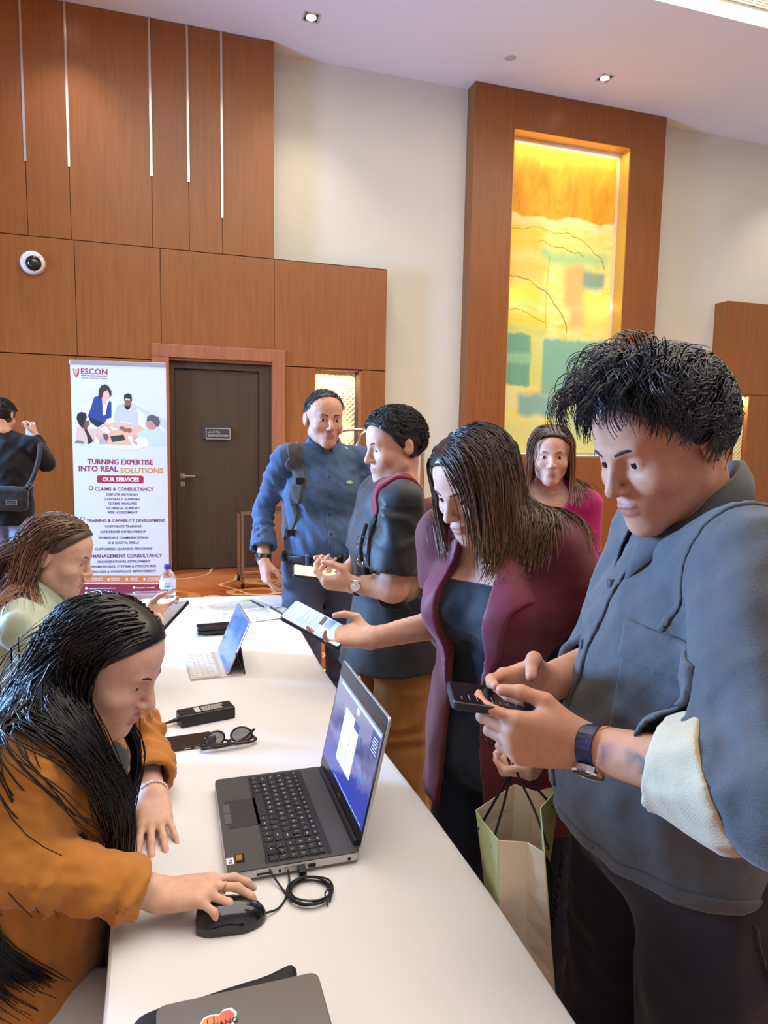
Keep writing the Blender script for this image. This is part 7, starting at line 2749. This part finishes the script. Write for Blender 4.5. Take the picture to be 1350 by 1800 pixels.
MB().tube(smooth_path([(-1.03, 5.72, 1.12), (-.985, 5.735, 1.20), (-.955, 5.765, 1.30), (-.945, 5.82, 1.40), (-.96, 5.90, 1.46), (-1.0, 6.0, 1.46)], 5), .018, 6).build('strap', BAGK, xb, smooth=True)
MB().tube([(-1.02, 5.70, 1.135), (-.99, 5.71, 1.165), (-.975, 5.705, 1.155), (-1.005, 5.695, 1.12)], .004, 6, True).build('strap_buckle', CHROME, xb)

# ---------------------------------------------------------------- roll-up banner
bn = empty('rollup_banner', (-0.417, 6.662, 0), 'white roll-up banner with dark red lettering about consultancy services by the door', 'banner', rz=math.atan2(-0.123, 0.81))
RZ = Matrix.Rotation(math.atan2(-0.123, 0.81), 4, 'Z')
BW = 0.82
ALU = mat('banner_aluminium', (196, 192, 196), 0.3, 0.7)


def BX(px):
    return max(-0.404, min(0.404, (px - 216.0) / 161.5 * BW))


def BZ(py):
    return (1057.5 - py) * 0.00514


MB().box((-0.43, -0.05, 0.012), (0.43, 0.05, 0.075)).build('cassette', ALU, bn, local=True, bevel=0.012)
for x in (-0.27, 0.22):
    MB().box((x - 0.05, -0.17, 0.0), (x + 0.05, 0.02, 0.012)).build('foot', ALU, bn, local=True)
MB().tube([(0, 0.035, 0.07), (0, 0.03, 2.16)], 0.008, 8).build('support_pole', ALU, bn, local=True)
MB().box((-0.412, -0.012, 2.155), (0.412, 0.012, 2.192)).build('top_rail', ALU, bn, local=True, bevel=0.003)
BANM = bpy.data.materials.new('banner_vinyl')
BANM.use_nodes = True
t = NT(BANM)
t.b.inputs['Base Color'].default_value = lin((208, 206, 216)) + (1,)
t.b.inputs['Roughness'].default_value = 0.5
sheet_ = MB().box((-BW / 2, -0.002, 0.07), (BW / 2, 0.0, 2.16)).build('printed_sheet', BANM, bn, local=True)
FL = {}


def flat(name, rgb):
    k = 'print_%d_%d_%d' % rgb
    return mat(k, rgb, 0.5)


def bpoly(name, poly, rgb, layer, parent=None, kind='z'):
    pts = [(BX(130 + x * 0.13333), BZ(630 + y * 0.13333)) for x, y in poly] if kind == 'z' else [(BX(x), BZ(y)) for x, y in poly]
    a = sum(pts[i][0] * pts[(i + 1) % len(pts)][1] - pts[(i + 1) % len(pts)][0] * pts[i][1] for i in range(len(pts)))
    if a < 0:
        pts = pts[::-1]
    return MB().prism(pts, 0.0004, (0, -0.002 - 0.0005 * layer, 0), (1, 0, 0), (0, 0, 1)).build(name, flat(name, rgb), parent or sheet_, local=True)


def btext(text, px, base, wpx, cap, rgb, bold=0.03, name='lettering'):
    o = Vector((BX(px), -0.0034, BZ(base)))
    w = bn.location + RZ @ o
    lettering(name, text, cap, flat(name, rgb), bn, w, RZ @ Vector((1, 0, 0)), (0, 0, 1), width=wpx / 161.5 * BW, bold=bold)
    rec = PENDING_TEXT.pop()
    PENDING_TEXT.append(rec[:4] + (o, Vector((1, 0, 0)), Vector((0, 0, 1)), Vector((0, -1, 0)), rec[8]))


DR, GY, OR = (150, 38, 58), (92, 84, 104), (206, 142, 66)
# printed meeting picture
bpoly('picture_ground', [(20, 640), (300, 560), (700, 430), (1265, 760), (1265, 1090), (700, 1160), (60, 1090)], (214, 214, 222), 1)
bpoly('picture_ground', [(690, 480), (850, 560), (1262, 760), (1262, 890), (880, 620)], (196, 192, 194), 2)
bpoly('printed_table', [(330, 900), (470, 820), (640, 800), (900, 830), (980, 900), (960, 1000), (760, 1100), (420, 1090), (330, 990)], (222, 172, 136), 2)
bpoly('printed_paper', [(385, 890), (500, 850), (620, 890), (480, 950)], (232, 232, 236), 3)
bpoly('printed_paper', [(745, 990), (960, 930), (1010, 1090), (830, 1165)], (226, 228, 238), 3)
bpoly('printed_tablet', [(520, 985), (690, 960), (712, 1030), (545, 1062)], (58, 58, 54), 4)
bpoly('printed_jacket', [(330, 480), (400, 455), (430, 520), (445, 640), (430, 715), (520, 520), (545, 540), (540, 740), (480, 760), (450, 820), (360, 860), (270, 800), (245, 720), (290, 600)], (44, 64, 124), 3)
bpoly('printed_trousers', [(250, 730), (450, 815), (360, 870), (290, 820)], (40, 42, 58), 4)
bpoly('printed_shirt', [(430, 520), (475, 505), (500, 530), (470, 700), (435, 718)], (230, 226, 228), 4)
bpoly('printed_skin', [(432, 500), (440, 420), (480, 390), (520, 410), (522, 470), (490, 515), (470, 580), (445, 560)], (226, 172, 150), 5)
bpoly('printed_hair', [(385, 480), (390, 380), (425, 325), (470, 308), (515, 335), (548, 400), (545, 470), (525, 440), (500, 375), (450, 410), (430, 480), (415, 510)], (62, 46, 42), 6)
bpoly('printed_skin', [(450, 800), (500, 840), (575, 920), (560, 942), (520, 925), (445, 835)], (222, 166, 144), 5)
bpoly('printed_shirt', [(680, 545), (760, 620), (800, 540), (855, 580), (880, 720), (870, 830), (800, 880), (790, 800), (650, 790), (640, 870), (580, 810), (575, 720), (610, 590)], (190, 188, 208), 3)
bpoly('printed_skin', [(708, 500), (800, 510), (790, 590), (760, 630), (725, 610)], (140, 92, 76), 4)
bpoly('printed_beard', [(706, 560), (725, 580), (770, 585), (790, 560), (775, 620), (745, 635), (715, 610)], (46, 34, 34), 5)
bpoly('printed_hair', [(705, 505), (710, 440), (755, 418), (800, 435), (808, 520), (795, 520), (780, 490), (725, 485)], (44, 38, 40), 5)
bpoly('printed_skin', [(635, 860), (690, 850), (720, 880), (770, 870), (805, 900), (770, 935), (700, 920), (645, 890)], (146, 98, 80), 4)
bpoly('printed_jacket', [(110, 850), (190, 880), (230, 960), (215, 900), (300, 880), (460, 960), (430, 1000), (310, 950), (320, 1060), (230, 1090), (90, 1080), (85, 950)], (212, 178, 158), 4)
bpoly('printed_top', [(190, 900), (225, 895), (305, 1050), (240, 1095), (225, 980)], (50, 44, 50), 5)
bpoly('printed_skin', [(190, 800), (250, 780), (265, 830), (235, 865), (225, 930), (180, 890)], (122, 78, 62), 5)
bpoly('printed_hair', [(100, 760), (115, 700), (160, 675), (215, 685), (230, 740), (205, 800), (185, 840), (180, 890), (130, 840)], (34, 30, 34), 6)
bpoly('printed_skin', [(425, 960), (480, 955), (500, 1000), (470, 1050), (440, 1010)], (122, 78, 62), 5)
bpoly('printed_shirt', [(870, 940), (1000, 860), (1080, 900), (1140, 860), (1220, 940), (1225, 1080), (1020, 1105), (980, 1000), (880, 1010), (850, 970)], (190, 204, 234), 4)
bpoly('printed_skin', [(985, 780), (1080, 780), (1120, 850), (1075, 890), (1010, 880), (975, 820)], (196, 138, 118), 5)
bpoly('printed_hair', [(990, 780), (1000, 715), (1060, 690), (1140, 720), (1165, 790), (1140, 850), (1100, 830), (1060, 770)], (92, 88, 92), 6)
bpoly('printed_skin', [(800, 970), (860, 955), (870, 990), (830, 1030), (870, 1070), (850, 1100), (805, 1050)], (210, 156, 134), 6)
bpoly('printed_chair', [(60, 1080), (90, 1045), (170, 1050), (190, 1090)], (120, 116, 126), 5)
bpoly('printed_chair', [(370, 1090), (390, 1015), (440, 1010), (485, 1080)], (166, 164, 174), 5)
# emblem and name
bpoly('emblem', [(139.5, 646), (142, 644.5), (142.2, 652), (145.2, 658), (144.6, 662), (140.2, 655)], (190, 130, 90), 1, kind='p')
bpoly('emblem', [(150.2, 646), (147.8, 644.5), (147.6, 652), (144.8, 658), (144.8, 662), (149.6, 655)], (166, 60, 80), 1, kind='p')
bpoly('emblem', [(143, 647), (144.3, 646), (144.3, 656), (143, 653)], (206, 150, 80), 1, kind='p')
bpoly('emblem', [(145.3, 646), (146.8, 647), (146.8, 653), (145.3, 656)], (206, 150, 80), 1, kind='p')
btext('ESCON', 175, 654.5, 44, 0.052, DR, 0.02)
btext('EXPERT SOLUTIONS CONSULTANCY', 175, 658.2, 44, 0.011, DR, 0.02)
btext('EXPERTISE - SOLUTIONS - TRAINING', 175, 662.2, 44, 0.009, (150, 110, 120), 0.0)
btext('TURNING EXPERTISE', 215.5, 810.5, 112, 0.047, DR, 0.03)
btext('INTO REAL', 177.5, 823, 67, 0.050, DR, 0.03)
btext('SOLUTIONS', 252, 825.5, 74, 0.050, OR, 0.03)
MB().rbox(80 / 161.5 * BW, 0.070, 0.0005, 0.018, (BX(215), -0.0022, BZ(837)), (1, 0, 0), (0, 0, 1), seg=6).build('heading_pill', flat('p', (160, 40, 56)), sheet_, local=True)
btext('OUR SERVICES', 215.5, 840.6, 63, 0.036, (240, 232, 232), 0.05)
btext('CLAIMS & CONSULTANCY', 221, 857.3, 101, 0.033, (120, 48, 84), 0.02)
btext('TRAINING & CAPABILITY DEVELOPMENT', 223, 913.3, 136, 0.030, (120, 48, 84), 0.02)
btext('MANAGEMENT CONSULTANCY', 224, 977.6, 121, 0.034, (120, 48, 84), 0.02)
for px, py in ((164.2, 853), (148.3, 907.3), (157.5, 971.5)):
    hx = [(px + 4.3 * math.cos(math.radians(60 * k)), py + 4.3 * math.sin(math.radians(60 * k))) for k in range(6)]
    hy = [(px + 2.6 * math.cos(math.radians(60 * k)), py + 2.6 * math.sin(math.radians(60 * k))) for k in range(6)]
    bpoly('bullet_hexagon', hx, (104, 40, 80), 1, kind='p')
    bpoly('bullet_hexagon', hy, (232, 224, 234), 2, kind='p')
for s_, base, w in (('DISPUTE ADVISORY', 865.9, 55), ('CONTRACT ADVISORY', 874.2, 61), ('CLAIMS ANALYSIS', 882, 50), ('TECHNICAL SUPPORT', 890.4, 59.5), ('RISK ASSESSMENT', 897.9, 51.5), ('CORPORATE TRAINING', 923, 63), ('LEADERSHIP DEVELOPMENT', 932.7, 79),
                    ('WORKPLACE COMMUNICATION', 943.7, 86.7), ('AI & DIGITAL SKILLS', 952.7, 54.5), ('CUSTOMIZED LEARNING PROGRAMS', 963.6, 100), ('ORGANIZATIONAL DEVELOPMENT', 986.8, 93), ('FRAMEWORKS, SYSTEMS & STRUCTURES', 995.5, 112), ('PROCESS & WORKPLACE IMPROVEMENT', 1004.8, 112)):
    btext(s_, 217.5, base, w, 0.0215, GY, 0.02)
bpoly('colour_band', [(136, 1009), (297.2, 1012), (297.2, 1025), (136, 1022)], (196, 124, 70), 1, kind='p')
bpoly('colour_band', [(136, 1025), (297.2, 1028), (297.2, 1048), (136, 1046.5)], (134, 44, 62), 1, kind='p')
WH = (238, 228, 220)
for a, b, px, w in (('COMPLIANCE', 'EXPERIENCE', 171, 19), ('PROVEN', 'EXPERTISE', 202, 14), ('RESULTS', 'DRIVEN', 235, 13), ('QATAR BASED &', 'GLOBAL REACH', 270, 24)):
    btext(a, px, 1016 + (px - 171) * .012, w, 0.011, WH, 0.02)
    btext(b, px, 1019.3 + (px - 171) * .012, w, 0.011, WH, 0.02)
for px in (190.5, 222, 253):
    bpoly('round_mark', [(px + 2.6 * math.cos(k * .7854), 1016.8 + (px - 171) * .012 + 2.6 * math.sin(k * .7854)) for k in range(8)], (226, 196, 170), 2, kind='p')
btext('info@expertsolutionsconsult.com', 179, 1034.4, 47, 0.013, WH, 0.01)
btext('expertsolutionsconsu.com', 175, 1042.6, 39, 0.013, WH, 0.01)
btext('50622690 | 33144885', 255, 1034.6, 32, 0.013, WH, 0.01)
btext('MIRQAB HUB BUSINESS CENTER', 261, 1042, 48, 0.012, WH, 0.01)
btext('OFFICE 3 RD FLR, BLOCK F', 261, 1046.2, 46, 0.012, WH, 0.01)
for px, py in ((151.5, 1032.8), (151, 1041), (234.5, 1033), (234, 1042.5)):
    bpoly('round_mark', [(px + 2.4 * math.cos(k * .7854), py + 2.4 * math.sin(k * .7854)) for k in range(8)], WH, 2, kind='p')


# ---------------------------------------------------------------- trolleys by the wall
def caster(x, y, parent, r=0.045):
    c = MB().box((x - 0.012, y - 0.03, 2 * r - 0.02), (x + 0.012, y + 0.03, 2 * r + 0.02)).build('caster', STEEL, parent)
    MB().lathe([(r, -0.014), (r, 0.014)], (x, y + 0.01, r + 0.001), (1, 0, 0), 20).build('wheel', BLACKP, c)
    MB().lathe([(r * 0.55, -0.017), (r * 0.55, 0.017)], (x, y + 0.01, r + 0.001), (1, 0, 0), 16).build('wheel_hub', STEEL, c)


tt = empty('service_trolley', (1.05, 7.15, 0), 'low brushed metal frame trolley on casters in front of the dark door', 'trolley')
x0, x1, y0, y1 = 0.70, 1.42, 6.95, 7.36
zt_, zb_ = 0.775, 0.13
for x in (x0, x1):
    for y in (y0, y1):
        MB().box((x - 0.014, y - 0.014, zb_), (x + 0.014, y + 0.014, zt_)).build('post', STEEL, tt)
        caster(x, y, tt)
for z, h in ((zt_, 0.035), (zb_, 0.028)):
    for y in (y0, y1):
        MB().box((x0 - 0.018, y - 0.018, z - h / 2), (x1 + 0.018, y + 0.018, z + h / 2)).build('rail', STEEL, tt)
    for x in (x0, x1):
        MB().box((x - 0.018, y0, z - h / 2), (x + 0.018, y1, z + h / 2)).build('rail', STEEL, tt)
MB().box((x0, y0, zt_ + 0.017), (x1, y1, zt_ + 0.022)).build('dark_top', mat('trolley_top', (52, 40, 32), 0.4), tt)


def bell_cart(x, y, label, h, w=0.62, d=1.0):
    o = empty('luggage_trolley', (x, y, 0), label, 'trolley', 'chrome luggage trolleys')
    MB().rbox(w + 0.1, d + 0.1, 0.05, 0.08, (x, y, 0.17)).build('deck', mat('deck_carpet', (96, 34, 30), 0.9), o)
    MB().tube([(x + sx * (w / 2 + 0.05), y + sy * (d / 2 + 0.05), 0.2) for sx, sy in ((-1, -1), (1, -1), (1, 1), (-1, 1))], 0.02, 8, True).build('bumper', CHROME, o)
    for sx, sy in ((-1, -1), (1, -1), (1, 1), (-1, 1)):
        caster(x + sx * w * 0.4, y + sy * d * 0.4, o, 0.07)
    for sy in (-1, 1):
        pts = [(x - w / 2, y + sy * d / 2, 0.2), (x - w / 2, y + sy * d / 2, h - 0.16), (x - w / 2 + 0.03, y + sy * d / 2, h - 0.07), (x - w / 2 + 0.10, y + sy * d / 2, h - 0.015), (x - w / 2 + 0.19, y + sy * d / 2, h),
               (x + w / 2 - 0.19, y + sy * d / 2, h), (x + w / 2 - 0.10, y + sy * d / 2, h - 0.015), (x + w / 2 - 0.03, y + sy * d / 2, h - 0.07), (x + w / 2, y + sy * d / 2, h - 0.16), (x + w / 2, y + sy * d / 2, 0.2)]
        MB().tube(pts, 0.019, 10).build('hoop', CHROME, o, smooth=True)
    MB().tube([(x, y - d / 2, h), (x, y + d / 2, h)], 0.016, 10).build('top_bar', CHROME, o, smooth=True)
    MB().tube([(x, y, h + 0.01), (x, y, h - 0.08)], 0.024, 10).build('hanger_block', CHROME, o)
    return o


bell_cart(2.03, 6.75, 'chrome luggage trolley with rounded hoops behind the man in the blue shirt', 1.64, 0.66)
bell_cart(3.95, 6.3, 'shorter chrome luggage trolley below the lit painting', 1.40, 0.9)

# ---------------------------------------------------------------- chairs of the two seated women
CHAIRF = mat('chair_plum', (64, 48, 62), 0.8, bump=0.2, bscale=400)
ch0 = None


def make_chair(x, y, label):
    o = empty('banquet_chair', (x, y, 0), label, 'chair', 'banquet chairs of the seated women')
    MB().rbox(0.44, 0.45, 0.06, 0.06, (0, 0, 0.385)).build('seat', CHAIRF, o, local=True, bevel=0.015)
    MB().rbox(0.40, 0.44, 0.045, 0.06, (-0.262, 0, 0.71), (0, 1, 0), (-0.12, 0, 0.99)).build('backrest', CHAIRF, o, local=True, bevel=0.012)
    for sx, sy in ((1, -1), (1, 1)):
        MB().tube([(0.19 * sx, 0.19 * sy, 0.39), (0.21 * sx, 0.20 * sy, 0.0)], 0.012, 8).build('leg', STEEL, o, local=True)
    for sy in (-1, 1):
        MB().tube([(-0.30, 0.17 * sy, 0.90), (-0.235, 0.19 * sy, 0.42), (-0.24, 0.20 * sy, 0.0)], 0.012, 8).build('leg', STEEL, o, local=True)
    return o


make_chair(-0.325, 1.265, 'plum banquet chair under the woman in the ochre blazer')
make_chair(-0.545, 2.235, 'plum banquet chair under the woman in pale green')
finish_lettering()
